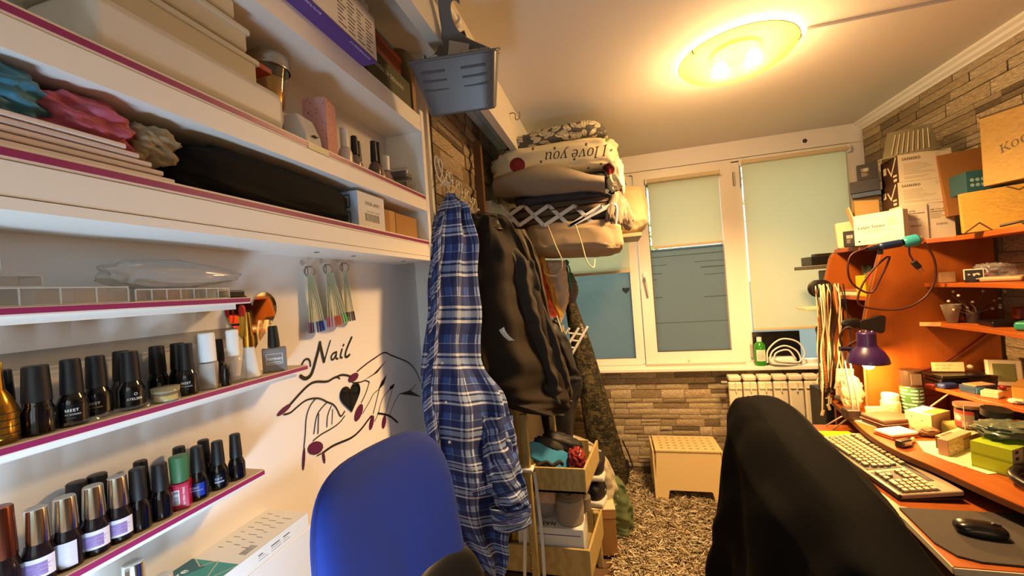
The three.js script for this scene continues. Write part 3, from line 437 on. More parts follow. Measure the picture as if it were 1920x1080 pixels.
const wt = thing('cable_bundle', 'yellow and white packaging with a looped white cable on the gadget box', 'packaging', [-0.64, yT + 0.121, -0.86]);
part('yellow_sleeve', bx(0.06, 0.03, 0.16, 0.002), M(0xd8b02c, 0.5), wt, [0, 0.015, 0]); part('white_cable', tube([[0.02, 0.035, 0.06], [0.05, 0.06, 0.02], [0.055, 0.045, -0.05], [0.03, 0.04, -0.1], [0.0, 0.05, -0.06], [0.03, 0.07, 0]], 0.006, 50, 8), plastic, wt); part('white_block', bx(0.04, 0.025, 0.05, 0.006), plastic, wt, [0.02, 0.044, -0.1]);
const ol = carton('olive_book', 'flat olive-green boxed book on the top shelf with white lettering', 'book', [-0.69, yT, -1.115], 0, 0.138, 0.085, 0.25, M(0x4a4528, 0.5));
print(ol, 0.25, 0.085, canvasTex(512, 102, (c, w, h) => { c.fillStyle = '#4a4528'; c.fillRect(0, 0, w, h); c.fillStyle = '#ddd8c0'; c.font = 'italic 26px serif'; c.fillText('Chocolate Life  Delicious box', 60, 54); }), [0.0696, 0.0425, 0], [0, Math.PI / 2, 0]);
const ob = carton('brick_red_box', 'brick-red lidded box lying on the olive book', 'box', [-0.69, yT + 0.086, -1.10], 0.04, 0.13, 0.06, 0.2, M(0x8a3a18, 0.55)); part('lid', bx(0.134, 0.014, 0.204, 0.002), M(0xa5421c, 0.5), ob, [0, 0.06, 0]);
solo('teal_book', bx(0.1, 0.035, 0.2, 0.003), M(0x5e9c9c, 0.5), 'thick teal hardback lying on the red box', 'book', [-0.70, yT + 0.18, -1.1]);
solo('wooden_board', (() => { const s = new THREE.Shape(); s.moveTo(-0.06, 0); s.lineTo(0.05, 0); s.lineTo(0.05, 0.19); s.quadraticCurveTo(0.045, 0.225, -0.02, 0.235); s.lineTo(-0.06, 0.235); return new THREE.ExtrudeGeometry(s, { depth: 0.02, bevelEnabled: true, bevelSize: 0.002, bevelThickness: 0.002 }); })(), M(0x9c7440, 0.55), 'pale wooden board standing at the end of the top shelf', 'wooden board', [-0.675, yT + 0.002, -1.285]);
// middle shelf
const yM = 1.877;
function tub(name, label, x, y, z, w, h, d, mat, lid, r = 0.01) { const t = thing(name, label, 'container', [x, y, z], 0, 'plastic tubs on the middle shelf'); part('tub', bx(w, h, d, r), mat, t, [0, h / 2, 0]); if (lid) part('lid', bx(w + 0.008, 0.012, d + 0.01, 0.004), lid, t, [0, h - 0.002, 0]); return t; }
tub('white_container', 'large white plastic container on the middle shelf', -0.690, yM, -0.525, 0.13, 0.08, 0.325, M(0xd9d4c9, 0.4), null, 0.02);
tub('milky_container', 'milky plastic box, lowest of the three on the white container', -0.70, yM + 0.0805, -0.50, 0.11, 0.045, 0.28, milky, milky, 0.006);
tub('milky_container', 'milky plastic box in the middle of the stack of three', -0.70, yM + 0.136, -0.49, 0.105, 0.042, 0.27, milky, milky, 0.006);
tub('milky_container', 'topmost milky plastic box under the top shelf', -0.70, yM + 0.189, -0.475, 0.10, 0.036, 0.26, milky, null, 0.006);
solo('red_booklet', bx(0.09, 0.012, 0.1, 0.002), M(0xa33a22, 0.5), 'red booklet peeking out behind the milky boxes', 'booklet', [-0.71, yM + 0.14, -0.648], [0.0, 0, 0]);
const gj = thing('glass_jar', 'glass jar of gold flakes with a metal lid', 'jar', [-0.722, yM + 0.086, -0.748]); gj.scale.setScalar(1.14);
part('glass', lathe([[0, 0.001], [0.02, 0.001], [0.024, 0.008], [0.034, 0.07], [0.038, 0.09]], 32), glassClear, gj);
part('gold_filling', bend(lathe([[0, 0.004], [0.019, 0.004], [0.023, 0.012], [0.031, 0.062], [0, 0.066]], 32), (x, y, z) => { const k = 1 + 0.09 * noise.noise(x * 260, y * 260, z * 260); return [x * k, y, z * k]; }), M(0xb98a2c, 0.28, { metalness: 0.9 }), gj);
part('lid', lathe([[0.039, 0.082], [0.04, 0.086], [0.038, 0.09], [0.04, 0.094], [0.038, 0.098], [0.039, 0.106], [0.035, 0.109], [0, 0.109]], 32), M(0xb3aa9b, 0.3, { metalness: 0.9 }), gj);
solo('white_carton_block', bx(0.06, 0.085, 0.05, 0.003), M(0xd8d4cc, 0.5), 'small white carton the gold-flake jar stands on', 'carton', [-0.725, yM + 0.043, -0.748]);
const wd = thing('white_device', 'white wedge-shaped device between the jar and pink box', 'device', [-0.655, yM, -0.762], 0.1);
part('shell', (() => { const s = new THREE.Shape(); s.moveTo(-0.02, 0); s.lineTo(0.025, 0); s.lineTo(0.022, 0.02); s.lineTo(0.006, 0.058); s.lineTo(-0.02, 0.058); const g = new THREE.ExtrudeGeometry(s, { depth: 0.05, bevelEnabled: true, bevelSize: 0.004, bevelThickness: 0.004 }); g.translate(0, 0.004, -0.025); return g; })(), M(0xd8d9dc, 0.35), wd); part('slot', bx(0.012, 0.002, 0.014), blackCap, wd, [0.028, 0.02, 0]);
const pk = carton('pink_box', 'tall pink polka-dot gift box', 'box', [-0.665, yM, -0.835], 0.25, 0.055, 0.135, 0.055, M(0xcf9590, 0.5));
const dots = canvasTex(128, 256, (c, w, h) => { c.fillStyle = '#d39c96'; c.fillRect(0, 0, w, h); c.fillStyle = '#5e3f3c'; for (let i = 0; i < 26; i++) { c.beginPath(); c.arc(rr(6, w - 6), rr(6, h - 6), 2.6, 0, 6.3); c.fill(); } });
print(pk, 0.055, 0.135, dots, [0.0279, 0.0675, 0], [0, Math.PI / 2, 0]); print(pk, 0.055, 0.135, dots, [0, 0.0675, 0.0279], [0, 0, 0]);
const Gm = 'bottles on the middle shelf';
polish('polish_bottle', 'white bottle with a tall white cap beside the pink box', 'bottle', [-0.655, yM, -0.912], { r: 0.0175, bh: 0.048, ch: 0.052, c0: 0.011, c1: 0.0105, body: M(0xd9d2c8, 0.25), cap: whiteCap, group: Gm });
solo('lip_gloss', lathe([[0, 0], [0.006, 0], [0.006, 0.09], [0.004, 0.1], [0, 0.1]], 14), M(0xc9a890, 0.2), 'slim lip-gloss tube squeezed behind the pink box', 'tube', [-0.68, yM, -0.895]);
const opi = { prof: [[0, 0], [0.85, 0], [1, 0.1], [1, 0.5], [0.75, 0.8], [0.45, 1]], r: 0.02, bh: 0.05, ch: 0.062, c0: 0.0105, c1: 0.0085, group: Gm };
polish('polish_bottle', 'first black-capped nude bottle right of the white bottle', 'bottle', [-0.655, yM, -0.953], { ...opi, bh: 0.042, ch: 0.052, r: 0.017, body: M(0x8e7a72, 0.2) });
polish('polish_bottle', 'second black-capped nude bottle right of the white bottle', 'bottle', [-0.675, yM, -0.995], { ...opi, bh: 0.042, ch: 0.056, r: 0.016, body: M(0x9a857a, 0.2) });
polish('polish_bottle', 'rounded brown polish bottle with a tall black cap', 'bottle', [-0.655, yM, -1.045], { ...opi, body: M(0x6a5550, 0.15) });
polish('polish_bottle', 'rounded beige polish bottle with a tall black cap', 'bottle', [-0.675, yM, -1.10], { ...opi, bh: 0.055, ch: 0.075, body: M(0xa58d80, 0.15) });
polish('polish_bottle', 'pinkish bottle with a short white cap near the cabinet end', 'bottle', [-0.69, yM, -1.165], { ...opi, bh: 0.06, ch: 0.05, c0: 0.014, c1: 0.014, r: 0.024, cap: whiteCap, body: M(0xc7a79a, 0.2) });
for (let k = 0; k < 2; k++) { const t = carton('clear_case', k ? 'upper of two small clear cases at the cabinet end' : 'lower of two small clear cases at the cabinet end', 'case', [-0.66, yM + k * 0.036, -1.205], 0.1, 0.075, 0.034, 0.07, clear, 'small clear cases', 0.003); part('contents', bx(0.06, 0.02, 0.055, 0.004), M(k ? 0x55504e : 0x6a625c, 0.6), t, [0, 0.015, 0]); }
// low shelf
const yL = 1.716;
for (let k = 0; k < 5; k++) solo('white_tray', bx(0.125, 0.007, 0.42 - k * 0.018, 0.002), M([0xe6d7d4, 0xdccdca, 0xe2d2d0, 0xd8c8c6, 0xe4d6d2][k], 0.45), ['lowest', 'second lowest', 'middle', 'second highest', 'topmost'][k] + ' of the stacked pale trays under the organza bags', 'tray', [-0.69, yL + 0.004 + k * 0.0085, -0.25 + k * 0.006], [0, 0, 0], 'stacked pale trays');
function drape(w, h, d, sd, amp = 0.28) { return blob(w, h, d, amp, 2.1, 0.9, sd, 72, 44); }
solo('organza_bag', drape(0.12, 0.075, 0.17, 3.1), new THREE.MeshPhysicalMaterial({ color: 0x3f8fb0, roughness: 0.5, transmission: 0.35, thickness: 0, side: THREE.DoubleSide, sheen: 0.6 }), 'crumpled turquoise organza bag on the pale trays', 'bag', [-0.685, yL + 0.068, -0.27]);
solo('organza_bag', drape(0.11, 0.07, 0.13, 7.7), new THREE.MeshPhysicalMaterial({ color: 0xc05a72, roughness: 0.6, transmission: 0.2, thickness: 0, side: THREE.DoubleSide }), 'crumpled rose-pink cloth bag beside the turquoise one', 'bag', [-0.685, yL + 0.066, -0.375]);
solo('cloth_pouch', drape(0.1, 0.062, 0.09, 11.3), M(0x9c8f74, 0.8), 'beige drawstring pouch next to the pink bag', 'pouch', [-0.685, yL + 0.062, -0.45]);
solo('black_bag', blob(0.135, 0.098, 0.43, 0.08, 2.4, 0.5, 2.4, 72, 44), M(0x080709, 0.7, { specularIntensity: 0.3 }), 'long black bag filling the middle of the low shelf', 'bag', [-0.695, yL + 0.045, -0.69]);
const lb = carton('lamp_box', 'pale blue printed box with its text upside down', 'box', [-0.695, yL, -0.975], 0.0, 0.13, 0.095, 0.125, M(0xc3cfe0, 0.5));
print(lb, 0.125, 0.095, canvasTex(256, 196, (c, w, h) => { c.fillStyle = '#d9d8d8'; c.fillRect(0, 0, w, h); c.save(); c.translate(w, h); c.rotate(Math.PI); c.fillStyle = '#222'; c.font = 'bold 26px sans-serif'; c.fillText('LAMP BEAD', 46, 150); for (let i = 0; i < 34; i++) c.fillRect(60 + i * 4, 40, rr(1, 3), 44); c.font = '12px sans-serif'; c.fillText('2600002  model: FW-88', 50, 100); c.restore(); }), [0.0656, 0.0475, 0], [0, Math.PI / 2, 0]);
print(lb, 0.13, 0.095, canvasTex(256, 196, (c, w, h) => { c.fillStyle = '#b9c8dd'; c.fillRect(0, 0, w, h); c.strokeStyle = '#1c222c'; c.lineWidth = 5; for (const y of [20, 112]) { c.strokeRect(110, y, 100, 66); c.beginPath(); c.arc(150, y + 40, 13, 0, 6.3); c.stroke(); c.beginPath(); c.moveTo(125, y + 14); c.quadraticCurveTo(170, y + 60, 195, y + 18); c.stroke(); } }), [0, 0.0475, 0.0629], [0, 0, 0]);
const cb = carton('cardboard_box', 'small brown cardboard box at the right end of the low shelf', 'box', [-0.70, yL, -1.165], 0, 0.11, 0.075, 0.20, M(0xa97b3c, 0.75)); part('tape', bx(0.1105, 0.0755, 0.03), M(0xb98d4c, 0.4), cb, [0, 0.0375, 0.06]); part('seam', bx(0.1108, 0.0752, 0.003), M(0x5a3d1c, 0.7), cb, [0, 0.0375, 0.04]);
// boxes and bottles below the shelves
const gb = thing('glove_box', 'flat white and teal glove box lying below the lowest polish shelf', 'box', [-0.7175, 1.0475, -0.59], 0.0);
part('carton', bx(0.105, 0.03, 0.24, 0.002), M(0xdfe4e6, 0.45), gb, [0, 0.015, 0]);
print(gb, 0.105, 0.24, canvasTex(256, 640, (c, w, h) => { c.fillStyle = '#d3d4d2'; c.fillRect(0, 0, w, h); c.fillStyle = '#2d8a8a'; c.fillRect(0, 430, w, 210); c.fillStyle = '#1c5c6c'; c.beginPath(); c.moveTo(0, 640); c.lineTo(120, 470); c.lineTo(0, 430); c.fill(); c.strokeStyle = '#c9b890'; c.lineWidth = 4; c.beginPath(); c.moveTo(0, 420); c.lineTo(90, 470); c.lineTo(140, 420); c.lineTo(200, 540); c.lineTo(256, 440); c.stroke(); c.fillStyle = '#3a3f46'; for (let i = 0; i < 22; i++) c.fillRect(40 + (i % 3) * 60, 40 + i * 14, rr(20, 56), 4); for (let i = 0; i < 18; i++) c.fillRect(190, 300 + i * 4, 40, rr(1, 3)); c.save(); c.translate(70, 620); c.rotate(-Math.PI / 2); c.fillStyle = '#dff2f0'; c.font = 'bold 50px sans-serif'; c.fillText('Core', 10, 0); c.restore(); }), [0, 0.0305, 0], [-Math.PI / 2, 0, 0]);
print(gb, 0.24, 0.03, canvasTex(512, 146, (c, w, h) => { c.fillStyle = '#dfe6ea'; c.fillRect(0, 0, w, h); c.fillStyle = '#333'; for (let r = 0; r < 3; r++) for (let k = 0; k < 3; k++) c.fillRect(250 + k * 60, 50 + r * 24, rr(20, 54), r ? 4 : 10); c.fillRect(90, 110, 60, 4); c.fillRect(90, 122, 40, 4); }), [0.0529, 0.015, 0], [0, Math.PI / 2, 0]);
polish('polish_bottle', 'silver-capped bottle poking up beside the glove box', 'bottle', [-0.72, 1.0475, -0.43], { r: 0.018, bh: 0.06, ch: 0.05, c0: 0.0135, c1: 0.013, cap: silver, body: M(0x9cc4d8, 0.3), group: 'bottles beside the glove box' });
polish('polish_bottle', 'bottle with a pale clear cap right beside the glove box', 'bottle', [-0.70, 1.0475, -0.455], { r: 0.014, bh: 0.04, ch: 0.035, c0: 0.0125, c1: 0.012, cap: M(0xb8b4ac, 0.2), body: M(0xb8c8d0, 0.3), group: 'bottles beside the glove box' });
polish('polish_bottle', 'bottle with a round grey cap left of the silver-capped one', 'bottle', [-0.715, 1.0475, -0.395], { r: 0.016, bh: 0.05, ch: 0.05, c0: 0.014, c1: 0.0135, cap: M(0xa8a49e, 0.2, { metalness: 0.6 }), body: M(0xd0d4d8, 0.3), group: 'bottles beside the glove box' });
// ---------- middle of the room: hanging clothes, bedding, racks ----------
function garment(rows, depth, folds, amp, sd = 0, nr = 70, nk = 90, o = {}) { // ring loft between left and right silhouette points
  const cl = new THREE.CatmullRomCurve3(rows.map((r) => V(r[0], r[1], r[2]))), cr = new THREE.CatmullRomCurve3(rows.map((r) => V(r[3], r[4], r[5])));
  const n = rows.length - 1, pt = (c, t) => c.getPoint(t);
  const g = sheet((s, t) => {
    const L = pt(cl, t), R = pt(cr, t), mid = L.clone().add(R).multiplyScalar(0.5), hv = R.clone().sub(L).multiplyScalar(0.5), w = hv.length();
    const nrm = V(hv.z, 0, -hv.x).normalize(); if (nrm.z < 0) nrm.negate();
    const a = s * Math.PI * 2, f = 1 + amp * (Math.sin(folds * a + sd + 2.2 * noise.noise(sd, t * 4, 1)) * 0.7 + 0.9 * noise.noise(Math.cos(a) * 2 + sd, t * 7, Math.sin(a) * 2));
    const fl = o.open ? 1 : Math.min(1, 14 * t + 0.15), d = Math.min(depth, w * 1.1) * fl;
    const cs = Math.sign(Math.cos(a)) * Math.pow(Math.abs(Math.cos(a)), 0.8), sn = Math.sin(a), wr = 0.012 * noise.noise(sd * 3 + s * 9, t * 16, 4) ;
    return mid.addScaledVector(hv, cs * (1 + 0.25 * amp * noise.noise(sd, t * 9, cs))).addScaledVector(nrm, sn * d * f + wr).toArray();
  }, nk, nr);
  const cap = []; // close the bottom
  return g;
}
const shirtRows = [[-0.6, 1.917, -1.45, -0.577, 1.918, -1.47], [-0.616, 1.831, -1.4, -0.557, 1.844, -1.52], [-0.62, 1.723, -1.34, -0.544, 1.737, -1.55], [-0.623, 1.586, -1.31, -0.55, 1.584, -1.56], [-0.633, 1.435, -1.29, -0.559, 1.407, -1.56], [-0.652, 1.287, -1.28, -0.559, 1.23, -1.56], [-0.677, 1.174, -1.28, -0.46, 1.09, -1.58], [-0.674, 1.061, -1.28, -0.438, 0.958, -1.58], [-0.673, 0.944, -1.29, -0.434, 0.827, -1.58], [-0.67, 0.864, -1.3, -0.434, 0.744, -1.57], [-0.666, 0.758, -1.32, -0.448, 0.64, -1.56], [-0.63, 0.64, -1.36, -0.48, 0.541, -1.54], [-0.593, 0.539, -1.4, -0.491, 0.467, -1.52], [-0.557, 0.457, -1.43, -0.516, 0.425, -1.48]];
const jacketRows = [[-0.569,1.881,-1.700, -0.534,1.884,-1.740], [-0.582,1.824,-1.660, -0.471,1.831,-1.800], [-0.584,1.704,-1.640, -0.417,1.705,-1.860], [-0.582,1.541,-1.620, -0.373,1.522,-1.900], [-0.594,1.357,-1.620, -0.338,1.308,-1.940], [-0.606,1.196,-1.620, -0.283,1.113,-1.980], [-0.602,1.092,-1.620, -0.263,0.988,-2.000], [-0.512,1.016,-1.680, -0.268,0.921,-2.000], [-0.423,0.959,-1.750, -0.309,0.896,-1.950]];
const coatRows = [[-0.512,1.830,-1.950, -0.412,1.826,-2.000], [-0.512,1.640,-1.950, -0.366,1.632,-2.050], [-0.501,1.422,-1.950, -0.345,1.405,-2.080], [-0.450,1.228,-1.970, -0.306,1.202,-2.100], [-0.421,1.089,-1.980, -0.271,1.056,-2.120], [-0.393,0.962,-2.000, -0.264,0.927,-2.120], [-0.357,0.937,-2.020, -0.285,0.913,-2.100]];
const bagRows = [[-0.385,1.339,-2.200, -0.310,1.335,-2.200], [-0.364,1.219,-2.200, -0.263,1.208,-2.250], [-0.330,1.069,-2.200, -0.241,1.050,-2.280], [-0.320,0.994,-2.200, -0.218,0.969,-2.300], [-0.390,0.861,-2.200, -0.259,0.831,-2.300], [-0.404,0.681,-2.200, -0.297,0.645,-2.300], [-0.395,0.591,-2.200, -0.329,0.552,-2.300]];
const redRows = [[-0.455,1.857,-2.250, -0.438,1.856,-2.260], [-0.459,1.709,-2.250, -0.395,1.704,-2.270], [-0.446,1.523,-2.240, -0.354,1.516,-2.280], [-0.397,1.352,-2.240, -0.311,1.344,-2.280]];
const whiteRows = [[-0.376,1.680,-2.300, -0.257,1.671,-2.340], [-0.359,1.578,-2.300, -0.252,1.570,-2.340], [-0.343,1.452,-2.300, -0.255,1.445,-2.340], [-0.341,1.312,-2.300, -0.306,1.309,-2.320]];
const rodRows = [[-0.353,1.664,-2.900, -0.309,1.661,-2.920], [-0.349,1.429,-2.920, -0.274,1.423,-2.950], [-0.324,1.070,-2.950, -0.180,1.057,-3.000], [-0.293,0.667,-2.980, -0.094,0.652,-3.030], [-0.254,0.302,-3.000, -0.020,0.288,-3.050], [-0.171,0.117,-3.020, 0.021,0.107,-3.060], [-0.118,0.047,-3.030, 0.001,0.038,-3.060]];
const plasticRows = [[-0.387,0.704,-2.350, -0.356,0.701,-2.360], [-0.369,0.648,-2.330, -0.290,0.631,-2.380], [-0.333,0.606,-2.320, -0.187,0.570,-2.420], [-0.262,0.514,-2.320, -0.117,0.463,-2.450], [-0.225,0.392,-2.320, -0.086,0.331,-2.460], [-0.210,0.270,-2.320, -0.089,0.202,-2.460]];
const greenRows = [[-0.109,0.351,-2.450, -0.054,0.330,-2.500], [-0.116,0.254,-2.420, -0.009,0.218,-2.500], [-0.140,0.136,-2.400, 0.013,0.090,-2.500], [-0.147,0.041,-2.400, -0.009,-0.009,-2.500], [-0.143,-0.038,-2.400, -0.093,-0.065,-2.450]];
const cloth = (c, r = 0.9, o = {}) => M(c, r, { sheen: 0.25, bumpMap: fabricBump, bumpScale: 0.0005, ...o });
// blue office chair
const bc = thing('office_chair', 'blue fabric office chair with its back to the camera', 'chair', [-0.44, 0, -0.67], 0);
{
  const R = (s, t) => s; const nx = 0.975, nz = 0.22, dx = 0.22, dz = -0.975;   // n: towards the room, d: along the width
  const shellF = (off, w, h, y0, bulge, e) => (s, t) => { // closed pillow
    const a = s * Math.PI * 2, b = (t - 0.5) * Math.PI, sp = (v, p) => Math.sign(v) * Math.pow(Math.abs(v), p);
    const q = sp(Math.cos(b), 0.25), U = sp(Math.cos(a), e) * q * w / 2, Hh = sp(Math.sin(a), e) * q * h / 2, D = Math.sin(b) * bulge + off + 0.9 * U * U - 0.12 * Hh;
    return [nx * D + dx * U, y0 + Hh, nz * D + dz * U];
  };
  part('backrest', smoothSeam(sheet(shellF(0, 0.34, 0.48, 1.0, 0.035, 0.5), 60, 20)), M(0x12308f, 0.85, { sheen: 1, sheenColor: lin(0.1, 0.25, 0.9), sheenRoughness: 0.4, bumpMap: fabricBump, bumpScale: 0.0004 }), bc);
  part('lower_shell', smoothSeam(sheet((s, t) => { const p = shellF(0.05, 0.26, 0.30, 0.842, 0.02, 0.8)(s, t); return [p[0] + dx * 0.075, p[1], p[2] + dz * 0.075]; }, 48, 16)), M(0x17171b, 0.5), bc);
  part('piping', tube(Array.from({ length: 24 }, (_, i) => { const a = i / 24 * Math.PI * 2, sp = (v, p) => Math.sign(v) * Math.pow(Math.abs(v), p), U = sp(Math.cos(a), 0.5) * 0.168, Hh = sp(Math.sin(a), 0.5) * 0.238, D = 0.9 * U * U - 0.12 * Hh; return [nx * D + dx * U, 1.0 + Hh, nz * D + dz * U]; }), 0.004, 90, 6, true), M(0x0c2270, 0.7), bc);
  part('seat', at(bx(0.36, 0.08, 0.34, 0.035), -0.06, 0.5, 0.0), M(0x12308f, 0.85), bc, [0.0, 0, 0]);
  part('back_bar', slat([0.06, 0.45, 0.0], [0.06, 0.85, 0.0], 0.05, 0.02, [0, 0, 1]), M(0x17171b, 0.5), bc);
  part('column', cyl(0.03, 0.025, 0.36), M(0x17171b, 0.4), bc, [0, 0.28, 0]);
  for (let i = 0; i < 5; i++) { const a = i * 1.2566; const leg = part('base_leg', slat([0, 0.1, 0], [Math.cos(a) * 0.27, 0.065, Math.sin(a) * 0.27], 0.03, 0.04), M(0x17171b, 0.5), bc); part('castor', at(cyl(0.025, 0.025, 0.03, 16), Math.cos(a) * 0.27, 0.026, Math.sin(a) * 0.27, Math.PI / 2), M(0x111, 0.5), leg); }
}
// hanging storage basket on the beam
const bk = thing('hanging_basket', 'grey plastic basket hanging by its hooked back from the beam', 'basket', [-0.418, 2.10, -1.20], 0);
bk.rotation.set(0.55, 0.12, 0, 'YXZ'); bk.updateMatrixWorld(true);
const inBasket = (x, y, z) => V(x, y, z).applyMatrix4(bk.matrixWorld).toArray();
{
  const gm = M(0x626266, 0.35), w0 = 0.205, w1 = 0.265, d0 = 0.085, d1 = 0.12, h = 0.155;
  const ring = (w, d, y) => { const p = []; for (let i = 0; i < 40; i++) { const a = i / 40 * Math.PI * 2, e = 0.35; p.push([Math.sign(Math.cos(a)) * Math.pow(Math.abs(Math.cos(a)), e) * w / 2, y, Math.sign(Math.sin(a)) * Math.pow(Math.abs(Math.sin(a)), e) * d / 2]); } return p; };
  part('tub', sheet((s, t) => { const k = t < 0.12 ? t / 0.12 : 1, q = Math.max(0, (t - 0.12) / 0.88), p = ring((w0 + (w1 - w0) * q) * k, (d0 + (d1 - d0) * q) * k, q * h)[Math.round(s * 40) % 40]; return p; }, 40, 24), gm, bk);
  part('rim', tube(ring(w1 + 0.004, d1 + 0.004, h), 0.004, 80, 6, true), gm, bk);
  for (let r = 0; r < 3; r++) for (const s of [-1, 1]) part('slot', bx(0.075, 0.008, 0.004, 0.003), M(0x4d4f57, 0.3), bk, [s * 0.06, 0.075 + r * 0.024, d1 / 2 - 0.011 + r * 0.0032], [-0.1, 0, 0]);
  const s = new THREE.Shape(); s.moveTo(-0.13, -0.02); s.bezierCurveTo(-0.06, 0.0, -0.035, 0.02, -0.033, 0.08); s.bezierCurveTo(-0.033, 0.14, -0.02, 0.165, 0.004, 0.165); s.bezierCurveTo(0.03, 0.165, 0.035, 0.14, 0.03, 0.12); s.bezierCurveTo(0.02, 0.14, 0.0, 0.135, 0.0, 0.1); s.bezierCurveTo(0.004, 0.03, 0.05, 0.03, 0.13, -0.02);
  part('hook_back', new THREE.ExtrudeGeometry(s, { depth: 0.006, bevelEnabled: true, bevelSize: 0.002, bevelThickness: 0.002, curveSegments: 20 }), gm, bk, [0, h + 0.008, -d1 / 2]);
}
solo('cotton_pot', cyl(0.03, 0.03, 0.05, 24), M(0xd6cfc6, 0.7), 'round white pot showing in the grey basket', 'pot', inBasket(-0.07, 0.13, 0.01), [0.9, 0.12, 0.15]);
solo('paper_packet', bx(0.06, 0.1, 0.012, 0.002), M(0xb3aaa2, 0.6), 'grey paper packet sticking up in the basket', 'packet', inBasket(0.005, 0.14, -0.01), [0.3, 0.2, -0.3]);
solo('crumpled_film', blob(0.12, 0.045, 0.05, 0.35, 3, 0.9, 4, 40, 24), bagFilm, 'crumpled clear film in the grey basket', 'plastic film', inBasket(0.055, 0.14, 0.02), [0.5, 0, 0]);
solo('small_bottle', cyl(0.011, 0.011, 0.07, 14), M(0x15151a, 0.3), 'small dark bottle beside the pot in the basket', 'bottle', inBasket(-0.02, 0.13, 0.025), [0.5, 0, 0.9]);
solo('curtain_rail', merge([bar([-0.43, 2.405, 0.6], [-0.43, 2.405, -1.22], 0.012, 14), at(cyl(0.018, 0.018, 0.02, 16), -0.43, 2.405, -1.22, Math.PI / 2)]), plastic, 'white round curtain rail along the beam above the cabinet', 'rail');
solo('shoehorn', merge([bar([0, 0, 0], [0.004, -0.085, 0], 0.002), at(bx(0.014, 0.05, 0.003, 0.001), 0.012, -0.02, 0, 0, 0, 0.25)]), M(0x3a3836, 0.4), 'dark little key hanging from the rail hook', 'key', [-0.41, 2.35, -1.2]);
for (const [z, y, l] of [[-1.56, 2.43, 'nearer'], [-2.0, 2.43, 'farther']]) solo('wall_hook', tube([[0, 0, 0], [0.02, 0, 0], [0.03, -0.012, -0.004], [0.026, -0.028, -0.008], [0.038, -0.036, -0.006], [0.052, -0.02, 0], [0.05, 0.0, 0.004]], 0.0025, 30, 6), M(0x8a7250, 0.35, { metalness: 0.8 }), l + ' bare brass hook screwed into the beam', 'hook', [-0.45, y, z], [0, 0, 0], 'brass hooks on the beam');
solo('wooden_post', span(-0.636, -0.598, 0, 2.284, -1.95, -1.92), M(0x6b4a2a, 0.6), 'dark brown wooden post beside the hanging jacket', 'post');
// heart wire coat rack
const hk = thing('coat_rack', 'white wire coat rack with heart loops on the stone wall', 'coat rack', [-0.638, 0, 0]);
{
  const wm = M(0xd9d2c2, 0.35);
  [[-1.475, 2.03], [-1.58, 2.0], [-1.685, 1.985], [-1.79, 1.97], [-1.885, 1.95]].forEach(([z, y]) => { const h = part('heart_loop', tube([[0, y - 0.05, z], [0, y, z + 0.035], [0, y + 0.035, z + 0.028], [0, y + 0.04, z + 0.012], [0, y + 0.015, z], [0, y + 0.04, z - 0.012], [0, y + 0.035, z - 0.028], [0, y, z - 0.035]], 0.0028, 60, 6, true), wm, hk); part('peg', tube([[0, y - 0.05, z], [0.03, y - 0.075, z], [0.05, y - 0.06, z]], 0.003, 14, 6), wm, h); part('peg_ball', at(new THREE.SphereGeometry(0.006, 12, 8), 0.05, y - 0.06, z), wm, h); });
  for (let i = 0; i < 4; i++) for (const s of [-1, 1]) part('cross_wire', bar([0, 2.0 - i * 0.02 + s * 0.045, -1.475 - i * 0.105], [0, 1.985 - i * 0.02 - s * 0.055, -1.58 - i * 0.105], 0.0026, 6), wm, hk);
}
// plaid shirt
const plaid = canvasTex(512, 512, (c, w, h) => {
  c.fillStyle = '#3257b0'; c.fillRect(0, 0, w, h);
  const bands = [[0, 60, 'rgba(16,26,76,0.55)'], [60, 16, 'rgba(205,214,232,0.75)'], [80, 5, 'rgba(10,14,40,0.9)'], [92, 34, 'rgba(150,168,208,0.72)'], [130, 5, 'rgba(10,14,40,0.9)'], [140, 14, 'rgba(205,214,232,0.7)'], [154, 52, 'rgba(20,32,88,0.5)'], [206, 3, 'rgba(190,200,225,0.7)']];
  for (let k = 0; k < 2; k++) for (const [p, t, col] of bands) { c.fillStyle = col; c.fillRect(k * 256 + p, 0, t, h); }
  for (let k = 0; k < 2; k++) for (const [p, t, col] of bands) { c.fillStyle = col; c.fillRect(0, k * 256 + p, w, t); }
  c.fillStyle = 'rgba(255,255,255,0.05)'; for (let i = 0; i < h; i += 3) c.fillRect(0, i, w, 1);
}, [1, 1]);
const plaidM = (ru, rv, rot = 0) => { const t = plaid.clone(); t.repeat.set(ru, rv); t.rotation = rot; t.wrapS = t.wrapT = THREE.RepeatWrapping; t.needsUpdate = true; return new THREE.MeshPhysicalMaterial({ map: t, roughness: 0.85, side: THREE.DoubleSide, sheen: 0.2 }); };
const sh = thing('plaid_shirt', 'blue and white plaid shirt hanging from the coat rack', 'shirt', [0, 0, 0]);
part('body', garment(shirtRows, 0.05, 7, 0.5, 1.3, 90, 120), plaidM(4.2, 6), sh);
part('placket', garment(shirtRows.slice(1, 11).map((r) => { const k = 0.06; return [r[0] + (r[3] - r[0]) * -0.02 + 0.015, r[1], r[2] + 0.02, r[0] + (r[3] - r[0]) * (k + 0.06) + 0.015, r[1], r[2] + (r[5] - r[2]) * (k + 0.06) + 0.02]; }), 0.01, 3, 0.4, 3, 60, 24, { open: 1 }), plaidM(1.0, 6, 0.1), sh);
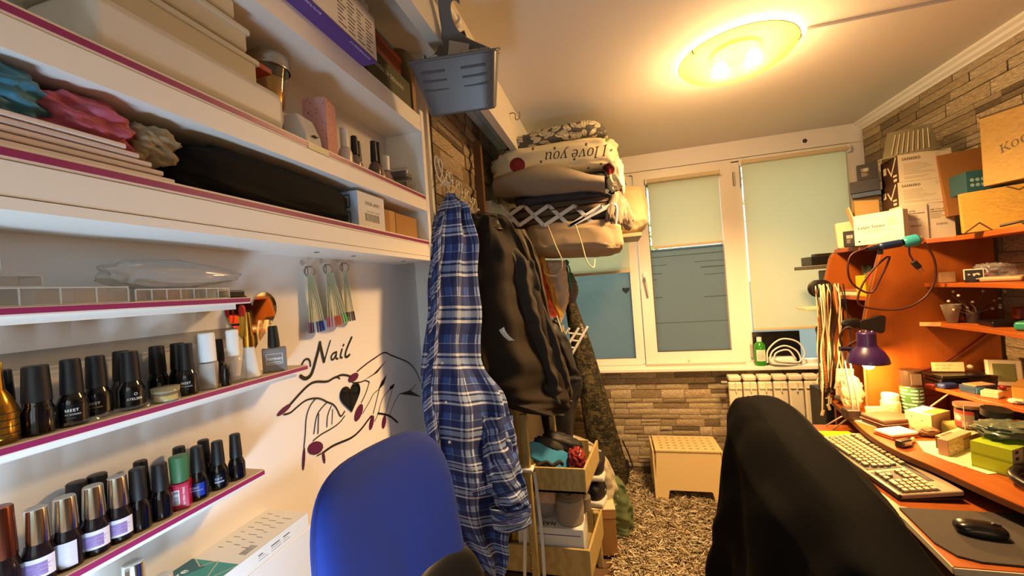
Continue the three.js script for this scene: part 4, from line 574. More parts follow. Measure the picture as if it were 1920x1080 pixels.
const slv = part('sleeve', garment([[-0.53, 1.05, -1.44, -0.43, 1.02, -1.55], [-0.52, 0.93, -1.42, -0.42, 0.9, -1.53], [-0.515, 0.83, -1.41, -0.40, 0.80, -1.52], [-0.49, 0.74, -1.42, -0.385, 0.715, -1.52], [-0.47, 0.67, -1.43, -0.39, 0.655, -1.52]], 0.035, 5, 0.35, 6, 40, 60, { open: 1 }), plaidM(2, 2, 0.25), sh);
part('cuff', garment([[-0.5, 0.72, -1.40, -0.375, 0.69, -1.51], [-0.49, 0.64, -1.40, -0.375, 0.61, -1.51]], 0.04, 3, 0.15, 2, 12, 50, { open: 1 }), plaidM(2, 0.6, 0.6), slv);
const pk2 = part('pocket_flap', bx(0.075, 0.028, 0.004, 0.002), plaidM(0.5, 0.3), sh, [-0.51, 0.80, -1.365], [0, 0.55, 0.06]);
for (let i = 0; i < 6; i++) part('button', at(cyl(0.005, 0.005, 0.002, 12), -0.612 + 0.003 * i, 1.7 - i * 0.14, -1.30, Math.PI / 2), M(0xd8d4cc, 0.3), sh);
// black jacket
const jk = thing('black_jacket', 'black padded jacket hanging in front of the wooden post', 'jacket', [0, 0, 0]);
part('body', garment(jacketRows, 0.085, 5, 0.38, 4.2, 90, 110), M(0x231b13, 0.78, { sheen: 0.2, specularIntensity: 0.5, bumpMap: fabricBump, bumpScale: 0.0003 }), jk);
part('sleeve', garment([[-0.45, 1.72, -1.72, -0.39, 1.7, -1.84], [-0.43, 1.5, -1.76, -0.35, 1.48, -1.88], [-0.40, 1.28, -1.80, -0.30, 1.25, -1.92], [-0.36, 1.08, -1.84, -0.26, 1.05, -1.96], [-0.35, 0.98, -1.85, -0.27, 0.96, -1.95]], 0.05, 6, 0.4, 9, 60, 60), M(0x241c14, 0.78), jk);
const care = part('care_tag', sheet((s, t) => [-0.478 + (s - 0.5) * 0.025 + 0.045 * t * t, 1.39 - 0.085 * t, -1.655 + 0.025 * Math.sin(t * 2.6)], 4, 10), printMat(canvasTex(64, 160, (c, w, h) => { c.fillStyle = '#e6e8ea'; c.fillRect(0, 0, w, h); c.fillStyle = '#555'; for (let i = 0; i < 9; i++) c.fillRect(10, 14 + i * 16, rr(18, 44), 4); }), 0.6, { side: THREE.DoubleSide }), jk);
part('collar', garment([[-0.59, 1.87, -1.66, -0.50, 1.87, -1.75], [-0.60, 1.80, -1.64, -0.47, 1.79, -1.78]], 0.06, 4, 0.2, 3, 12, 50), M(0x2a2118, 0.6), jk);
const ct = thing('brown_coat', 'dark olive-brown quilted coat behind the black jacket', 'coat', [0, 0, 0]);
part('body', garment(coatRows, 0.07, 12, 0.22, 2.7, 70, 120), M(0x3a3020, 0.6, { sheen: 0.2 }), ct);
part('cuff', garment([[-0.36, 0.99, -2.0, -0.27, 0.98, -2.09], [-0.35, 0.94, -2.01, -0.28, 0.93, -2.08]], 0.045, 9, 0.12, 2, 10, 40, { open: 1 }), M(0x57492c, 0.8), ct);
const sb = thing('black_bag', 'black shoulder bag with white piping hanging beside the coats', 'bag', [0, 0, 0]);
part('body', garment(bagRows, 0.06, 4, 0.25, 8, 60, 60), M(0x111014, 0.6), sb); part('white_piping', tube([[-0.31, 1.36, -2.18], [-0.285, 1.25, -2.2], [-0.255, 1.12, -2.22], [-0.225, 0.985, -2.24]], 0.0045, 40, 6), M(0xcfc8b8, 0.6), sb);
solo('dark_trousers', garment([[-0.50, 1.3, -2.35, -0.33, 1.3, -2.42], [-0.49, 0.9, -2.35, -0.31, 0.9, -2.42], [-0.46, 0.62, -2.36, -0.3, 0.6, -2.42]], 0.05, 5, 0.3, 5.5, 50, 60), M(0x191a20, 0.8), 'dark trousers hanging low behind the bamboo rack', 'trousers');
const rb = thing('red_bag', 'red and yellow shopping bag hanging from the drying rack', 'bag', [0, 0, 0]);
part('bag', garment(redRows, 0.03, 4, 0.3, 3.3, 40, 50), M(0xb13a1e, 0.35), rb);
part('yellow_side', garment(redRows.map((r) => [r[3] - 0.008, r[1], r[5] + 0.02, r[3] + 0.028, r[4], r[5] + 0.02]), 0.012, 3, 0.3, 1.1, 40, 30), M(0xd6a03a, 0.4), rb);
part('handle', bar([-0.445, 1.85, -2.25], [-0.44, 1.90, -2.18], 0.004), M(0xd9c9b0, 0.6), rb);
solo('white_cloth', garment(whiteRows, 0.03, 5, 0.35, 7.1, 40, 50), cloth(0xcbb9a2), 'off-white cloth hanging beside the red bag', 'cloth');
solo('beige_bag', garment([[-0.26, 1.6, -2.42, -0.235, 1.6, -2.44], [-0.27, 1.5, -2.4, -0.205, 1.49, -2.44], [-0.27, 1.42, -2.4, -0.23, 1.41, -2.42]], 0.03, 4, 0.3, 2, 30, 40), cloth(0x7c6a58), 'small taupe bag hanging by green ribbons', 'bag');
const rbn = thing('green_ribbon', 'tied green ribbon hanging under the drying rack', 'ribbon', [-0.26, 1.66, -2.4]);
for (let i = 0; i < 5; i++) part('ribbon_end', tube([[0, 0, 0], [rr(-0.02, 0.02), -0.03, rr(-0.01, 0.02)], [rr(-0.01, 0.04), -0.1 - 0.02 * i, 0.01], [rr(0.0, 0.05), -0.16 - 0.02 * i, 0]], 0.003, 16, 5), M(i % 2 ? 0x2f8a5c : 0x4c8f78, 0.5), rbn);
part('knot', blob(0.035, 0.03, 0.03, 0.4, 4, 0.9, 1, 20, 14), M(0x2f8a5c, 0.5), rbn);
// accordion drying rack
const dr = thing('drying_rack', 'white folding accordion drying rack loaded with bedding', 'drying rack', [0, 0, 0]);
const drm = M(0xd3d5d6, 0.3), pit = 0.137;
for (const z of [-2.125, -2.52]) {
  const lo = (k) => [-0.608 + pit * k, 1.885 - 0.016 * k, z], up = (k) => [-0.575 + pit * k, 1.995 - 0.018 * k, z];
  for (let k = 0; k < 4; k++) { part('slat', slat(lo(k), up(k + 1), 0.021, 0.007), drm, dr); part('slat', slat(up(k), lo(k + 1), 0.021, 0.007).translate(0, 0, -0.012), drm, dr); }
  part('end_arm', slat(lo(3), [0.035, 1.925, z], 0.021, 0.007), drm, dr);
  for (let k = 0; k < 4; k++) part('rivet', at(cyl(0.007, 0.007, 0.012, 12), (lo(k)[0] + up(k + 1)[0]) / 2, (lo(k)[1] + up(k + 1)[1]) / 2, z, Math.PI / 2), M(0xb5b7b8, 0.3, { metalness: 0.6 }), dr);
}
for (let k = 0; k < 5; k++) part('rod', tube([[-0.575 + pit * k, 1.995 - 0.018 * k, -2.11], [-0.57 + pit * k, 1.985 - 0.018 * k, -2.13], [-0.57 + pit * k, 1.985 - 0.018 * k, -2.53]], 0.006, 20, 8), drm, dr);
part('end_loop', tube([[0.035, 1.925, -2.125], [0.048, 1.915, -2.13], [0.04, 1.83, -2.15], [0.02, 1.735, -2.2], [0.0, 1.72, -2.5], [0.035, 1.925, -2.52]], 0.007, 50, 8), drm, dr);
part('wall_plate', span(-0.665, -0.61, 1.84, 2.02, -2.1, -2.54), drm, dr);
for (const [x, l] of [[-0.31, 1], [-0.165, 2]]) solo('cord', tube(l === 1 ? [[x, 1.85, -2.1], [x + 0.03, 1.75, -2.1], [x + 0.06, 1.64, -2.12], [x + 0.02, 1.58, -2.15], [x - 0.05, 1.6, -2.18], [x - 0.04, 1.66, -2.2]] : [[x, 1.84, -2.1], [x + 0.025, 1.74, -2.1], [x + 0.05, 1.63, -2.1], [x + 0.075, 1.605, -2.11], [x + 0.085, 1.65, -2.14]], 0.0035, 40, 6), M(0xc9b594, 0.8), l === 1 ? 'pale cord looping under the drying rack beside the red bag' : 'pale cord with a hooked loop nearer the window side', 'cord', undefined, undefined, 'cords hanging under the rack');
// bedding pile
function slab(x0, x1, y0, y1, z0, z1, sd, amp = 0.06, e = 0.35) { const g = blob(x1 - x0, y1 - y0, z1 - z0, amp, 3, e, sd, 70, 36); g.translate((x0 + x1) / 2, (y0 + y1) / 2, (z0 + z1) / 2); return g; }
function folded(x0, x1, y0, y1, z0, z1, n, sd, tilt = 0) { // folded blanket: a serpentine sheet seen from its folds
  const gs = []; const h = (y1 - y0) / n;
  for (let i = 0; i < n; i++) { const g = blob(x1 - x0 - rr(0, 0.04), h * 1.12, z1 - z0 - rr(0, 0.03), 0.07, 2.6, 0.35, sd + i * 3.1, 60, 24); g.translate((x0 + x1) / 2 + rr(-0.01, 0.01), y0 + h * (i + 0.5), (z0 + z1) / 2 + rr(-0.006, 0.006)); gs.push(g); }
  const g = merge(gs); if (tilt) g.translate(-(x0 + x1) / 2, -y0, 0), g.rotateZ(tilt), g.translate((x0 + x1) / 2, y0, 0); return g;
}
const GP = 'bedding on the drying rack';
const planar = (g, k = 1) => { const p = g.getAttribute('position'), u = []; for (let i = 0; i < p.count; i++) u.push(p.getX(i) * k, (p.getY(i) + p.getZ(i) * 0.6) * k); g.setAttribute('uv', new THREE.Float32BufferAttribute(u, 2)); return g; };
const quilt = solo('mattress_topper', planar(slab(-0.46, 0.07, 1.66, 1.85, -2.56, -2.12, 4.4, 0.05, 0.4)), cloth(0x9b8668), 'beige padded mattress topper at the bottom of the bedding pile', 'mattress topper', undefined, [0, 0, -0.05], GP);
quilt.position.set(-0.085, 0.02, 0);
solo('denim_bundle', folded(-0.5, 0.03, 1.975, 2.10, -2.5, -2.11, 3, 9.3), cloth(0x33343c), 'folded dark navy clothes under the grey blanket', 'clothes', undefined, undefined, GP);
solo('brown_clothes', folded(-0.55, 0.06, 1.87, 1.98, -2.5, -2.14, 3, 5.7), cloth(0x5c4a38), 'folded brown clothes lying on the rack slats', 'clothes', undefined, undefined, GP);
const crochet = thing('knitted_throw', 'bunched grey-brown knitted throw hanging over the rack end', 'throw', [0.055, 1.95, -2.2], 0, GP);
for (let i = 0; i < 7; i++) part('fold', blob(0.045 + 0.01 * (i % 3), 0.16 + 0.03 * (i % 2), 0.06, 0.2, 4, 0.8, i * 2.3, 24, 18), cloth(i % 2 ? 0x6e6150 : 0x857662), crochet, [0.012 * (i - 3) + 0.01, -0.03 - 0.012 * (i % 3), 0.05 - 0.02 * i], [0.1 * i - 0.3, 0, 0.12 * (i - 3)]);
solo('grey_blanket', (() => { const g = planar(sheet((s, t) => { // rolled front fold
  const a = -0.5 + s * 6.6, r = 0.085, th = Math.max(0, Math.min(1, s)); const x = -0.585 + t * 0.585, wv = 0.03 * Math.sin(t * 3.4) + 0.008 * noise.noise(t * 6, s * 5, 1), k = 0.55 + 0.45 * Math.sin(Math.PI * Math.min(1, Math.max(0, t * 1.15))) ;
  const p = s < 0.4 ? [0.06 - 0.35 * (1 - s / 0.4), 0.085] : s < 0.6 ? [0.06 + 0.085 * Math.sin((s - 0.4) / 0.2 * Math.PI), 0.085 * Math.cos((s - 0.4) / 0.2 * Math.PI)] : [0.06 - 0.35 * ((s - 0.6) / 0.4), -0.085 + 0.04 * ((s - 0.6) / 0.4)];
  return [x, 2.085 + p[1] * k * 0.95 - 0.05 * t + wv, -2.18 + p[0] * (0.75 + 0.25 * k)];
}, 60, 50)); return g; })(), cloth(0x8c8070), 'soft grey fleece blanket folded over in the middle of the pile', 'blanket', undefined, undefined, GP);
const floral = canvasTex(1024, 512, (c, w, h) => {
  c.fillStyle = '#d6cba6'; c.fillRect(0, 0, w, h);
  c.font = 'italic 100px serif'; c.strokeStyle = '#2c2620'; c.lineWidth = 3; c.fillStyle = '#2c2620';
  for (const [x, y] of [[940, 205], [480, 470]]) { c.save(); c.translate(x, y); c.rotate(Math.PI + 0.06); c.fillText('I love you', 0, 0); c.restore(); }
  for (const [x, y, r] of [[250, 240, 62], [50, 150, 50], [990, 80, 56], [640, 420, 50], [120, 400, 46], [930, 380, 44]]) { c.fillStyle = '#7c1a1e'; c.beginPath(); c.ellipse(x, y, r, r * 0.85, 0.3, 0, 6.3); c.fill(); c.strokeStyle = '#3c0c10'; c.lineWidth = 4; for (let i = 0; i < 5; i++) { c.beginPath(); c.arc(x, y, r * (0.2 + i * 0.16), i, i + 2.4); c.stroke(); } c.strokeStyle = '#4c6a30'; c.lineWidth = 5; c.beginPath(); c.moveTo(x, y + r); c.quadraticCurveTo(x - 20, y + r + 40, x - 60, y + r + 50); c.stroke(); c.fillStyle = '#567a36'; c.beginPath(); c.ellipse(x - 50, y + r + 30, 22, 11, -0.5, 0, 6.3); c.fill(); }
  c.fillStyle = '#3a2c24'; for (let i = 0; i < 26; i++) { const x = rr(0, w), y = rr(0, h); for (let k = 0; k < 5; k++) { c.beginPath(); c.arc(x + 6 * Math.cos(k * 1.26), y + 6 * Math.sin(k * 1.26), 4, 0, 6.3); c.fill(); } }
}, [1.389, 2.6]);
floral.offset.set(0.875, 0.12);
solo('rose_duvet', planar(slab(-0.63, 0.075, 2.125, 2.305, -2.58, -2.11, 8.8, 0.06, 0.42)), new THREE.MeshPhysicalMaterial({ map: floral, roughness: 0.9, side: THREE.DoubleSide, sheen: 0.2 }), 'cream duvet printed with red roses and love lettering', 'duvet', undefined, undefined, GP);
solo('duvet_corner', (() => { const g = planar(slab(0.0, 0.105, 1.98, 2.2, -2.5, -2.15, 12.1, 0.1, 0.6)); return g; })(), new THREE.MeshPhysicalMaterial({ map: floral, roughness: 0.9, side: THREE.DoubleSide }), 'matching rose-printed pillow tucked beside the grey blanket', 'pillow', undefined, undefined, GP);
const leafy = canvasTex(512, 512, (c, w, h) => { c.fillStyle = '#55524e'; c.fillRect(0, 0, w, h); for (let i = 0; i < 120; i++) { const x = rr(0, w), y = rr(0, h), a = rr(0, 6.3); c.save(); c.translate(x, y); c.rotate(a); c.fillStyle = '#cfc3a6'; c.beginPath(); c.moveTo(0, 0); c.bezierCurveTo(20, -26, 60, -22, 74, 0); c.bezierCurveTo(60, 22, 20, 26, 0, 0); c.fill(); c.strokeStyle = '#4a463f'; c.lineWidth = 2.5; c.stroke(); c.beginPath(); c.moveTo(0, 0); c.lineTo(66, 0); c.stroke(); c.restore(); } }, [2.4, 3]);
solo('leaf_pillow', planar((() => { const g = slab(-0.585, 0.03, 2.285, 2.40, -2.55, -2.12, 6.6, 0.1, 0.7); return bend(g, (x, y, z) => [x, y + 0.035 * Math.sin((x + 0.45) * 3.2) - 0.02, z]); })()), new THREE.MeshPhysicalMaterial({ map: leafy, roughness: 0.9, side: THREE.DoubleSide }), 'grey and cream leaf-patterned pillow on top of the pile', 'pillow', undefined, undefined, GP);
solo('white_pillow', planar((() => { const g = slab(-0.14, 0.28, 1.83, 2.15, -2.98, -2.62, 3.9, 0.05, 0.55); return g; })()), cloth(0xc8b48c), 'plain cream pillow sticking out behind the pile towards the window', 'pillow', [-0.02, 0, 0], [0, 0, 0], GP);
solo('shelf_support', merge([span(-0.66, 0.2, 1.80, 1.822, -2.60, -2.98), span(-0.66, -0.64, 1.7, 1.9, -2.60, -2.98)]), M(0x9c8a6c, 0.6), 'wooden wall shelf carrying the cream pillow', 'shelf');
// ---------- floor level: bamboo rack, shoes, rug, stool, radiator, window sill things ----------
const woodTex = (base, dark, n = 256, rep = [1, 1]) => noiseTex(n, (u, v) => { const k = 0.5 + 0.5 * Math.sin(u * 40 + 6 * fbm(u * 3, v * 1.2, 2)), f = 0.7 + 0.3 * fbm(u * 60, v * 3, 6); const m = Math.max(0, Math.min(1, 0.25 * k + 0.35 * (1 - f))); return base.map((b, i) => b + (dark[i] - b) * m); }, true, rep);
const bamboo = new THREE.MeshPhysicalMaterial({ map: woodTex([190, 168, 110], [128, 106, 58]), roughness: 0.5 });
const br = thing('bamboo_rack', 'bamboo standing rack with two box trays and a slanted pole', 'rack', [0, 0, 0]);
const pole = part('pole', slat([-0.43, 0, -1.775], [-0.445, 0.945, -1.79], 0.028, 0.036, [0, 0, 1]), bamboo, br);
part('pole', slat([-0.36, 0, -2.14], [-0.37, 0.945, -2.13], 0.028, 0.034, [0, 0, 1]), bamboo, br);
part('pole', slat([-0.17, 0, -2.17], [-0.175, 0.3, -2.17], 0.028, 0.034, [0, 0, 1]), bamboo, br);
for (const y of [0.25, 0.32, 0.55, 0.6]) part('bolt', at(new THREE.SphereGeometry(0.006, 12, 8), -0.447, y, -1.755), M(0x8f7638, 0.3, { metalness: 0.9 }), br);
function tray(y, h, x0, x1, z0, z1) {
  const t = part('tray', span(x0, x1, y, y + 0.01, z0, z1), bamboo, br);
  part('front_board', span(x0, x1, y, y + h, z0, z0 - 0.012), bamboo, t); part('back_board', span(x0, x1, y, y + h, z1 + 0.012, z1), bamboo, t);
  part('side_board', slat([x1, y + h / 2, z0], [x1 + 0.045, y + h / 2, z1], h, 0.012), bamboo, t); part('side_board', span(x0, x0 + 0.012, y, y + h, z0, z1), bamboo, t);
}
tray(0.58, 0.112, -0.425, -0.185, -1.80, -2.15); tray(0.19, 0.135, -0.62, -0.19, -1.80, -2.15);
part('foot_rail', slat([-0.62, 0.12, -1.80], [-0.19, 0.12, -1.80], 0.05, 0.02), bamboo, br);
solo('white_strap', merge([sheet((s, t) => [-0.474 + (s - 0.5) * 0.015 + 0.012 * Math.sin(t * 5), 0.695 - 0.62 * t, -1.752 - 0.004 * Math.sin(t * 9)], 3, 24), sheet((s, t) => [-0.403 + (s - 0.5) * 0.015 + 0.015 * t + 0.008 * Math.sin(t * 4), 0.695 - 0.64 * t, -1.752], 3, 24), at(bx(0.075, 0.016, 0.052, 0.006), -0.449, 0.692, -1.785)]), M(0xdfe2e4, 0.7), 'white woven strap looped over the bamboo pole', 'strap');
const ins = thing('slipper', 'slipper with a bright blue sole in the upper bamboo tray', 'slipper', [-0.36, 0.70, -1.90], 0.5);
part('sole', (() => { const s = new THREE.Shape(); s.moveTo(-0.12, 0); s.bezierCurveTo(-0.12, 0.05, -0.04, 0.03, 0.02, 0.045); s.bezierCurveTo(0.1, 0.06, 0.13, 0.03, 0.13, 0); s.bezierCurveTo(0.13, -0.05, 0.06, -0.05, 0, -0.04); s.bezierCurveTo(-0.06, -0.03, -0.12, -0.05, -0.12, 0); return new THREE.ExtrudeGeometry(s, { depth: 0.014, bevelEnabled: true, bevelSize: 0.004, bevelThickness: 0.004 }); })(), M(0x2a86b8, 0.5), ins, [0, 0, 0], [-0.5, 0.2, -0.5]);
part('upper', blob(0.16, 0.06, 0.09, 0.15, 3, 0.8, 2, 30, 18), M(0x2a2522, 0.7), ins, [0.02, 0.035, -0.045], [-0.5, 0.2, -0.5]);
solo('black_shoe', bend(blob(0.22, 0.1, 0.1, 0.12, 3, 0.8, 4, 40, 24), (x, y, z) => [x, y * (1 - 0.9 * x), z]), M(0x151316, 0.6), 'black shoe leaning at the back of the upper tray', 'shoe', [-0.31, 0.715, -2.03], [0, 0.4, -0.35]);
solo('red_cloth', blob(0.09, 0.08, 0.1, 0.4, 4, 0.8, 8, 30, 20), cloth(0x7a1a18), 'crumpled dark red cloth behind the bamboo pole', 'cloth', [-0.40, 0.66, -1.98]);
solo('patterned_cloth', blob(0.09, 0.1, 0.13, 0.35, 4, 0.8, 3, 36, 24), new THREE.MeshPhysicalMaterial({ map: canvasTex(256, 256, (c, w, h) => { c.fillStyle = '#7c1c1c'; c.fillRect(0, 0, w, h); for (let i = 0; i < 60; i++) { c.fillStyle = pick(['#d9c0b4', '#b8463c', '#4c1214']); c.beginPath(); c.ellipse(rr(0, w), rr(0, h), rr(4, 14), rr(3, 8), rr(0, 3), 0, 6.3); c.fill(); } }, [2, 2]), roughness: 0.9 }), 'red and white patterned cloth in the upper tray', 'cloth', [-0.235, 0.66, -1.97]);
solo('black_strap', tube([[-0.4, 0.695, -1.82], [-0.36, 0.70, -1.84], [-0.33, 0.69, -1.83], [-0.3, 0.7, -1.85], [-0.29, 0.68, -1.87]], 0.01, 30, 6), M(0x121114, 0.7), 'black strap bunched at the front of the upper tray', 'strap');
const nb = carton('nail_box', 'flat white box with dark lettering in the lower tray', 'box', [-0.365, 0.201, -1.93], 0, 0.31, 0.20, 0.21, M(0xdcdedc, 0.5));
print(nb, 0.31, 0.20, canvasTex(256, 165, (c, w, h) => { c.fillStyle = '#dcdedc'; c.fillRect(0, 0, w, h); c.fillStyle = '#222'; c.save(); c.translate(150, 140); c.rotate(Math.PI); c.font = 'bold 30px sans-serif'; c.fillText('NAIL', 0, 10); c.restore(); }), [0, 0.2006, 0], [-Math.PI / 2, 0, 0]);
part('edge_line', bx(0.22, 0.003, 0.001), M(0x777, 0.5), nb, [0.03, 0.17, 0.1055]);
const roll = thing('bandage_roll', 'grey-brown ribbed bandage roll on the white box', 'roll', [-0.275, 0.402, -1.90]);
part('windings', bend(lathe([[0.004, 0.12], [0.03, 0.124], [0.06, 0.12], [0.066, 0.112], [0.068, 0.06], [0.065, 0.006], [0.06, 0], [0, 0]], 48), (x, y, z) => { const k = 1 + 0.01 * Math.sin(y * 900 + Math.atan2(z, x) * 6); return [x * k, y, z * k]; }), new THREE.MeshPhysicalMaterial({ color: 0x9c9080, roughness: 0.95, bumpMap: noiseTex(128, (u, v) => g8(0.5 + 0.25 * Math.sin(u * 500 + v * 90) + 0.25 * Math.sin(v * 320)), false, [2, 2]), bumpScale: 0.004 }), roll);
for (let i = 1; i < 5; i++) part('layer_edge', at(new THREE.TorusGeometry(0.012 * i, 0.0012, 4, 30), 0, 0.1225, 0, Math.PI / 2), M(0x5d5346, 0.9), roll);
solo('clear_film_roll', blob(0.12, 0.13, 0.12, 0.3, 4, 0.8, 2, 36, 24), bagFilm, 'crinkled clear packaging behind the bamboo pole', 'packaging', [-0.40, 0.47, -1.93]);
solo('white_cup', cyl(0.05, 0.055, 0.11, 28), M(0xe6e9ec, 0.4), 'white plastic cup behind the bandage roll', 'cup', [-0.29, 0.458, -2.04]);
solo('small_roll', at(cyl(0.035, 0.035, 0.06, 24), 0, 0, 0), M(0x6f6557, 0.9), 'small brown tape roll in the corner of the lower tray', 'roll', [-0.215, 0.44, -1.99]);
solo('grey_crate', merge([frameG(-0.64, -0.5, 0, 0.14, 0.02, -1.62, -1.60), span(-0.64, -0.5, 0.12, 0.14, -1.62, -1.75)]), M(0x8c8878, 0.6), 'low grey crate on the floor under the plaid shirt', 'crate');
// shoes and boxes beside the rack
const sbx = carton('shoe_box', 'brown cardboard shoe box standing beside the bamboo rack', 'box', [-0.16, 0.02, -2.36], 0.15, 0.13, 0.25, 0.26, M(0x9a6f3a, 0.75)); part('flap', bx(0.134, 0.05, 0.264, 0.002), M(0xa87c46, 0.7), sbx, [0, 0.23, 0]); part('flap_edge', bx(0.136, 0.008, 0.266, 0.002), M(0xd9c4a0, 0.6), sbx, [0, 0.255, 0]);
function sneaker(label, p, turn, up, sole) {
  const t = thing('sneaker', label, 'shoe', p, turn, 'sneakers on the shoe box');
  part('upper', bend(blob(0.24, 0.12, 0.09, 0.05, 3, 0.75, 1, 40, 24), (x, y, z) => [x, y > 0 ? y * (x > 0 ? 1 - 3.4 * x : 1.05) : y, z]), up, t, [0, 0.065, 0]);
  part('sole', bend(bx(0.26, 0.03, 0.098, 0.012).clone(), (x, y, z) => [x, y + 1.2 * Math.max(0, x - 0.08) ** 2 * 10 * 0.1, z * (1 - 0.9 * Math.max(0, x - 0.06))]), sole, t, [0, 0.016, 0]);
  for (let i = 0; i < 4; i++) part('lace', bar([0.0 + i * 0.016, 0.122 - i * 0.01, -0.025], [0.006 + i * 0.016, 0.122 - i * 0.01, 0.025], 0.003, 6), sole, t);
  part('logo', new THREE.ShapeGeometry((() => { const s = new THREE.Shape(); s.moveTo(-0.01, 0); s.lineTo(0, 0.014); s.lineTo(0.01, 0); return s; })()), M(0xd8d8d8, 0.5), t, [-0.06, 0.07, 0.0475]);
}
sneaker('black sneaker with a white sole, lower of the two on the shoe box', [-0.155, 0.281, -2.36], 1.35, M(0x141316, 0.6), M(0xd9d4cc, 0.5));
sneaker('black and white high sneaker stacked above the other', [-0.16, 0.415, -2.38], 1.5, M(0x17161a, 0.6), M(0xdcd6ca, 0.5));
const trash = thing('plastic_sack', 'knotted translucent plastic sack of rubbish beside the rack', 'plastic bag', [0, 0, 0]);
part('sack', garment(plasticRows, 0.07, 7, 0.25, 3.6, 50, 70), new THREE.MeshPhysicalMaterial({ color: 0xd8ccae, roughness: 0.25, transmission: 0.3, thickness: 0, side: THREE.DoubleSide }), trash);
for (let i = 0; i < 6; i++) part('knot_ear', tube([[-0.372, 0.70, -2.35], [-0.372 + rr(-0.02, 0.02), 0.735, -2.34], [-0.372 + rr(-0.04, 0.04), 0.75 + rr(0, 0.05), -2.34]], 0.004, 10, 5), M(0xc9bd9c, 0.3), trash);
part('contents', blob(0.11, 0.3, 0.1, 0.3, 4, 0.8, 6, 30, 20), M(0x55503f, 0.7), trash, [-0.16, 0.36, -2.39]);
solo('green_bag', garment(greenRows.map((r) => [r[0], Math.max(0.012, r[1]), r[2], r[3], Math.max(0.012, r[4]), r[5]]), 0.06, 6, 0.35, 5.2, 50, 60), cloth(0x5d6a44), 'olive-green cloth bag slumped on the rug beside the shoe box', 'bag', [0, 0.012, 0]);
solo('board_end', span(-0.35, 0.12, 0.0, 0.02, -1.86, -1.92), M(0x6d5032, 0.6), 'brown wooden slat lying on the floor before the rack', 'wooden slat', [0, 0.012, 0], [0, -0.06, 0]);
// camouflage rod case leaning in the corner
const camo = canvasTex(512, 512, (c, w, h) => { c.fillStyle = '#2c2718'; c.fillRect(0, 0, w, h); for (let i = 0; i < 900; i++) { c.fillStyle = pick(['#15130c', '#4e4428', '#3a331e', '#5c5030', '#1c1910']); const x = Math.floor(rr(0, 64)) * 8, y = Math.floor(rr(0, 64)) * 8; for (let k = 0; k < 5; k++) c.fillRect(x + Math.floor(rr(-2, 3)) * 8, y + Math.floor(rr(-1, 2)) * 8, 8 * Math.ceil(rr(0, 3)), 8); } }, [1.6, 4]);
const rc = thing('rod_case', 'long camouflage rod case leaning against the wall under the window', 'rod case', [0, 0, 0]);
part('case', garment(rodRows, 0.05, 3, 0.08, 2.2, 70, 60), new THREE.MeshPhysicalMaterial({ map: camo, roughness: 0.75, side: THREE.DoubleSide }), rc);
part('zip_edge', tube(rodRows.map((r) => [r[3] - 0.002, r[4], r[5] + 0.012]), 0.005, 60, 6), M(0x0e0d0b, 0.6), rc);
part('strap_loop', tube([[-0.01, 0.35, -3.03], [0.03, 0.24, -3.02], [0.045, 0.17, -3.0], [0.03, 0.16, -3.0], [0.01, 0.22, -3.01]], 0.006, 30, 6), M(0x121110, 0.6), rc);
print(rc, 0.09, 0.2, canvasTex(128, 284, (c, w, h) => { c.clearRect(0, 0, w, h); c.save(); c.translate(80, 250); c.rotate(-Math.PI / 2); c.fillStyle = '#c8bfa4'; c.font = 'bold 44px sans-serif'; c.fillText('O PRAV', 0, 0); c.restore(); }), [-0.235, 1.21, -2.915], [0, -0.1, 0.28], 'lettering', 0.6, { transparent: true });
solo('white_box', bx(0.1, 0.16, 0.08, 0.006), M(0xcdbfa4, 0.5), 'cream box hanging behind the bag near the white rails', 'box', [-0.36, 1.2, -2.45]);
const rail = thing('rail_rack', 'white slatted rail rack poking out behind the coats', 'rack', [0, 0, 0]);
for (const [a, b] of [[[-0.364, 1.159, -2.5], [-0.279, 1.256, -2.5]], [[-0.316, 1.123, -2.5], [-0.223, 1.253, -2.5]], [[-0.278, 1.089, -2.5], [-0.167, 1.261, -2.5]]]) part('rail', slat(a, b, 0.014, 0.016, [0, 0, 1]), drm, rail);
for (const [a, b] of [[[-0.32, 1.14, -2.505], [-0.26, 1.13, -2.505]], [[-0.28, 1.18, -2.505], [-0.225, 1.17, -2.505]], [[-0.29, 1.225, -2.505], [-0.2, 1.21, -2.505]]]) part('cross_bar', slat(a, b, 0.012, 0.01, [0, 0, 1]), drm, rail);
part('wall_arm', slat([-0.68, 1.14, -2.51], [-0.3, 1.14, -2.51], 0.02, 0.012, [0, 0, 1]), drm, rail);
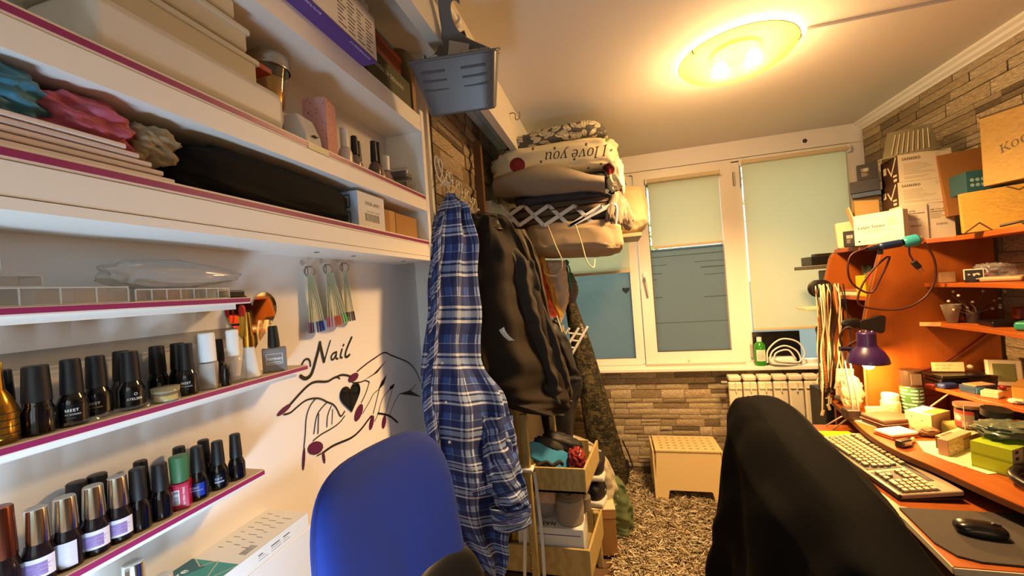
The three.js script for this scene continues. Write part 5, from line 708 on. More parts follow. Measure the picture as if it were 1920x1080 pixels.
// shaggy rug
const rug = thing('shaggy_rug', 'beige and brown shaggy rug covering the floor', 'rug', [0, 0, 0]);
part('backing', span(-0.1, 1.12, 0, 0.012, -3.22, -1.2), M(0x9a8464, 0.95), rug);
{
  const pts = []; const N = 52000, seg = 3;
  const g = new THREE.BufferGeometry(), pos = [], idx = [];
  for (let i = 0; i <= seg; i++) { const t = i / seg, w = 0.0036 * (1 - 0.6 * t); pos.push(-w, t * 0.042, t * t * 0.03, w, t * 0.042 , t * t * 0.03); if (i < seg) { const a = i * 2; idx.push(a, a + 1, a + 3, a, a + 3, a + 2); } }
  g.setAttribute('position', new THREE.Float32BufferAttribute(pos, 3)); g.setIndex(idx); g.computeVertexNormals();
  const im = new THREE.InstancedMesh(g, M(0xffffff, 0.85), N); im.name = 'pile'; im.userData = { kind: 'stuff' };
  const m = new THREE.Matrix4(), q = new THREE.Quaternion(), e = new THREE.Euler(), cols = [0xe8dabc, 0xdccba8, 0xc8b48e, 0xab926c, 0xf2e8d0, 0x917a56].map((c) => new THREE.Color(c));
  for (let i = 0; i < N; i++) { const x = -0.1 + 1.22 * rnd(), z = -3.215 + 2.0 * rnd(), cl = noise.noise(x * 18, z * 18, 3) * 1.5; e.set(rr(0.15, 0.9), cl * 2.2 + rr(-0.9, 0.9), rr(-0.3, 0.3), 'YXZ'); q.setFromEuler(e); const s = rr(0.8, 1.35); m.compose(V(x, 0.008, z), q, V(s, s, s)); im.setMatrixAt(i, m); im.setColorAt(i, cols[Math.floor(rnd() * 6)]); }
  rug.add(im);
}
// plastic step stool
const st = thing('step_stool', 'cream plastic step stool with a perforated top', 'stool', [0.41, 0.012, -3.005]);
{
  const sm = M(0xddc690, 0.4), w = 0.40, d = 0.26, h = 0.335, tp = 0.025;
  const face = (W, nw, nh) => { const s = new THREE.Shape(); s.moveTo(-W / 2 - tp, 0); s.lineTo(-W / 2, h); s.lineTo(W / 2, h); s.lineTo(W / 2 + tp, 0); s.lineTo(nw / 2 + 0.012, 0); s.lineTo(nw / 2, nh - 0.02); s.quadraticCurveTo(nw / 2, nh, nw / 2 - 0.02, nh); s.lineTo(-nw / 2 + 0.02, nh); s.quadraticCurveTo(-nw / 2, nh, -nw / 2, nh - 0.02); s.lineTo(-nw / 2 - 0.012, 0); return new THREE.ExtrudeGeometry(s, { depth: 0.006, bevelEnabled: true, bevelSize: 0.003, bevelThickness: 0.003, bevelSegments: 2 }); };
  part('front_leg_panel', face(w, 0.28, 0.075), sm, st, [0, 0, d / 2 + 0.012], [-0.075, 0, 0]); part('back_leg_panel', face(w, 0.28, 0.075), sm, st, [0, 0, -d / 2 - 0.018], [0.075, 0, 0]);
  part('side_leg_panel', face(d, 0.15, 0.1), sm, st, [-w / 2 - 0.02, 0, 0], [0, -Math.PI / 2, 0]); part('side_leg_panel', face(d, 0.15, 0.1), sm, st, [w / 2 + 0.015, 0, 0], [0, -Math.PI / 2, 0]);
  const s = new THREE.Shape(); s.moveTo(-w / 2 - 0.005, -d / 2); s.lineTo(w / 2 + 0.005, -d / 2); s.lineTo(w / 2 + 0.005, d / 2); s.lineTo(-w / 2 - 0.005, d / 2);
  for (let i = 0; i < 8; i++) for (let j = 0; j < 5; j++) { const p = new THREE.Path(); p.absarc(-0.165 + i * 0.047, -0.095 + j * 0.047, 0.0145, 0, Math.PI * 2, true); s.holes.push(p); }
  part('seat_top', new THREE.ExtrudeGeometry(s, { depth: 0.008, bevelEnabled: true, bevelSize: 0.003, bevelThickness: 0.003, bevelSegments: 2, curveSegments: 6 }), sm, st, [0, h - 0.003, 0], [-Math.PI / 2, 0, 0]);
}
// radiator
const rad = thing('radiator', 'cream sectional radiator under the right part of the window', 'radiator', [0.74, 0.14, -3.155]);
for (let i = 0; i < 7; i++) {
  const s = part('section', bx(0.088, 0.62, 0.03, 0.012), M(0xe6dcc2, 0.35), rad, [0.055 + i * 0.095, 0.3, 0.02]);
  part('top_grille', bend(bx(0.084, 0.04, 0.07, 0.014).clone(), (x, y, z) => [x, y, z]), M(0xe6dcc2, 0.35), s, [0, 0.335, -0.02]);
  part('fin', bx(0.008, 0.07, 0.034, 0.003), M(0xe6dcc2, 0.35), s, [0, 0.275, 0.012]);
  part('louver', bx(0.08, 0.008, 0.034, 0.003), M(0xd6ccb2, 0.35), s, [0, 0.265, 0.008]);
}
part('valve', at(cyl(0.014, 0.014, 0.04, 14), -0.012, 0.6, 0, 0, 0, Math.PI / 2), M(0x8a8478, 0.4, { metalness: 0.7 }), rad);
// on the sill
const yS = 0.848;
const gbot = thing('green_bottle', 'green plastic bottle with a white cap on the window sill', 'bottle', [0.995, yS, -3.215]);
part('bottle', lathe([[0, 0], [0.036, 0], [0.038, 0.006], [0.038, 0.12], [0.036, 0.145], [0.02, 0.168], [0.014, 0.172]], 28), new THREE.MeshPhysicalMaterial({ color: 0x3c9a2c, roughness: 0.2, transmission: 0.25, thickness: 0 }), gbot); part('cap', cyl(0.016, 0.016, 0.03, 20), whiteCap, gbot, [0, 0.187, 0]);
part('label', sheet((s, t) => { const a = -0.9 + s * 1.6; return [Math.sin(a) * 0.0385, 0.035 + t * 0.08, Math.cos(a) * 0.0385]; }, 14, 1), printMat(canvasTex(128, 128, (c, w, h) => { c.fillStyle = '#e8e6d2'; c.fillRect(0, 0, w, h); c.fillStyle = '#4c7c3c'; c.font = 'bold 22px sans-serif'; c.fillText('ALOE', 30, 30); c.fillStyle = '#777'; for (let i = 0; i < 7; i++) c.fillRect(14, 46 + i * 11, rr(50, 100), 4); })), gbot);
const rt = thing('router', 'white router lying on the sill with coiled cable', 'router', [1.13, yS, -3.21]);
part('case', bx(0.17, 0.06, 0.07, 0.02), plastic, rt, [0, 0.03, 0]); part('band', bx(0.12, 0.02, 0.072, 0.008), M(0xd6d0bc, 0.4), rt, [-0.01, 0.016, 0.002]);
solo('white_cable', tube([[1.03, yS + 0.02, -3.19], [1.04, yS + 0.11, -3.19], [1.13, yS + 0.185, -3.195], [1.23, yS + 0.16, -3.195], [1.265, yS + 0.08, -3.19], [1.22, yS + 0.015, -3.18], [1.12, yS + 0.012, -3.165], [1.045, yS + 0.03, -3.165], [1.06, yS + 0.1, -3.175], [1.14, yS + 0.14, -3.18], [1.215, yS + 0.1, -3.18], [1.23, yS + 0.03, -3.175], [1.15, yS + 0.03, -3.16], [1.07, yS + 0.05, -3.165], [1.08, yS + 0.09, -3.17], [1.16, yS + 0.11, -3.175], [1.2, yS + 0.05, -3.17]], 0.0055, 160, 8), plastic, 'coil of thick white cable around the router', 'cable');
solo('black_board', bx(0.3, 0.235, 0.02, 0.004), M(0x0e0d0d, 0.3), 'black flat board standing on the sill behind the router', 'board', [1.115, yS + 0.118, -3.252]);
solo('heart_magnet', at(new THREE.ExtrudeGeometry(heartShape(0.056, 0.05), { depth: 0.002, bevelEnabled: false }), 0, 0, 0), M(0x0c0c0e, 0.4), 'small black heart stuck on the left window pane', 'heart sticker', [0.1, 1.449, ZF - 0.0195]);
solo('flower_sticker', (() => { const gs = []; for (let k = 0; k < 5; k++) gs.push(at(cyl(0.007, 0.007, 0.001, 10), 0.009 * Math.cos(k * 1.257), 0.009 * Math.sin(k * 1.257), 0, Math.PI / 2)); return merge(gs); })(), M(0x1c1512, 0.5), 'tiny dark flower sticker on the wall above the window', 'sticker', [1.4, 2.428, ZF + 0.001]);
// ---------- right side: desk, hutch, boxes, clutter ----------
const cherryTex = woodTex([160, 84, 24], [126, 58, 14], 256, [1, 1]);
const cherry = new THREE.MeshPhysicalMaterial({ map: cherryTex, roughness: 0.42, side: THREE.DoubleSide }), edging = M(0x8a5a34, 0.45);
function plate(pts, y0, y1, mat, round = 0.004) { const s = new THREE.Shape(); pts.forEach(([x, z], i) => i ? s.lineTo(x, -z) : s.moveTo(x, -z)); const g = new THREE.ExtrudeGeometry(s, { depth: y1 - y0 - round, bevelEnabled: true, bevelSize: 0.001, bevelThickness: round / 2, bevelSegments: 1, curveSegments: 8 }); g.rotateX(-Math.PI / 2); g.translate(0, y0 + round / 2, 0); const p = g.getAttribute('position'), u = []; for (let i = 0; i < p.count; i++) u.push(p.getX(i) * 2, p.getZ(i) * 1.2); g.setAttribute('uv', new THREE.Float32BufferAttribute(u, 2)); return g; }
const smoothPts = (pts, n = 40) => new THREE.CatmullRomCurve3(pts.map(([x, z]) => V(x, 0, z))).getPoints(n).map((p) => [p.x, p.z]);
const DY = 0.775, TY = 0.70, ZBp = -2.34;
const dk = thing('corner_desk', 'cherry-coloured computer desk with hutch panels and sliding keyboard tray', 'desk', [0, 0, 0]);
const edgeP = smoothPts([[1.157, -2.7], [1.091, -2.327], [1.045, -2.1], [1.035, -1.98], [1.045, -1.863], [1.068, -1.771], [1.088, -1.663], [1.105, -1.57], [1.123, -1.492], [1.2, -1.15], [1.25, -0.9]]);
const top = part('desktop', plate([...edgeP, [1.725, -0.9], [1.725, -2.7]], DY - 0.024, DY, cherry), cherry, dk);
part('edge_band', sheet((s, t) => { const k = Math.min(edgeP.length - 1, Math.round(s * (edgeP.length - 1))), p = edgeP[k]; return [p[0] - 0.0022, DY - 0.0225 + t * 0.019, p[1]]; }, 40, 1), M(0x5a3218, 0.5), top);
const ky = part('keyboard_tray', plate([[0.835, -2.4], [0.845, -1.9], [0.85, -1.52], [0.824, -1.304], [1.55, -1.30], [1.55, -2.4]], TY - 0.02, TY, cherry), cherry, dk);
part('tray_edge', merge([slat([0.833, TY - 0.010, -2.4], [0.848, TY - 0.010, -1.52], 0.019, 0.004), slat([0.848, TY - 0.010, -1.52], [0.822, TY - 0.010, -1.302], 0.019, 0.004), slat([0.822, TY - 0.010, -1.2985], [1.55, TY - 0.010, -1.2985], 0.019, 0.004)]), M(0xd2c0a2, 0.5), ky);
const side = (z, pts, name) => { const s = new THREE.Shape(); pts.forEach(([x, y], i) => i ? s.lineTo(x, y) : s.moveTo(x, y)); const g = new THREE.ExtrudeGeometry(s, { depth: 0.018, bevelEnabled: false }); g.translate(0, 0, z - 0.018); const p = part(name, g, cherry, dk); part('edge_band', tubeFlat(pts, z), edging, p); return p; };
function tubeFlat(pts, z) { const e = pts.slice(0, -2); return merge(e.slice(0, -1).map((a, i) => slat([a[0] - 0.001, a[1], z - 0.009], [e[i + 1][0] - 0.001, e[i + 1][1], z - 0.009], 0.003, 0.019, [0, 0, 1]).translate(0, 0, 0))); }
side(ZBp, [[1.19, DY], [1.193, 1.1], [1.201, 1.235], [1.226, 1.349], [1.262, 1.48], [1.291, 1.576], [1.31, 1.597], [1.725, 1.597], [1.725, DY]], 'hutch_panel');
side(-2.74, [[1.19, DY], [1.20, 1.3], [1.229, 1.443], [1.262, 1.57], [1.282, 1.597], [1.725, 1.597], [1.725, DY]], 'hutch_panel');
part('leg_panel', span(1.2, 1.7, 0, DY - 0.024, -2.70, -2.68), cherry, dk); part('leg_panel', span(1.3, 1.7, 0, DY - 0.024, -1.32, -1.30), cherry, dk);
part('back_board', span(1.705, 1.722, 0.2, DY - 0.024, -2.68, -1.32), cherry, dk);
part('hutch_top', plate([...smoothPts([[1.29, -2.76], [1.29, -2.45], [1.30, -2.36]], 8), ...smoothPts([[1.46, -2.32], [1.53, -2.24], [1.50, -2.05], [1.45, -1.85], [1.44, -1.5]], 14), [1.725, -1.5], [1.725, -2.76]], 1.597, 1.619, cherry), cherry, dk);
part('hutch_shelf', span(1.26, 1.722, 1.332, 1.35, -2.738, ZBp - 0.018), cherry, dk);
for (const [y, x0, x1] of [[1.388, 1.455, 1.45], [1.203, 1.44, 1.44]]) part('corner_shelf', plate([...smoothPts([[x0, ZBp], [x0 + 0.02, -2.2], [x1 + 0.02, -2.0], [x1, -1.86], [x1, -1.5]], 12), [1.722, -1.5], [1.722, ZBp]], y, y + 0.018, edging), cherry, dk);
part('riser_shelf', plate([...smoothPts([[1.36, ZBp], [1.40, -2.2], [1.42, -2.0], [1.47, -1.85], [1.50, -1.6]], 14), [1.722, -1.6], [1.722, ZBp]], 0.92, 0.938, cherry), cherry, dk);
part('riser_support', span(1.6, 1.72, DY, 0.92, -1.65, -1.63), cherry, dk); part('riser_support', span(1.5, 1.70, DY, 0.92, ZBp + 0.02, ZBp + 0.036), cherry, dk);
// keyboard
const kb = thing('keyboard', 'beige keyboard with dark gaps on the pull-out tray', 'keyboard', [0.982, TY + 0.001, -1.905], -Math.PI / 2 + 0.045);
{
  const L = 0.53, D = 0.185; const kbm = M(0xa08a6c, 0.5), keyM = M(0xbfa882, 0.5);
  const cb = (x, y, z) => [x, y + (0.5 - z / D) * 0.02, z];
  part('case', bend(bx(L, 0.018, D, 0.006).clone(), cb), kbm, kb, [0, 0.012, 0]);
  part('dark_base', bend(bx(L + 0.004, 0.008, D + 0.004, 0.003).clone(), (x, y, z) => [x, y + (0.5 - z / D) * 0.012, z]), M(0x17120f, 0.5), kb, [0, 0.004, 0]);
  part('wrist_strip', bx(L, 0.014, 0.022, 0.006), M(0x241c18, 0.35), kb, [0, 0.014, D / 2 - 0.004]);
  const wells = [[-0.083, 0.33, 0.025, 0.115], [0.137, 0.075, 0.025, 0.115], [0.213, 0.085, 0.025, 0.115], [-0.03, 0.44, -0.05, 0.02]];
  for (const [cx, w, z, d] of wells) part('key_well', bend(bx(w, 0.004, d).clone(), (x, y, zz) => [x, y + (0.5 - (zz + z) / D) * 0.02, zz]), M(0x1d1510, 0.6), kb, [cx, 0.0205, z]);
  const key = (x, z, w = 0.0185) => part('key', bx(w - 0.0035, 0.009, 0.0155, 0.002), keyM, kb, [x, 0.0265 + (0.5 - z / D) * 0.02, z], [0.1, 0, 0]);
  const px = 0.0203; const rowsK = [[-0.018, 14, 0], [0.003, 14, 0.006], [0.024, 13, 0.012], [0.045, 12, 0.02]];
  for (const [z, n, off] of rowsK) for (let i = 0; i < n; i++) key(-0.236 + off + i * px * (n === 14 ? 1.1 : n === 13 ? 1.16 : 1.22), z, 0.021);
  for (const [x, w] of [[-0.23, 0.03], [-0.2, 0.026], [-0.172, 0.026], [-0.1, 0.11], [-0.025, 0.026], [0.005, 0.026], [0.04, 0.03]]) key(x, 0.066, w);
  for (let i = 0; i < 13; i++) key(-0.236 + i * 0.0225 + Math.floor((i + 3) / 4) * 0.006, -0.05, 0.019);
  for (let r = 0; r < 2; r++) for (let i = 0; i < 3; i++) key(0.115 + i * 0.022, -0.018 + r * 0.021, 0.0205);
  for (let i = 0; i < 3; i++) key(0.115 + i * 0.022, 0.066, 0.0205); key(0.137, 0.045, 0.0205);
  for (let r = 0; r < 4; r++) for (let i = 0; i < 4; i++) key(0.186 + i * 0.0205, -0.018 + r * 0.021, 0.0195); for (const [x, w] of [[0.196, 0.038], [0.227, 0.0195], [0.248, 0.0195]]) key(x, 0.066, w);
  print(kb, 0.05, 0.012, canvasTex(128, 32, (c, w, h) => { c.clearRect(0, 0, w, h); c.fillStyle = '#5a4632'; c.font = 'italic bold 26px serif'; c.fillText('Gembird', 6, 24); }), [0.19, 0.0372, -0.065], [-Math.PI / 2 + 0.1, 0, 0], 'lettering', 0.5, { transparent: true });
}
const sn = thing('sticky_note', 'bright yellow sticky note pad at the far end of the keyboard', 'note pad', [1.0, TY, -2.235], 0.04);
part('pad', bx(0.13, 0.012, 0.075, 0.001), M(0xd8c000, 0.6), sn, [0, 0.006, 0]); print(sn, 0.13, 0.075, canvasTex(256, 148, (c, w, h) => { c.fillStyle = '#e0cc00'; c.fillRect(0, 0, w, h); c.strokeStyle = '#6a6000'; c.lineWidth = 2; for (let i = 0; i < 4; i++) { c.beginPath(); c.moveTo(90, 50 + i * 16); c.bezierCurveTo(120, 40 + i * 16, 130, 64 + i * 16, 170, 48 + i * 14); c.stroke(); } }), [0, 0.0124, 0], [-Math.PI / 2, 0, 0]);
const pad = solo('mouse_pad', plate([[0.868, -1.585], [0.845, -1.40], [0.86, -1.345], [0.9, -1.325], [1.3, -1.31], [1.3, -1.585]], TY + 0.001, TY + 0.006, null), M(0x3a332c, 0.85), 'dark grey-brown mouse pad on the keyboard tray', 'mouse pad');
const ms = thing('computer_mouse', 'black computer mouse lying on the mouse pad', 'mouse', [0.99, TY + 0.0065, -1.455], -Math.PI / 2 - 0.25);
part('shell', bend(blob(0.06, 0.046, 0.112, 0.0, 1, 0.75, 0, 48, 30), (x, y, z) => [x * (1 - 0.12 * Math.cos(z * 50)), y < 0 ? y * 0.55 : y * (1 - 1.5 * Math.max(0, -z - 0.02) ), z]), M(0x120f0e, 0.25), ms, [0, 0.013, 0]);
part('side_grip', bend(blob(0.064, 0.024, 0.1, 0, 1, 0.7, 0, 40, 20), (x, y, z) => [x, y, z]), M(0x0c0a0a, 0.6), ms, [0, 0.012, 0.002]); part('wheel', at(cyl(0.009, 0.009, 0.007, 18), 0, 0.03, -0.03, 0, 0, Math.PI / 2), M(0x2a2522, 0.5), ms); part('button_gap', bx(0.001, 0.003, 0.05), M(0x000000, 0.8), ms, [0, 0.0345, -0.02]);
// purple desk lamp
const WB = [1.128, 1.045, -2.2];
const dl = thing('desk_lamp', 'purple metal desk lamp lighting the cluttered desk', 'lamp', [1.128, DY, -2.2]);
part('lamp_shade', lathe([[0.0775, 0.285], [0.079, 0.289], [0.074, 0.312], [0.06, 0.34], [0.043, 0.358], [0.036, 0.37], [0.036, 0.42], [0.032, 0.43], [0, 0.433]], 40), M(0x35184e, 0.35, { clearcoat: 0.4 }), dl);
part('shade_lining', lathe([[0.0755, 0.286], [0.071, 0.311], [0.057, 0.338], [0.04, 0.356], [0.033, 0.37], [0.033, 0.42], [0, 0.425]], 36), M(0xe8e0d4, 0.5), dl);
for (let k = 0; k < 6; k++) part('vent_hole', at(cyl(0.003, 0.003, 0.002, 10), 0.024 * Math.cos(k * 1.05), 0.432, 0.024 * Math.sin(k * 1.05)), M(0xd8cfe0, 0.4), dl);
part('lamp_bulb', at(new THREE.SphereGeometry(0.023, 20, 14), 0, 0.276, 0), new THREE.MeshStandardMaterial({ color: 0xfff0d0, emissive: lin(1, 0.62, 0.26), emissiveIntensity: 12 }), dl);
part('bulb_socket', cyl(0.014, 0.014, 0.07), whiteCap, dl, [0, 0.335, 0]);
for (const s of [0, 0.022]) part('arm', bar([-0.045 + s, 0.03, -0.06], [-0.075 + s, 0.34, -0.05], 0.004), M(0xd9d4cc, 0.3, { metalness: 0.6 }), dl);
part('arm_joint', at(cyl(0.012, 0.012, 0.05, 16), -0.062, 0.345, -0.05, 0, 0, Math.PI / 2), M(0x2a1a30, 0.4), dl); part('spring', bar([-0.05, 0.36, -0.05], [-0.008, 0.4, -0.02], 0.006), M(0x4a2a20, 0.4), dl); part('spring', tube([[-0.075, 0.35, -0.05], [-0.08, 0.41, -0.05], [-0.05, 0.45, -0.04], [-0.02, 0.43, -0.03]], 0.005, 24, 6), M(0x3a1410, 0.5), dl);
part('base_clamp', bx(0.06, 0.05, 0.06, 0.008), M(0x33241c, 0.5), dl, [-0.05, 0.025, -0.07]);
const lampL = pointLight('desk_lamp_light', WARM2, 1.45, [1.128, DY + 0.274, -2.2], 1.1);
const clip = thing('black_clip', 'large black bow-shaped clip stuck on the hutch panel above the lamp', 'clip', [1.16, 1.225, -2.29], 0);
part('wing', bend(blob(0.09, 0.055, 0.03, 0.1, 4, 0.9, 2, 30, 20), (x, y, z) => [x, y, z]), M(0x17120e, 0.4), clip, [-0.04, 0.008, 0]); part('plate', (() => { const s = new THREE.Shape(); s.moveTo(-0.03, 0.015); s.lineTo(0.045, 0.035); s.quadraticCurveTo(0.07, 0.04, 0.07, 0.025); s.lineTo(0.062, -0.035); s.quadraticCurveTo(0.055, -0.05, 0.035, -0.04); s.lineTo(-0.03, -0.02); return new THREE.ExtrudeGeometry(s, { depth: 0.012, bevelEnabled: true, bevelSize: 0.003, bevelThickness: 0.003 }); })(), M(0x1a130e, 0.5), clip, [0.02, 0.005, 0]);
part('stem', bar([-0.02, 0, -0.01], [0.05, 0.0, -0.045], 0.008), M(0x17120e, 0.5), clip);
// cables hung on the hutch
const hookB = thing('cable_hook', 'black spool-shaped hook holding the hanging cables', 'hook', [1.14, 1.40, -2.62]);
part('spool', at(lathe([[0, -0.03], [0.05, -0.03], [0.05, -0.02], [0.035, -0.015], [0.035, 0.015], [0.05, 0.02], [0.05, 0.03], [0, 0.03]], 28), 0, 0, 0, Math.PI / 2, 0, 0), M(0x15110e, 0.45), hookB); part('bracket', bar([0, 0, -0.02], [0.09, 0, -0.11], 0.012), M(0x15110e, 0.5), hookB);
const CW = [0xe2cf9e, 0xd8c69a, 0x1c1613, 0xe6d8b0, 0x14110f, 0xcdb98c, 0x241b16, 0xdcc894, 0x1a1512, 0xb08850, 0x15120f, 0xe0d0a4, 0x120f0d, 0x8c4a24, 0xd0bc90, 0x191411];
for (let i = 0; i < 16; i++) {
  const x = 1.10 + 0.007 * i, z = -2.575 + 0.035 * noise.noise(i * 1.7, 0, 0) + (i % 3) * 0.01, b = 0.76 + rr(-0.04, 0.12), d = rr(0.012, 0.03), w = (k) => 0.036 * noise.noise(i * 2.3, k, 5);
  const loop = i % 3 === 0; const pts = [[x + 0.008, 1.425, z - 0.02], [x + w(0.5), 1.36, z], [x + w(1), 1.22, z + w(3)], [x - 0.01 + w(1.7), 1.06, z], [x - 0.02 + w(2.2), 0.92, z + w(4)], [x - 0.03 + w(3), b, z]];
  if (loop) pts.push([x - 0.02 + d, b - 0.02, z], [x + d, b + 0.15, z + 0.01], [x + d + 0.005, 1.1, z + 0.01], [x + d, 1.42, z - 0.01]);
  const t = thing('hanging_cable', ['cream', 'ivory', 'black', 'pale', 'dark', 'tan', 'brown-black', 'buff', 'sooty', 'ochre', 'jet black', 'light cream', 'charcoal', 'reddish', 'sandy', 'ink black'][i] + ' cable hanging in the bundle beside the hutch', 'cable', [0, 0, 0], 0, 'cables hanging beside the hutch');
  part('wire', tube(pts, i % 4 === 1 ? 0.0045 : 0.0033, 60, 6), M(CW[i], 0.5), t);
  if (!loop) part('plug', at(bx(0.014, 0.034, 0.01, 0.003), pts[5][0], b - 0.012, z, 0, 0, rr(-0.3, 0.3)), M(CW[i], 0.4), t);
}
const coil = thing('coiled_cord', 'orange-brown coiled telephone cord in the cable bundle', 'cord', [1.098, 0, -2.56]);
part('coil', new THREE.TubeGeometry(new (class extends THREE.Curve { getPoint(t, o = V(0, 0, 0)) { return o.set(0.006 * Math.cos(t * 300) + 0.012 * t, 1.25 - 0.4 * t, 0.006 * Math.sin(t * 300)); } })(), 700, 0.0022, 5), M(0xa8602c, 0.5), coil); part('tail', tube([[0, 1.40, -0.02], [0.004, 1.33, 0], [0.006, 1.25, 0]], 0.003, 12, 5), M(0x7a4420, 0.5), coil);
for (const [p, l, c] of [[[[1.09, DY + 0.02, -2.3], [1.07, 0.78, -2.28], [1.0, 0.66, -2.35], [0.95, 0.5, -2.45]], 'thin grey lamp cord dropping off the desk edge', 0x8a7a68], [[[1.10, DY + 0.01, -2.33], [1.05, 0.75, -2.34], [0.98, 0.62, -2.44], [0.96, 0.4, -2.5]], 'second thin cord falling behind the sticky notes', 0xa89880], [[[1.11, DY + 0.006, -2.26], [1.25, DY + 0.01, -2.33], [1.36, DY + 0.08, -2.325], [1.45, DY + 0.1, -2.32]], 'brown cord running from the lamp along the panel', 0x6a3c18]]) solo('thin_cable', tube(p, 0.0035, 40, 6), M(c, 0.5), l, 'cord');
solo('red_cable', tube([[1.41, 0.99, -2.325], [1.48, 1.02, -2.325], [1.56, 1.075, -2.325], [1.64, 1.14, -2.325], [1.7, 1.195, -2.325]], 0.005, 40, 6), M(0x5c1410, 0.4), 'dark red cable running up the hutch panel', 'cable');
// things on the far shelf between the panels
solo('red_packet', bx(0.06, 0.13, 0.05, 0.006), M(0xb8341e, 0.45), 'orange-red packet on the hutch shelf under the torch', 'packet', [1.32, 1.415, -2.44], [0, 0.3, 0.06]);
solo('yellow_carton', bx(0.05, 0.11, 0.05, 0.003), M(0xc89a1c, 0.5), 'yellow carton standing at the front of the hutch shelf', 'carton', [1.292, 1.406, -2.50], [0, 0.4, 0]);
solo('green_carton', bx(0.03, 0.12, 0.06, 0.004), M(0x4c6030, 0.5), 'dark green carton beside the yellow one', 'carton', [1.335, 1.411, -2.52], [0, 0.3, 0]);
solo('paper_stack', bx(0.11, 0.02, 0.14, 0.003), M(0xd6c69c, 0.7), 'loose cream papers on the hutch shelf', 'papers', [1.33, 1.361, -2.62], [0, 0.2, 0]);
solo('thin_book', bx(0.12, 0.012, 0.16, 0.002), M(0x8a5a34, 0.6), 'thin brown book lying on the hutch papers', 'book', [1.34, 1.378, -2.62], [0, 0.15, 0]);
solo('glass_cup', cyl(0.035, 0.04, 0.16, 24), new THREE.MeshPhysicalMaterial({ color: 0x54604c, roughness: 0.15, transmission: 0.5, thickness: 0, side: THREE.DoubleSide }), 'murky tall glass at the back of the hutch shelf', 'glass', [1.40, 1.431, -2.64]);
solo('dark_column', bx(0.035, 0.30, 0.04, 0.005), M(0x2c2a1e, 0.6), 'dark grey-green strip hanging below the hutch shelf', 'strip', [1.283, 1.18, -2.38]);
solo('blister_pack', blob(0.09, 0.16, 0.05, 0.3, 4, 0.8, 3, 36, 24), new THREE.MeshPhysicalMaterial({ color: 0xe0d0b0, roughness: 0.15, transmission: 0.5, thickness: 0, side: THREE.DoubleSide }), 'crinkled clear bag with papers under the lamp', 'plastic bag', [1.13, DY + 0.1, -2.36]);
solo('printed_card_bag', bx(0.09, 0.14, 0.012, 0.002), printMat(canvasTex(128, 192, (c, w, h) => { c.fillStyle = '#d8c9a4'; c.fillRect(0, 0, w, h); for (let i = 0; i < 40; i++) { c.fillStyle = pick(['#a88c5c', '#e8dcc0', '#7c6848']); c.fillRect(rr(0, w), rr(0, h), rr(6, 40), rr(2, 8)); } })), 'tan printed card behind the hanging cables', 'card', [1.155, DY + 0.13, -2.47], [0, 0.3, -0.1]);
solo('grey_handset', bend(bx(0.16, 0.03, 0.045, 0.012).clone(), (x, y, z) => [x, y + 4 * x * x, z]), M(0x6d6256, 0.4), 'grey curved handset lying at the far desk corner', 'handset', [1.18, DY + 0.017, -2.55], [0, 0.9, 0]);
// printer-like devices on the sill side
const prn = thing('set_top_box', 'flat black device on a grey shelf beside the window', 'device', [1.35, 1.535, -2.93]); part('case', bx(0.28, 0.055, 0.14, 0.004), M(0x1a1612, 0.35), prn, [0, 0.028, 0]); part('foot', bx(0.2, 0.02, 0.05, 0.004), M(0x2a241c, 0.4), prn, [0, 0.062, 0]);
const gs = thing('grey_shelf_stand', 'narrow grey shelf stand carrying the flat black device', 'stand', [1.36, 0, -2.95]); part('top', bx(0.36, 0.022, 0.17, 0.004), M(0x554c3e, 0.5), gs, [0, 1.522, 0]); part('lower_box', bx(0.22, 0.1, 0.14, 0.006), M(0x4a4030, 0.5), gs, [0.06, 1.45, 0]); part('upright', bx(0.02, 1.5, 0.12, 0.003), M(0x40382c, 0.5), gs, [0.14, 0.76, -0.02]); 
part('paper_shelf', bx(0.26, 0.016, 0.14, 0.003), M(0xded0a8, 0.6), gs, [-0.06, 1.262, 0]);
solo('grey_bin_bag', blob(0.22, 0.4, 0.14, 0.22, 3, 0.7, 4, 40, 28), M(0x6c6148, 0.5), 'grey translucent sack hanging under the pale paper shelf', 'bag', [1.38, 1.04, -2.99]);
solo('black_tower', bx(0.16, 0.75, 0.2, 0.01), M(0x121011, 0.5), 'black tower case standing under the desk end', 'computer case', [1.28, 0.385, -2.9]);
// boxes on the hutch top
const hy = 1.6195;
const tx = (w, h, bg, f) => canvasTex(w, h, (c) => { c.fillStyle = bg; c.fillRect(0, 0, w, h); f(c, w, h); });
const lines = (c, x, y, n, w, s = 9, col = '#6a6050') => { c.fillStyle = col; for (let i = 0; i < n; i++) c.fillRect(x, y + i * s, rr(w * 0.5, w), Math.max(1.5, s * 0.32)); };
const ton = carton('toner_box', 'white box printed Laser Toner Cartridge on the hutch top', 'box', [1.345, hy, -2.465], -0.9, 0.20, 0.155, 0.05, M(0xd9cfb4, 0.55)); ton.position.set(1.335, hy, -2.415);
print(ton, 0.20, 0.155, tx(512, 396, '#ddd3b8', (c) => { c.fillStyle = '#1c1812'; c.font = 'bold 52px sans-serif'; c.fillText('Laser Toner', 40, 190); c.fillStyle = '#5c5444'; c.font = '44px sans-serif'; c.fillText('Cartridge', 110, 236); lines(c, 360, 90, 8, 120, 12); c.fillStyle = '#222'; c.fillRect(40, 336, 22, 22); lines(c, 70, 342, 1, 110, 12); lines(c, 250, 346, 1, 230, 8); c.fillRect(360, 230, 40, 5); }), [0, 0.0775, 0.0256], [0, 0, 0]);
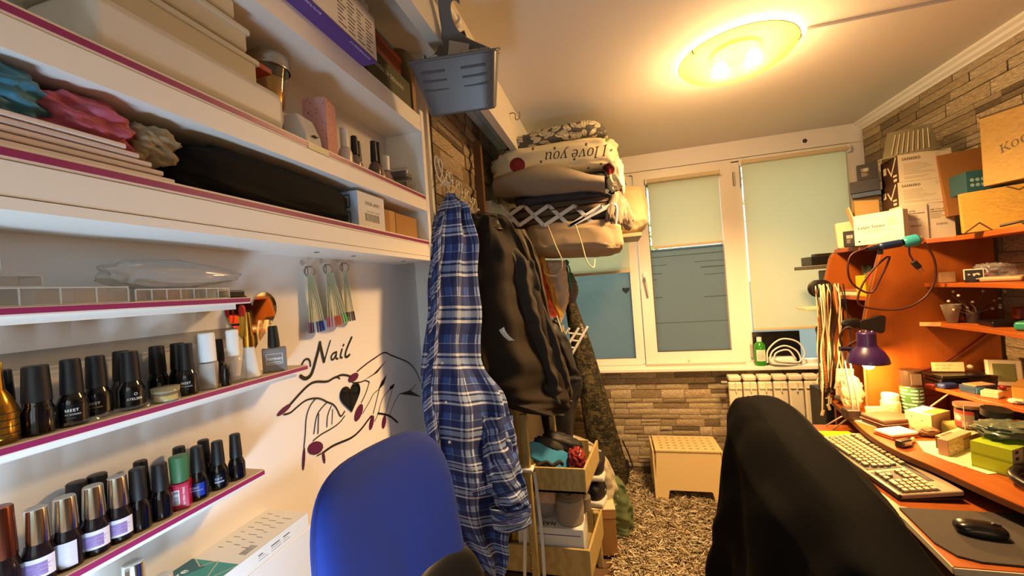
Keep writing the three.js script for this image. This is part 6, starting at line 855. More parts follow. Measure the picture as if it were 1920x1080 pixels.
for (const k of [0, 1]) { const t = carton('white_carton', k ? 'right of the two upright white cartons under the stack' : 'left of the two upright white cartons beside the toner box', 'box', [1.462 + k * 0.105, hy, -2.43], -0.06, 0.1, 0.175, 0.1, M(0xcfc4aa, 0.55), 'upright white cartons'); print(t, 0.1, 0.175, tx(200, 330, '#cfc5ad', (c) => { c.fillStyle = '#2c261c'; c.font = 'bold 22px sans-serif'; c.fillText(k ? 'SM-111L-P' : 'SM-4750', 20, 70); c.fillRect(20, 80, 160, 6); lines(c, 20, 96, 5, 150, 11); for (let i = 0; i < 22; i++) c.fillRect(60 + i * 4, 190, rr(1, 3), 18); }), [0, 0.0875, 0.0505], [0, 0, 0]); }
for (const k of [0, 1]) {
  const t = carton('check_box', k ? 'upper white and brown box with a large check mark' : 'lower white and brown box with a large check mark', 'box', [1.522 + 0.008 * k, hy + 0.176 + k * 0.118, -2.47], -0.14, 0.2, k ? 0.135 : 0.117, 0.17, M(0x3d2519, 0.55), 'check-mark boxes'); const h = k ? 0.135 : 0.117;
  print(t, 0.2, h, tx(400, 240, '#cabfa4', (c) => { c.fillStyle = '#2b2116'; c.font = 'bold 34px sans-serif'; c.fillText('SAIMIRO', 30, 54); c.strokeStyle = '#7a6f5a'; c.lineWidth = 3; c.beginPath(); c.arc(300, 40, 12, 0, 6); c.stroke(); lines(c, 40, 84, 8, 250, 13, '#9a8c70'); lines(c, 40, 200, 2, 320, 12, '#9a8c70'); }), [0, h / 2, 0.0855], [0, 0, 0]);
  print(t, 0.17, h, tx(320, 240, '#3d2519', (c) => { c.strokeStyle = '#d8cbb0'; c.lineWidth = 18; c.beginPath(); c.moveTo(130, 70); c.lineTo(190, 150); c.lineTo(290, 10); c.stroke(); c.fillStyle = '#d0c2a6'; c.fillRect(220, 160, 70, 18); c.fillRect(226, 196, 60, 24); c.fillRect(40, 60, 60, 64); }), [-0.1005, h / 2, 0], [0, -Math.PI / 2, 0], 'side_print');
}
const dkb = (l, p, w, h, d, t, c, pr) => { const q = carton('dark_box', l, 'box', p, t, w, h, d, M(c, 0.45), 'small dark boxes on the hutch'); if (pr) print(q, w * 0.5, h * 0.6, tx(96, 96, '#241f1c', (x) => { x.fillStyle = '#cfc4b0'; for (let i = 0; i < 12; i++) x.fillRect(10 + i * 6, 10, rr(1, 4), 34); lines(x, 10, 56, 4, 70, 10, '#a89c88'); }), [-w * 0.1, h * 0.5, d / 2 + 0.0006], [0, 0, 0]); return q; };
dkb('small black box at the left end of the hutch top', [1.275, hy, -2.545], 0.07, 0.085, 0.07, -0.5, 0x1c1916, 1);
dkb('black box with barcode standing high on the left of the stack', [1.385, hy + 0.352, -2.58], 0.085, 0.085, 0.09, -0.45, 0x1f1a18, 1);
dkb('wide black box below the barcode box', [1.37, hy + 0.287, -2.58], 0.12, 0.064, 0.1, -0.5, 0x17151a, 0);
solo('blue_base_box', bx(0.12, 0.025, 0.1, 0.004), M(0x31405a, 0.4), 'blue-grey flat box under the wide black box', 'box', [1.375, hy + 0.2735, -2.58], [0, -0.5, 0]);
const kc = carton('cardboard_carton', 'plain tan carton behind the toner box', 'box', [1.375, hy, -2.60], -0.3, 0.1, 0.26, 0.08, M(0xa8854c, 0.7)); part('flap', bx(0.008, 0.12, 0.09, 0.002), M(0xcbb283, 0.7), kc, [-0.062, 0.16, 0], [0, 0, 0.25]);
solo('white_parcel', bx(0.1, 0.15, 0.05, 0.01), M(0xd8c8a2, 0.6), 'off-white paper parcel behind the small black box', 'parcel', [1.24 + 0.09, hy + 0.075, -2.70], [0, -0.3, 0.05]);
const punnet = thing('clear_punnet', 'upturned clear plastic punnet with ribs on top of the stack', 'container', [1.53, hy + 0.43, -2.50], -0.5); punnet.scale.setScalar(1.35); part('tub', at(lathe([[0.11, 0], [0.105, 0.01], [0.08, 0.1], [0, 0.105]], 4), 0, 0, 0, 0, 0.78, 0), new THREE.MeshPhysicalMaterial({ color: 0xb8b090, roughness: 0.12, transmission: 0.6, thickness: 0, side: THREE.DoubleSide }), punnet); for (let i = 0; i < 8; i++) part('rib', bar([-0.05 + i * 0.014, 0.01, 0.08], [-0.035 + i * 0.012, 0.085, 0.062], 0.0015, 5), M(0xcfc6a8, 0.2), punnet);
solo('brown_flap_box', bx(0.15, 0.30, 0.06, 0.002), M(0x8a5a24, 0.75), 'tall plain brown cardboard panel beside the kraft bag', 'cardboard', [1.645, hy + 0.25, -2.37], [-0.05, -0.25, 0.05]);
const tl = carton('teal_box', 'teal box printed with two rows of round icons', 'box', [1.62, hy + 0.182, -2.26], -0.15, 0.12, 0.095, 0.12, M(0x1f4c56, 0.5)); print(tl, 0.12, 0.095, tx(260, 190, '#1f5560', (c) => { c.fillStyle = '#b9b4a0'; c.beginPath(); c.moveTo(160, 0); c.lineTo(260, 0); c.lineTo(260, 120); c.fill(); for (let r = 0; r < 2; r++) for (let k = 0; k < 5; k++) { c.fillStyle = '#8fa8a4'; c.beginPath(); c.arc(40 + k * 38, 80 + r * 46, 15, 0, 6.3); c.fill(); } }), [0, 0.0475, 0.0605], [0, 0, 0]);
solo('black_block', bx(0.1, 0.18, 0.1, 0.004), M(0x1a1410, 0.6), 'dark block under the teal box', 'box', [1.66, hy + 0.091, -2.26], [0, -0.15, 0]);
const kraft = (name, label, p, rot, w, h, f) => { const t = thing(name, label, 'paper bag', p, 0); t.rotation.set(...rot); part('bag', bend(bx(w, h, 0.05, 0.004).clone(), (x, y, z) => [x, y, z * (1 - 0.8 * (y / h + 0.5))]), printMat(tx(256, 320, '#b08a34', f), 0.55), t, [0, h / 2, 0]); return t; };
const k1 = kraft('kraft_bag', 'tall golden kraft paper bag with script lettering', [1.665, hy + 0.20, -2.085], [0, -1.1, 0.02], 0.24, 0.30, (c) => { for (let i = 0; i < 500; i++) { c.fillStyle = pick(['rgba(90,60,10,0.10)', 'rgba(230,190,90,0.10)']); c.fillRect(rr(0, 256), rr(0, 320), rr(4, 26), rr(2, 9)); } c.fillStyle = '#4a3410'; c.font = 'italic 54px serif'; c.save(); c.translate(60, 190); c.rotate(-0.35); c.fillText('Kodi', 0, 0); c.restore(); });
part('edge', slat([-0.12, 0.302, 0], [0.12, 0.302, 0], 0.006, 0.014), M(0x2a1810, 0.5), k1); part('edge', slat([0.12, 0, 0], [0.12, 0.3, 0], 0.006, 0.02, [1, 0, 0]), M(0x2a1810, 0.5), k1);
const k2 = kraft('folded_kraft_bag', 'folded golden kraft bag lying against the hutch boxes', [1.555, hy + 0.003, -2.08], [0.05, -0.45, 0.06], 0.20, 0.17, (c) => { for (let i = 0; i < 500; i++) { c.fillStyle = pick(['rgba(90,60,10,0.10)', 'rgba(230,190,90,0.10)']); c.fillRect(rr(0, 256), rr(0, 320), rr(4, 26), rr(2, 9)); } c.strokeStyle = '#8a6a24'; c.lineWidth = 2; for (let i = 0; i < 4; i++) { c.beginPath(); c.moveTo(40 + i * 30, 60 + i * 26); c.quadraticCurveTo(140, 70 + i * 40, 220, 120 + i * 30); c.stroke(); } c.strokeStyle = '#4a2410'; c.lineWidth = 8; c.beginPath(); c.moveTo(0, 320); c.lineTo(60, 250); c.lineTo(100, 320); c.stroke(); c.beginPath(); c.moveTo(170, 0); c.lineTo(210, 40); c.lineTo(256, 0); c.stroke(); });
solo('tangled_wire', tube([[1.5, hy + 0.012, -2.0], [1.53, hy + 0.02, -1.95], [1.5, hy + 0.008, -1.9], [1.56, hy + 0.015, -1.88], [1.54, hy + 0.01, -1.95], [1.6, hy + 0.015, -1.9], [1.57, hy + 0.01, -1.84]], 0.005, 60, 6), M(0x241a12, 0.5), 'tangled dark wire at the edge of the hutch top', 'wire');
// torch lying across with its cord
const tor = thing('soldering_torch', 'blue and teal hand torch lying at the hutch edge', 'torch', [1.30, 1.605, -2.24], 0);
{ const g = new THREE.Group(); const rz = -0.14; const P2 = (n, geo, m, x) => part(n, at(geo, 0, 0, 0, 0, 0, -Math.PI / 2 + 0.12), m, tor, [x, x * 0.12, 0]);
  P2('handle', lathe([[0, 0], [0.014, 0], [0.018, 0.02], [0.018, 0.085], [0.014, 0.09]], 24), M(0x142448, 0.3), -0.075); P2('collar', lathe([[0.016, 0], [0.026, 0.012], [0.028, 0.05], [0.027, 0.055], [0, 0.055]], 24), M(0x2f8f96, 0.35), 0.02); P2('nozzle', lathe([[0.02, 0], [0.014, 0.02], [0, 0.024]], 20), M(0xc9a68c, 0.5), 0.073); P2('tail', lathe([[0.008, 0], [0.013, 0.03], [0.012, 0.05]], 16), M(0x10182c, 0.4), -0.12);
  part('trigger', bx(0.02, 0.03, 0.014, 0.004), M(0x1a1a24, 0.4), tor, [-0.07, -0.03, 0.0]); }
solo('torch_cord', tube([[1.185, 1.595, -2.26], [1.13, 1.57, -2.27], [1.11, 1.5, -2.27], [1.13, 1.43, -2.28], [1.2, 1.38, -2.28], [1.24, 1.45, -2.27], [1.27, 1.55, -2.25], [1.22, 1.5, -2.27], [1.16, 1.40, -2.28], [1.15, 1.33, -2.28], [1.22, 1.30, -2.27], [1.31, 1.30, -2.25], [1.39, 1.35, -2.24], [1.425, 1.43, -2.23], [1.42, 1.52, -2.22], [1.39, 1.60, -2.22]], 0.0045, 140, 7), M(0x3c120c, 0.45), 'long dark red cord looping down from the torch', 'cord');
const plg = thing('power_plug', 'black two-pin plug dangling before the hutch panel', 'plug', [1.365, 1.50, -2.24]); part('body', bx(0.024, 0.042, 0.016, 0.006), M(0x140f0e, 0.5), plg, [0, 0, 0], [0, 0, 0.6]); for (const s of [-1, 1]) part('pin', at(cyl(0.0025, 0.0025, 0.022, 8), 0.015 + s * 0.006, -0.028 + s * 0.004, 0, 0, 0, 0.6), silver, plg); part('cord', tube([[-0.01, 0.02, 0], [-0.022, 0.05, 0], [-0.02, 0.1, 0]], 0.0035, 14, 6), M(0x3c120c, 0.5), plg);
// corner shelves
const c1 = 1.4065, c2 = 1.2215;
solo('sugar_packet', bx(0.055, 0.05, 0.03, 0.004), M(0x9a744c, 0.7), 'small tan packet at the left of the middle corner shelf', 'packet', [1.50, c1 + 0.025, -2.28], [0, -0.3, 0]);
const ph = thing('picture_cube', 'little jar with a black and white picture on the middle corner shelf', 'picture', [1.545, c1, -2.2], -0.6); part('frame', bx(0.06, 0.055, 0.02, 0.002), M(0xd0c4ac, 0.5), ph, [0, 0.03, 0]); print(ph, 0.052, 0.047, tx(96, 88, '#1c1512', (c) => { c.fillStyle = '#b8ac98'; for (let i = 0; i < 8; i++) { c.beginPath(); c.ellipse(rr(10, 86), rr(20, 80), rr(6, 16), rr(4, 9), rr(0, 3), 0, 6.3); c.fill(); } }), [0, 0.03, 0.0106], [0, 0, 0]); part('base', cyl(0.03, 0.03, 0.012, 20), M(0x1c120c, 0.4), ph, [0, 0.006, 0.014]);
solo('clear_bag', blob(0.12, 0.07, 0.08, 0.4, 4, 0.8, 6, 36, 22), bagFilm, 'crumpled clear bag on the middle corner shelf', 'plastic bag', [1.62, c1 + 0.04, -2.2]);
solo('beige_tray', at(bx(0.12, 0.022, 0.06, 0.01), 0, 0.011, 0), M(0xa8845a, 0.5), 'shallow beige dish at the front of the middle corner shelf', 'dish', [1.57, c1, -2.1], [0, -0.9, 0]);
const cup = thing('paper_cup', 'tapered grey-beige pot on the lower corner shelf', 'pot', [1.505, c2, -2.27]); part('pot', lathe([[0, 0], [0.022, 0], [0.045, 0.085], [0.043, 0.085], [0.02, 0.004]], 4), M(0x8f846c, 0.6), cup);
const dp = thing('dried_plant', 'dried sprigs with pale buds standing behind the pot', 'dried plant', [1.56, c2, -2.24]); for (let i = 0; i < 14; i++) { const a = rr(-1.3, 1.3), h = rr(0.06, 0.15), s = part('sprig', tube([[0, 0.02, 0], [a * 0.03, h * 0.6, rr(-0.02, 0.03)], [a * 0.09, h, rr(-0.03, 0.04)]], 0.0012, 10, 4), M(0x6b5238, 0.8), dp); part('bud', at(new THREE.SphereGeometry(0.006, 8, 6), a * 0.09, h, rr(-0.03, 0.04)), M(0xcbb28c, 0.8), s); } part('holder', cyl(0.025, 0.03, 0.05, 18), M(0x2a1a10, 0.6), dp, [0, 0.025, 0]);
solo('black_gadget', bx(0.2, 0.022, 0.1, 0.006), M(0x100b09, 0.35), 'flat black gadget on the lower corner shelf', 'gadget', [1.61, c2 + 0.011, -2.1], [0, -0.2, 0]);
solo('red_case', bx(0.11, 0.05, 0.05, 0.008), M(0x7a2c18, 0.5), 'reddish case at the back of the lower corner shelf', 'case', [1.655, c2 + 0.05, -2.09], [0, -0.3, 0]);
solo('green_case', bx(0.14, 0.035, 0.09, 0.012), M(0x2f8c6c, 0.2, { clearcoat: 0.5 }), 'shiny green case at the edge of the lower corner shelf', 'case', [1.56, c2 + 0.0175, -1.93], [0, -0.9, 0]);
solo('shelf_tag', bx(0.07, 0.018, 0.002), M(0xd9a868, 0.6), 'small paper tag on the edge of the lower corner shelf', 'tag', [1.425, c2 - 0.004, -2.28], [0, -0.6, 0]);
// riser clutter
const ry = 0.9385;
const ws = thing('weather_station', 'cream weather station with a grey-green screen', 'weather station', [1.645, ry, -2.23], -0.35); part('case', bx(0.105, 0.115, 0.03, 0.006), M(0xcfc4a2, 0.4), ws, [0, 0.058, 0], [-0.12, 0, 0]); part('screen', bx(0.066, 0.076, 0.002, 0.001), M(0x737544, 0.25), ws, [-0.004, 0.062, 0.0155], [-0.12, 0, 0]); part('bezel', frameG(-0.043, 0.035, 0.018, 0.104, 0.005, 0.0145, 0.0185), M(0xe0d6b4, 0.4), ws, [0, 0, 0], [-0.12, 0, 0]);
solo('wire_stand', tube([[0, 0, 0], [0.01, 0.06, 0], [0.016, 0.12, 0.005], [0.026, 0.13, 0.01], [0.03, 0.06, 0.012], [0.026, 0.0, 0.014]], 0.005, 40, 8), M(0xd9cca6, 0.35), 'cream wire hook beside the weather station', 'hook', [1.675, ry + 0.01, -2.1]);
solo('pine_sprig', merge(Array.from({ length: 14 }, () => bar([0, 0.01, 0], [rr(-0.05, 0.05), rr(0.0, 0.02), rr(-0.03, 0.05)], 0.0018, 5))), M(0x2c3416, 0.7), 'dark green sprig lying before the weather station', 'sprig', [1.615, ry, -2.09]);
const cbx = carton('card_box', 'open tan cardboard box on the riser shelf', 'box', [1.565, ry, -1.99], 0.75, 0.14, 0.065, 0.1, M(0xb9802c, 0.7)); part('lid', bx(0.142, 0.004, 0.102), M(0x8f6226, 0.7), cbx, [0, 0.066, 0]);
solo('white_block', bx(0.05, 0.026, 0.05, 0.003), M(0xc9bb94, 0.6), 'small cream block in front of the cardboard box', 'block', [1.475, ry + 0.013, -2.06], [0, 0.7, 0]);
solo('crumpled_tissue', blob(0.05, 0.018, 0.04, 0.4, 5, 0.9, 3, 30, 18), M(0xd8cba8, 0.8), 'crumpled tissue on the riser edge', 'tissue', [1.485, ry + 0.009, -1.965]);
const stk = [[0.2, 0.02, 0.12, 0x17110f, 'wide black laptop battery at the bottom of the gadget pile'], [0.17, 0.016, 0.1, 0x241a16, 'dark brown flat gadget second in the pile'], [0.19, 0.014, 0.11, 0x120e0d, 'thin black tablet on top of the gadget pile']];
stk.forEach(([w, h, d, c, l], i) => solo('flat_gadget', bx(w, h, d, 0.004), M(c, 0.3), l, 'gadget', [1.49, ry + 0.009 + i * 0.0185, -2.26], [0, 0.1 * (i - 1), 0], 'gadget pile on the riser'));
const nt = thing('paper_note', 'handwritten cream note standing on the gadget pile', 'note', [1.475, ry + 0.058, -2.275], -0.1); part('paper', bx(0.115, 0.042, 0.001), printMat(tx(230, 84, '#d8c490', (c) => { c.fillStyle = '#4a3c20'; c.font = 'italic 20px serif'; c.fillText('tel 41 ap 2065', 22, 32); c.fillText('ap  calitate', 28, 62); })), nt, [0, 0.021, 0], [-0.08, 0, 0]);
const bb = carton('blue_box', 'small blue tape-deck shaped box on the riser', 'box', [1.487, ry + 0.0, -2.14], 0.3, 0.1, 0.03, 0.06, M(0x14304c, 0.4)); part('label', bx(0.04, 0.026, 0.002), M(0x3f86c4, 0.4), bb, [-0.028, 0.015, 0.031]); part('top_sheet', bx(0.09, 0.004, 0.05, 0.001), M(0xb9875c, 0.5), bb, [0.004, 0.032, 0]);
solo('blue_adapter', bx(0.07, 0.024, 0.035, 0.01), M(0x2c3a6e, 0.35), 'navy blue adapter lying between gadgets', 'adapter', [1.42, ry + 0.012, -2.2], [0, 0.3, 0]);
for (const [x, z, c, l] of [[1.60, -2.31, 0xa83a34, 'red plastic ball near the weather station'], [1.585, -2.16, 0x8f2c28, 'dark red plastic ball beside the blue box'], [1.575, -2.30, 0xcfc09a, 'cream plastic ball behind the gadget pile']]) solo('plastic_ball', new THREE.SphereGeometry(0.011, 16, 12), M(c, 0.3), l, 'ball', [x, ry + 0.011 + (c === 0xcfc09a ? 0.06 : 0), z]);
solo('brown_case_pile', bx(0.13, 0.05, 0.09, 0.008), M(0x3c2014, 0.5), 'dark brown case behind the plastic balls', 'case', [1.565, ry + 0.025, -2.26], [0, 0.1, 0]);
// desk clutter
const tin = thing('spray_tin', 'green tin with white printing and a dark lid', 'tin', [1.322, DY, -2.262]); part('can', cyl(0.042, 0.042, 0.16, 32), new THREE.MeshPhysicalMaterial({ map: tx(512, 256, '#3f6a3c', (c) => { for (let r = 0; r < 9; r++) { c.fillStyle = '#dfe6cc'; for (let k = 0; k < 6; k++) c.fillRect(k * 90 + rr(0, 20), 20 + r * 26, rr(40, 80), 9); } }), roughness: 0.35 }), tin, [0, 0.08, 0]); part('lid', cyl(0.0415, 0.0405, 0.075, 32), M(0x4a3a2c, 0.3, { metalness: 0.5 }), tin, [0, 0.198, 0]); part('lid_window', bx(0.04, 0.05, 0.002), M(0x6a5a4a, 0.3), tin, [-0.002, 0.198, 0.0405]); part('rim', at(new THREE.TorusGeometry(0.042, 0.002, 6, 32), 0, 0.16, 0, Math.PI / 2), silver, tin);
const wj = thing('pill_jar', 'white plastic jar with a screw lid', 'jar', [1.243, DY, -2.275]); part('jar', lathe([[0, 0], [0.036, 0], [0.037, 0.006], [0.037, 0.08], [0.032, 0.09], [0.028, 0.092]], 30), M(0xe6d9b8, 0.4), wj); part('lid', lathe([[0.031, 0.09], [0.032, 0.094], [0.032, 0.118], [0.029, 0.121], [0, 0.121]], 30), M(0xeee6cf, 0.4), wj); part('label', sheet((s, t) => { const a = -1.3 + s * 1.8; return [Math.sin(a) * 0.0375, 0.012 + t * 0.06, Math.cos(a) * 0.0375]; }, 14, 1), printMat(tx(160, 128, '#e2cfa0', (c) => { c.fillStyle = '#33402c'; c.font = 'bold 26px sans-serif'; c.fillText('D3 + K2', 30, 86); lines(c, 40, 24, 3, 80, 12); })), wj);
const pcs = thing('zip_case', 'brown zipped hard case lying at the desk edge', 'case', [1.185, DY, -2.19], 0.25); part('lower_half', bx(0.16, 0.02, 0.12, 0.009), M(0x50382c, 0.6), pcs, [0, 0.0105, 0]); part('upper_half', bx(0.16, 0.02, 0.12, 0.009), M(0x6a4c3a, 0.6), pcs, [0, 0.034, 0]); part('zip', bx(0.163, 0.004, 0.123, 0.0018), M(0xb09478, 0.4), pcs, [0, 0.022, 0]);
solo('plug_block', bx(0.075, 0.05, 0.02, 0.006), M(0xe6d8a8, 0.5), 'cream card propped behind the zipped case', 'card', [1.19, DY + 0.026, -2.30], [-0.2, 0.1, 0]);
solo('white_sheet', bx(0.07, 0.001, 0.13, 0.0003), M(0xeadfbe, 0.7), 'white paper sheet under the zipped case', 'paper', [1.122, DY + 0.001, -2.22], [0, 0.35, 0]);
const wg = thing('white_gadget', 'slim white gadget lying on a red-edged tray', 'gadget', [1.135, DY, -2.055], 0.35); part('base', bx(0.13, 0.008, 0.085, 0.003), M(0xa8502c, 0.5), wg, [0, 0.004, 0]); part('body', bx(0.125, 0.014, 0.08, 0.006), M(0xece6cc, 0.35), wg, [0, 0.016, 0]);
const usb = thing('cable_tag', 'dark clear-sided connector block hanging over the desk edge', 'connector', [1.088, DY, -1.93], 0.5); part('block', bx(0.06, 0.028, 0.026, 0.004), M(0x241812, 0.35), usb, [0, 0.015, 0]); part('window', bx(0.04, 0.014, 0.003, 0.001), M(0xb8a080, 0.2), usb, [0.003, 0.016, 0.0135]); part('lead', tube([[0.03, 0.016, 0], [0.06, 0.012, -0.01], [0.09, 0.012, -0.02]], 0.006, 14, 6), M(0xc9b48c, 0.5), usb);
const pap = solo('notebook_paper', plate([[1.165, -1.985], [1.30, -2.0], [1.32, -1.74], [1.19, -1.70], [1.145, -1.80], [1.125, -1.88]], DY + 0.0005, DY + 0.0025, null, 0.001), M(0xe0d8a6, 0.75), 'lined cream paper spread under the green boxes', 'paper');
for (let i = 0; i < 7; i++) part('ruled_line', bx(0.13, 0.0004, 0.0012), M(0xa8a87c, 0.7), pap, [1.215, DY + 0.0028, -1.95 + i * 0.032], [0, 0.1, 0]);
for (const k of [0, 1]) { const t = carton('green_box', k ? 'upper of the two lime-green boxes on the desk' : 'lower of the two lime-green boxes on the desk', 'box', [1.30, DY + 0.003 + k * 0.046, -1.77], 0.55, 0.2, 0.045, 0.1, M(0x8fa81c, 0.45), 'lime-green boxes'); print(t, 0.2, 0.045, tx(400, 90, '#6a8a1c', (c) => { c.fillStyle = '#c8b490'; c.fillRect(0, 0, 120, 90); c.fillStyle = '#2c3410'; c.fillRect(30, 14, 40, 20); c.fillRect(30, 56, 40, 20); c.fillStyle = '#1c2a10'; c.beginPath(); c.moveTo(260, 0); c.lineTo(400, 0); c.lineTo(400, 90); c.lineTo(220, 90); c.fill(); c.fillStyle = '#8a7a64'; c.beginPath(); c.ellipse(300, 50, 34, 30, 0, 0, 6.3); c.fill(); }), [0, 0.0225, 0.0505], [0, 0, 0]); print(t, 0.1, 0.045, tx(128, 60, '#a4b81c', (c) => { c.fillStyle = '#8a9c14'; c.fillRect(0, 50, 128, 10); }), [-0.1005, 0.0225, 0], [0, -Math.PI / 2, 0], 'side_print'); }
solo('bubble_bag', blob(0.17, 0.055, 0.12, 0.35, 4, 0.8, 2, 44, 28), new THREE.MeshPhysicalMaterial({ color: 0x8a9678, roughness: 0.12, transmission: 0.55, thickness: 0, side: THREE.DoubleSide }), 'shiny grey-green plastic bag on the lime boxes', 'plastic bag', [1.32, DY + 0.122, -1.79]);
solo('black_tape', at(cyl(0.04, 0.04, 0.025, 28), 0, 0.0125, 0), M(0x14120e, 0.4), 'roll of black tape resting on the shiny bag', 'tape', [1.34, DY + 0.15, -1.86], [0.1, 0, 0]);
const np = carton('printed_packet', 'pinkish printed packet leaning by the lined paper', 'packet', [1.232, DY + 0.003, -1.895], 0.62, 0.17, 0.06, 0.03, M(0xb08868, 0.6)); print(np, 0.17, 0.06, tx(340, 120, '#c49c7c', (c) => { for (let i = 0; i < 40; i++) { c.fillStyle = pick(['#8a5c40', '#dcc0a0', '#a8704c']); c.fillRect(rr(0, 320), rr(0, 110), rr(8, 60), rr(3, 9)); } }), [0, 0.03, 0.0155], [0, 0, 0]);
const yb = carton('yellow_card_box', 'yellow and purple striped card box propped open', 'box', [1.305, DY, -2.145], 0.55, 0.13, 0.08, 0.09, M(0xd8c98c, 0.6)); print(yb, 0.13, 0.09, tx(256, 170, '#8a68a8', (c) => { c.strokeStyle = '#d8c4dc'; c.lineWidth = 14; for (let i = 0; i < 9; i++) { c.beginPath(); c.moveTo(i * 34, 0); c.lineTo(i * 34 - 40, 170); c.stroke(); } c.fillStyle = '#d09048'; c.fillRect(40, 90, 216, 80); }), [0, 0.0806, 0], [-Math.PI / 2, 0, 0]); print(yb, 0.09, 0.08, tx(128, 108, '#e6e0a4', (c) => { c.strokeStyle = '#7c8a5c'; c.lineWidth = 2; c.beginPath(); c.moveTo(30, 50); c.lineTo(100, 80); c.lineTo(110, 60); c.stroke(); c.fillStyle = '#333'; c.fillRect(30, 24, 6, 6); c.fillRect(80, 40, 6, 6); }), [-0.0655, 0.04, 0], [0, -Math.PI / 2, 0], 'side_print');
const fb = carton('long_flat_box', 'long dark printed box lying behind the pink packet', 'box', [1.285, DY, -1.95], 0.6, 0.2, 0.05, 0.06, M(0x5c4838, 0.5)); print(fb, 0.2, 0.05, tx(400, 84, '#6a5444', (c) => { c.fillStyle = '#d8c480'; c.beginPath(); c.arc(360, 36, 24, 0, 6.3); c.fill(); c.fillStyle = '#2c2018'; c.fillRect(348, 30, 24, 8); lines(c, 20, 16, 5, 280, 14, '#c8ae8c'); }), [0, 0.025, 0.0305], [0, 0, 0]); print(fb, 0.2, 0.06, tx(320, 106, '#c8a884', (c) => { c.fillStyle = '#a84c3c'; c.fillRect(20, 10, 130, 40); lines(c, 20, 60, 4, 260, 10, '#8a6c50'); }), [0, 0.0506, 0], [-Math.PI / 2, 0, 0], 'top_print');
const og = carton('olive_flat_box', 'flat olive box under the glue jar', 'box', [1.40, DY, -2.03], 0.2, 0.16, 0.05, 0.13, M(0x6c6428, 0.5)); part('lid_board', bx(0.18, 0.004, 0.14), M(0xb08848, 0.6), og, [0.02, 0.052, 0]);
const gj2 = thing('glue_jar', 'dark glass jar with a red and white label in a clear box', 'jar', [1.362, DY + 0.0545, -2.01]); gj2.scale.setScalar(0.85); part('jar', lathe([[0, 0], [0.047, 0], [0.05, 0.006], [0.05, 0.09], [0.044, 0.098]], 32), M(0x141c12, 0.15, { clearcoat: 0.5 }), gj2); part('label', sheet((s, t) => { const a = -1.9 + s * 1.6; return [Math.sin(a) * 0.0505, 0.008 + t * 0.078, Math.cos(a) * 0.0505]; }, 14, 1), printMat(tx(128, 128, '#8a7868', (c) => { c.fillStyle = '#a82c24'; c.fillRect(0, 0, 128, 26); c.fillStyle = '#e0d4bc'; c.beginPath(); c.arc(40, 60, 18, 0, 6.3); c.fill(); c.fillStyle = '#c03830'; c.fillRect(0, 90, 60, 38); lines(c, 66, 84, 4, 56, 10, '#ddd'); })), gj2); part('lid', cyl(0.053, 0.053, 0.014, 32), M(0x7c5c44, 0.4), gj2, [0, 0.105, 0]);
part('case_frame', merge([bar([-0.06, 0, 0.06], [-0.06, 0.12, 0.06], 0.002, 5), bar([0.075, 0, 0.06], [0.075, 0.12, 0.06], 0.002, 5), bar([-0.06, 0.12, 0.06], [0.075, 0.12, 0.06], 0.002, 5)]), M(0xd9b890, 0.3), gj2);
solo('wooden_stick', bar([1.335, DY + 0.09, -2.17], [1.45, DY + 0.16, -2.2], 0.0035), M(0xc8a07c, 0.6), 'thin wooden stick leaning over the purple box', 'stick');
solo('craft_knife', merge([bar([1.36, DY + 0.172, -2.24], [1.44, DY + 0.166, -2.2], 0.006), at(bx(0.03, 0.02, 0.015, 0.003), 1.445, DY + 0.166, -2.2)]), M(0x8f2a2a, 0.4), 'red-handled craft knife resting by the tin', 'knife');
solo('red_paper', bx(0.13, 0.002, 0.08), M(0xa84030, 0.6), 'red printed paper between the case and boxes', 'paper', [1.245, DY + 0.0015, -2.10], [0, 0.5, 0]);
solo('sachet', blob(0.08, 0.03, 0.06, 0.3, 4, 0.7, 9, 30, 20), M(0x8a6648, 0.35), 'brown foil sachet in front of the yellow card box', 'sachet', [1.245, DY + 0.018, -2.06]);
solo('kraft_sheet', bx(0.22, 0.001, 0.17), M(0xb98c54, 0.7), 'brown kraft sheet lying at the back of the desk', 'paper', [1.58, DY + 0.001, -1.98], [0, 0.5, 0]);
solo('wood_wedge', (() => { const s = new THREE.Shape(); s.moveTo(-0.1, -0.03); s.lineTo(0.12, 0); s.lineTo(-0.1, 0.035); return new THREE.ExtrudeGeometry(s, { depth: 0.02, bevelEnabled: true, bevelSize: 0.002, bevelThickness: 0.002 }); })(), M(0xa87c3c, 0.6), 'pointed wooden wedge behind the lime boxes', 'wedge', [1.46, DY + 0.004, -1.89], [-Math.PI / 2, 0, 0.1]);
const hs = thing('headset', 'black and silver headset half in view at the desk edge', 'headset', [1.275, DY, -1.57], 0.4); part('headband', tube([[-0.07, 0.012, 0.0], [-0.055, 0.03, -0.07], [0.0, 0.035, -0.1], [0.08, 0.035, -0.09], [0.12, 0.02, -0.02]], 0.013, 50, 8), M(0x1c1512, 0.4), hs); part('ear_cushion', at(new THREE.TorusGeometry(0.04, 0.018, 12, 28), 0.06, 0.025, -0.03, Math.PI / 2 - 0.15), M(0x2a2018, 0.7), hs); part('silver_arm', slat([-0.03, 0.03, -0.02], [-0.02, 0.012, 0.06], 0.016, 0.01), M(0xc0a880, 0.3, { metalness: 0.7 }), hs); part('mic_tip', at(new THREE.SphereGeometry(0.013, 14, 10), -0.018, 0.013, 0.07), M(0x120e0c, 0.5), hs);
solo('black_adapter', bx(0.1, 0.06, 0.09, 0.01), M(0x120f0e, 0.35), 'glossy black adapter beside the lime boxes', 'adapter', [1.42, DY + 0.031, -1.68], [0, 0.3, 0]);
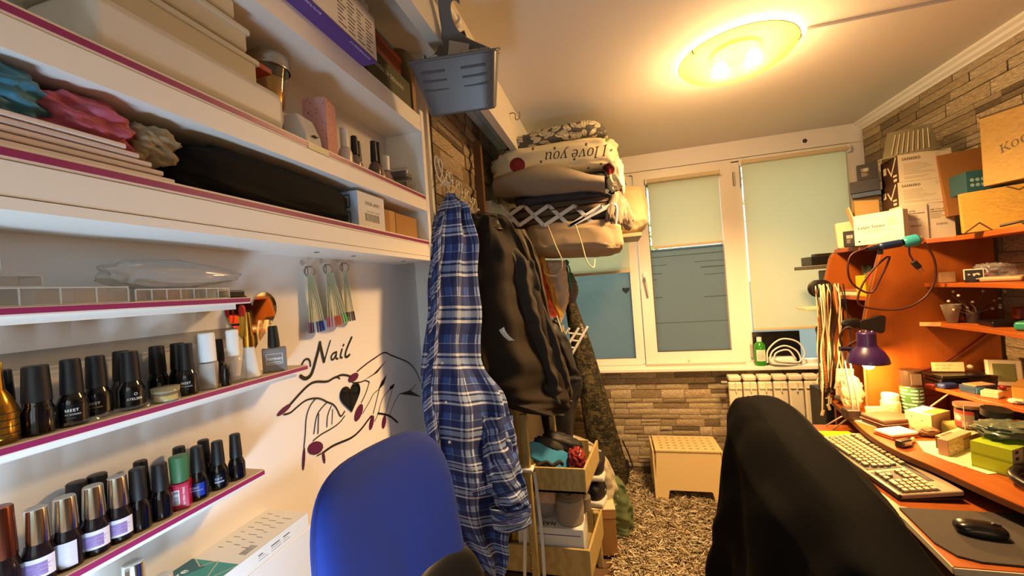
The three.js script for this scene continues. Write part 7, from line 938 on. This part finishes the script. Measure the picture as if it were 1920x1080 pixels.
// ---------- ceiling lamp ----------
const cl = thing('ceiling_lamp', 'round glass ceiling lamp glowing warm yellow', 'lamp', [0.60, 2.5, -1.96]);
part('lamp_glass', lathe([[0, -0.098], [0.06, -0.095], [0.12, -0.085], [0.175, -0.066], [0.215, -0.042], [0.233, -0.024], [0.2335, -0.021]], 64), new THREE.MeshPhysicalMaterial({ color: 0xffe2a0, emissive: lin(1, 0.58, 0.07), emissiveIntensity: 0.75, roughness: 0.25, transmission: 0.5, thickness: 0, side: THREE.DoubleSide }), cl);
part('rim', at(new THREE.TorusGeometry(0.234, 0.0016, 6, 80), 0, -0.021, 0, Math.PI / 2), M(0x8a6418, 0.3, { metalness: 0.6 }), cl);
for (const a of [4.5, 0.3, 2.6]) part('clip', at(new THREE.TorusGeometry(0.012, 0.0022, 6, 20, Math.PI), 0.228 * Math.cos(a), -0.022, 0.228 * Math.sin(a), Math.PI, -a + 1.57, 0), M(0x6a4c18, 0.3, { metalness: 0.8 }), cl);
for (const [x, z] of [[0.06, 0.03], [-0.06, -0.03]]) part('lamp_bulb', at(new THREE.SphereGeometry(0.03, 20, 14), x, -0.05, z), new THREE.MeshStandardMaterial({ color: 0xfff2d0, emissive: lin(1, 0.75, 0.35), emissiveIntensity: 30 }), cl);
part('ceiling_plate', cyl(0.1, 0.1, 0.012, 32), M(0xd8ccb4, 0.5), cl, [0, -0.006, 0]);
// ---------- desk chair with a black jacket thrown over it ----------
const oc = thing('desk_chair', 'office chair at the desk hidden under a black garment', 'chair', [0.52, 0, -1.2]);
part('backrest', bx(0.06, 0.5, 0.44, 0.03), M(0x141418, 0.7), oc, [-0.04, 0.74, -0.02]); part('seat', bx(0.46, 0.08, 0.46, 0.035), M(0x141418, 0.7), oc, [0.2, 0.47, -0.02]); part('column', cyl(0.03, 0.03, 0.36), M(0x17171b, 0.4), oc, [0.2, 0.26, 0]);
for (let i = 0; i < 5; i++) { const a = i * 1.2566 + 0.3; const leg = part('base_leg', slat([0.2, 0.1, 0], [0.2 + Math.cos(a) * 0.26, 0.075, Math.sin(a) * 0.26], 0.03, 0.04), M(0x17171b, 0.5), oc); part('castor', at(cyl(0.025, 0.025, 0.03, 16), 0.2 + Math.cos(a) * 0.26, 0.04, Math.sin(a) * 0.26, Math.PI / 2), M(0x111, 0.5), leg); }
part('white_tag', bx(0.03, 0.05, 0.002), M(0xd8cdb8, 0.6), oc, [0.27, 0.68, 0.12], [0, 0.4, 0.5]);
{
  const top = (z) => 1.122 - 0.12 * Math.max(0, (z + 1.57) / 0.72) - 6.0 * Math.pow(Math.max(0, -1.545 - z), 2), N = 110;
  const g = sheet((s, t) => {
    const a = s * Math.PI * 2, k = Math.pow(t, 0.8), e = 0.8, sp = (v, p) => Math.sign(v) * Math.pow(Math.abs(v), p);
    const o = Math.min(1, t * 40), rx = o * (0.035 + 0.065 * Math.min(1, t * 5)) + 0.125 * k, rz = o * (0.04 + 0.38 * Math.min(1, Math.pow(t * 9, 0.5))) + 0.06 * k;
    const ca = sp(Math.cos(a), e), sa = sp(Math.sin(a), 0.75), fold = 1 + 0.17 * k * Math.sin(a * 11 + 3 * noise.noise(Math.cos(a) * 2, t * 3, Math.sin(a) * 2)) + 0.2 * k * noise.noise(ca * 3, t * 5, sa * 4);
    const x = 0.475 - 0.02 * k + rx * ca * fold, z = -1.24 + rz * sa * (0.96 + 0.04 * fold);
    const y0 = top(z), y = y0 - 0.84 * Math.pow(t, 1.25) + 0.03 * Math.min(1, t * 6) * noise.noise(x * 8, t * 5, z * 8);
    return [x, y, z];
  }, N, 70);
  solo('draped_jacket', g, M(0x080605, 0.85, { specularIntensity: 0.22, sheen: 0.05, sheenColor: lin(0.2, 0.17, 0.12), sheenRoughness: 0.5, bumpMap: fabricBump, bumpScale: 0.0003 }), 'large black garment draped over the desk chair', 'jacket');
}
// ---------- manicure table below the polish shelves, out of view, with its cold LED lamp ----------
const tb = thing('manicure_table', 'white manicure table under the polish shelves', 'table', [-0.5, 0, -0.08]);
part('tabletop', bx(0.46, 0.025, 0.6, 0.004), cabWhite, tb, [0, 0.735, 0]); for (const [x, z] of [[-0.2, -0.27], [0.2, -0.27], [-0.2, 0.27], [0.2, 0.27]]) part('leg', bx(0.035, 0.72, 0.035, 0.003), cabWhite, tb, [x, 0.36, z]);
const wb = carton('storage_cabinet', 'narrow white storage cabinet under the glove box', 'cabinet', [-0.716, 0, -0.555], 0, 0.105, 1.047, 0.33, M(0xdfe3e6, 0.5));
const led = thing('led_lamp', 'white LED panel lamp standing on the manicure table', 'lamp', [-0.36, 0.748, -0.12]);
part('lamp_foot', cyl(0.07, 0.07, 0.012, 28), plastic, led, [0, 0.006, 0]); part('stem', bar([0, 0.01, 0], [0, 0.12, 0], 0.008), plastic, led);
const panel = new THREE.Group(); 
part('lamp_head', bx(0.32, 0.015, 0.16, 0.005), plastic, led, [0, 0.13, 0], [-0.35, 0, 0.55]);
{
  const l = new THREE.RectAreaLight(COOL, 34, 0.3, 0.14); l.name = 'led_lamp_light'; const q = new THREE.Quaternion().setFromEuler(new THREE.Euler(-0.35, 0, 0.55)), up = V(0, 1, 0).applyQuaternion(q), p = V(-0.36, 0.878, -0.12).addScaledVector(up, 0.012);
  l.position.copy(p); l.lookAt(p.clone().add(up)); scene.add(l);
  const d = part('led_diffuser', bx(0.3, 0.002, 0.14), new THREE.MeshStandardMaterial({ color: 0xffffff, emissive: COOL, emissiveIntensity: 4 }), led); d.position.copy(V(0, 0.13, 0).addScaledVector(up, 0.0085)); d.quaternion.copy(q);
}
scene.traverse((o) => { if (o.isMesh) { o.castShadow = true; o.receiveShadow = true; } });
renderer.render(scene, camera);
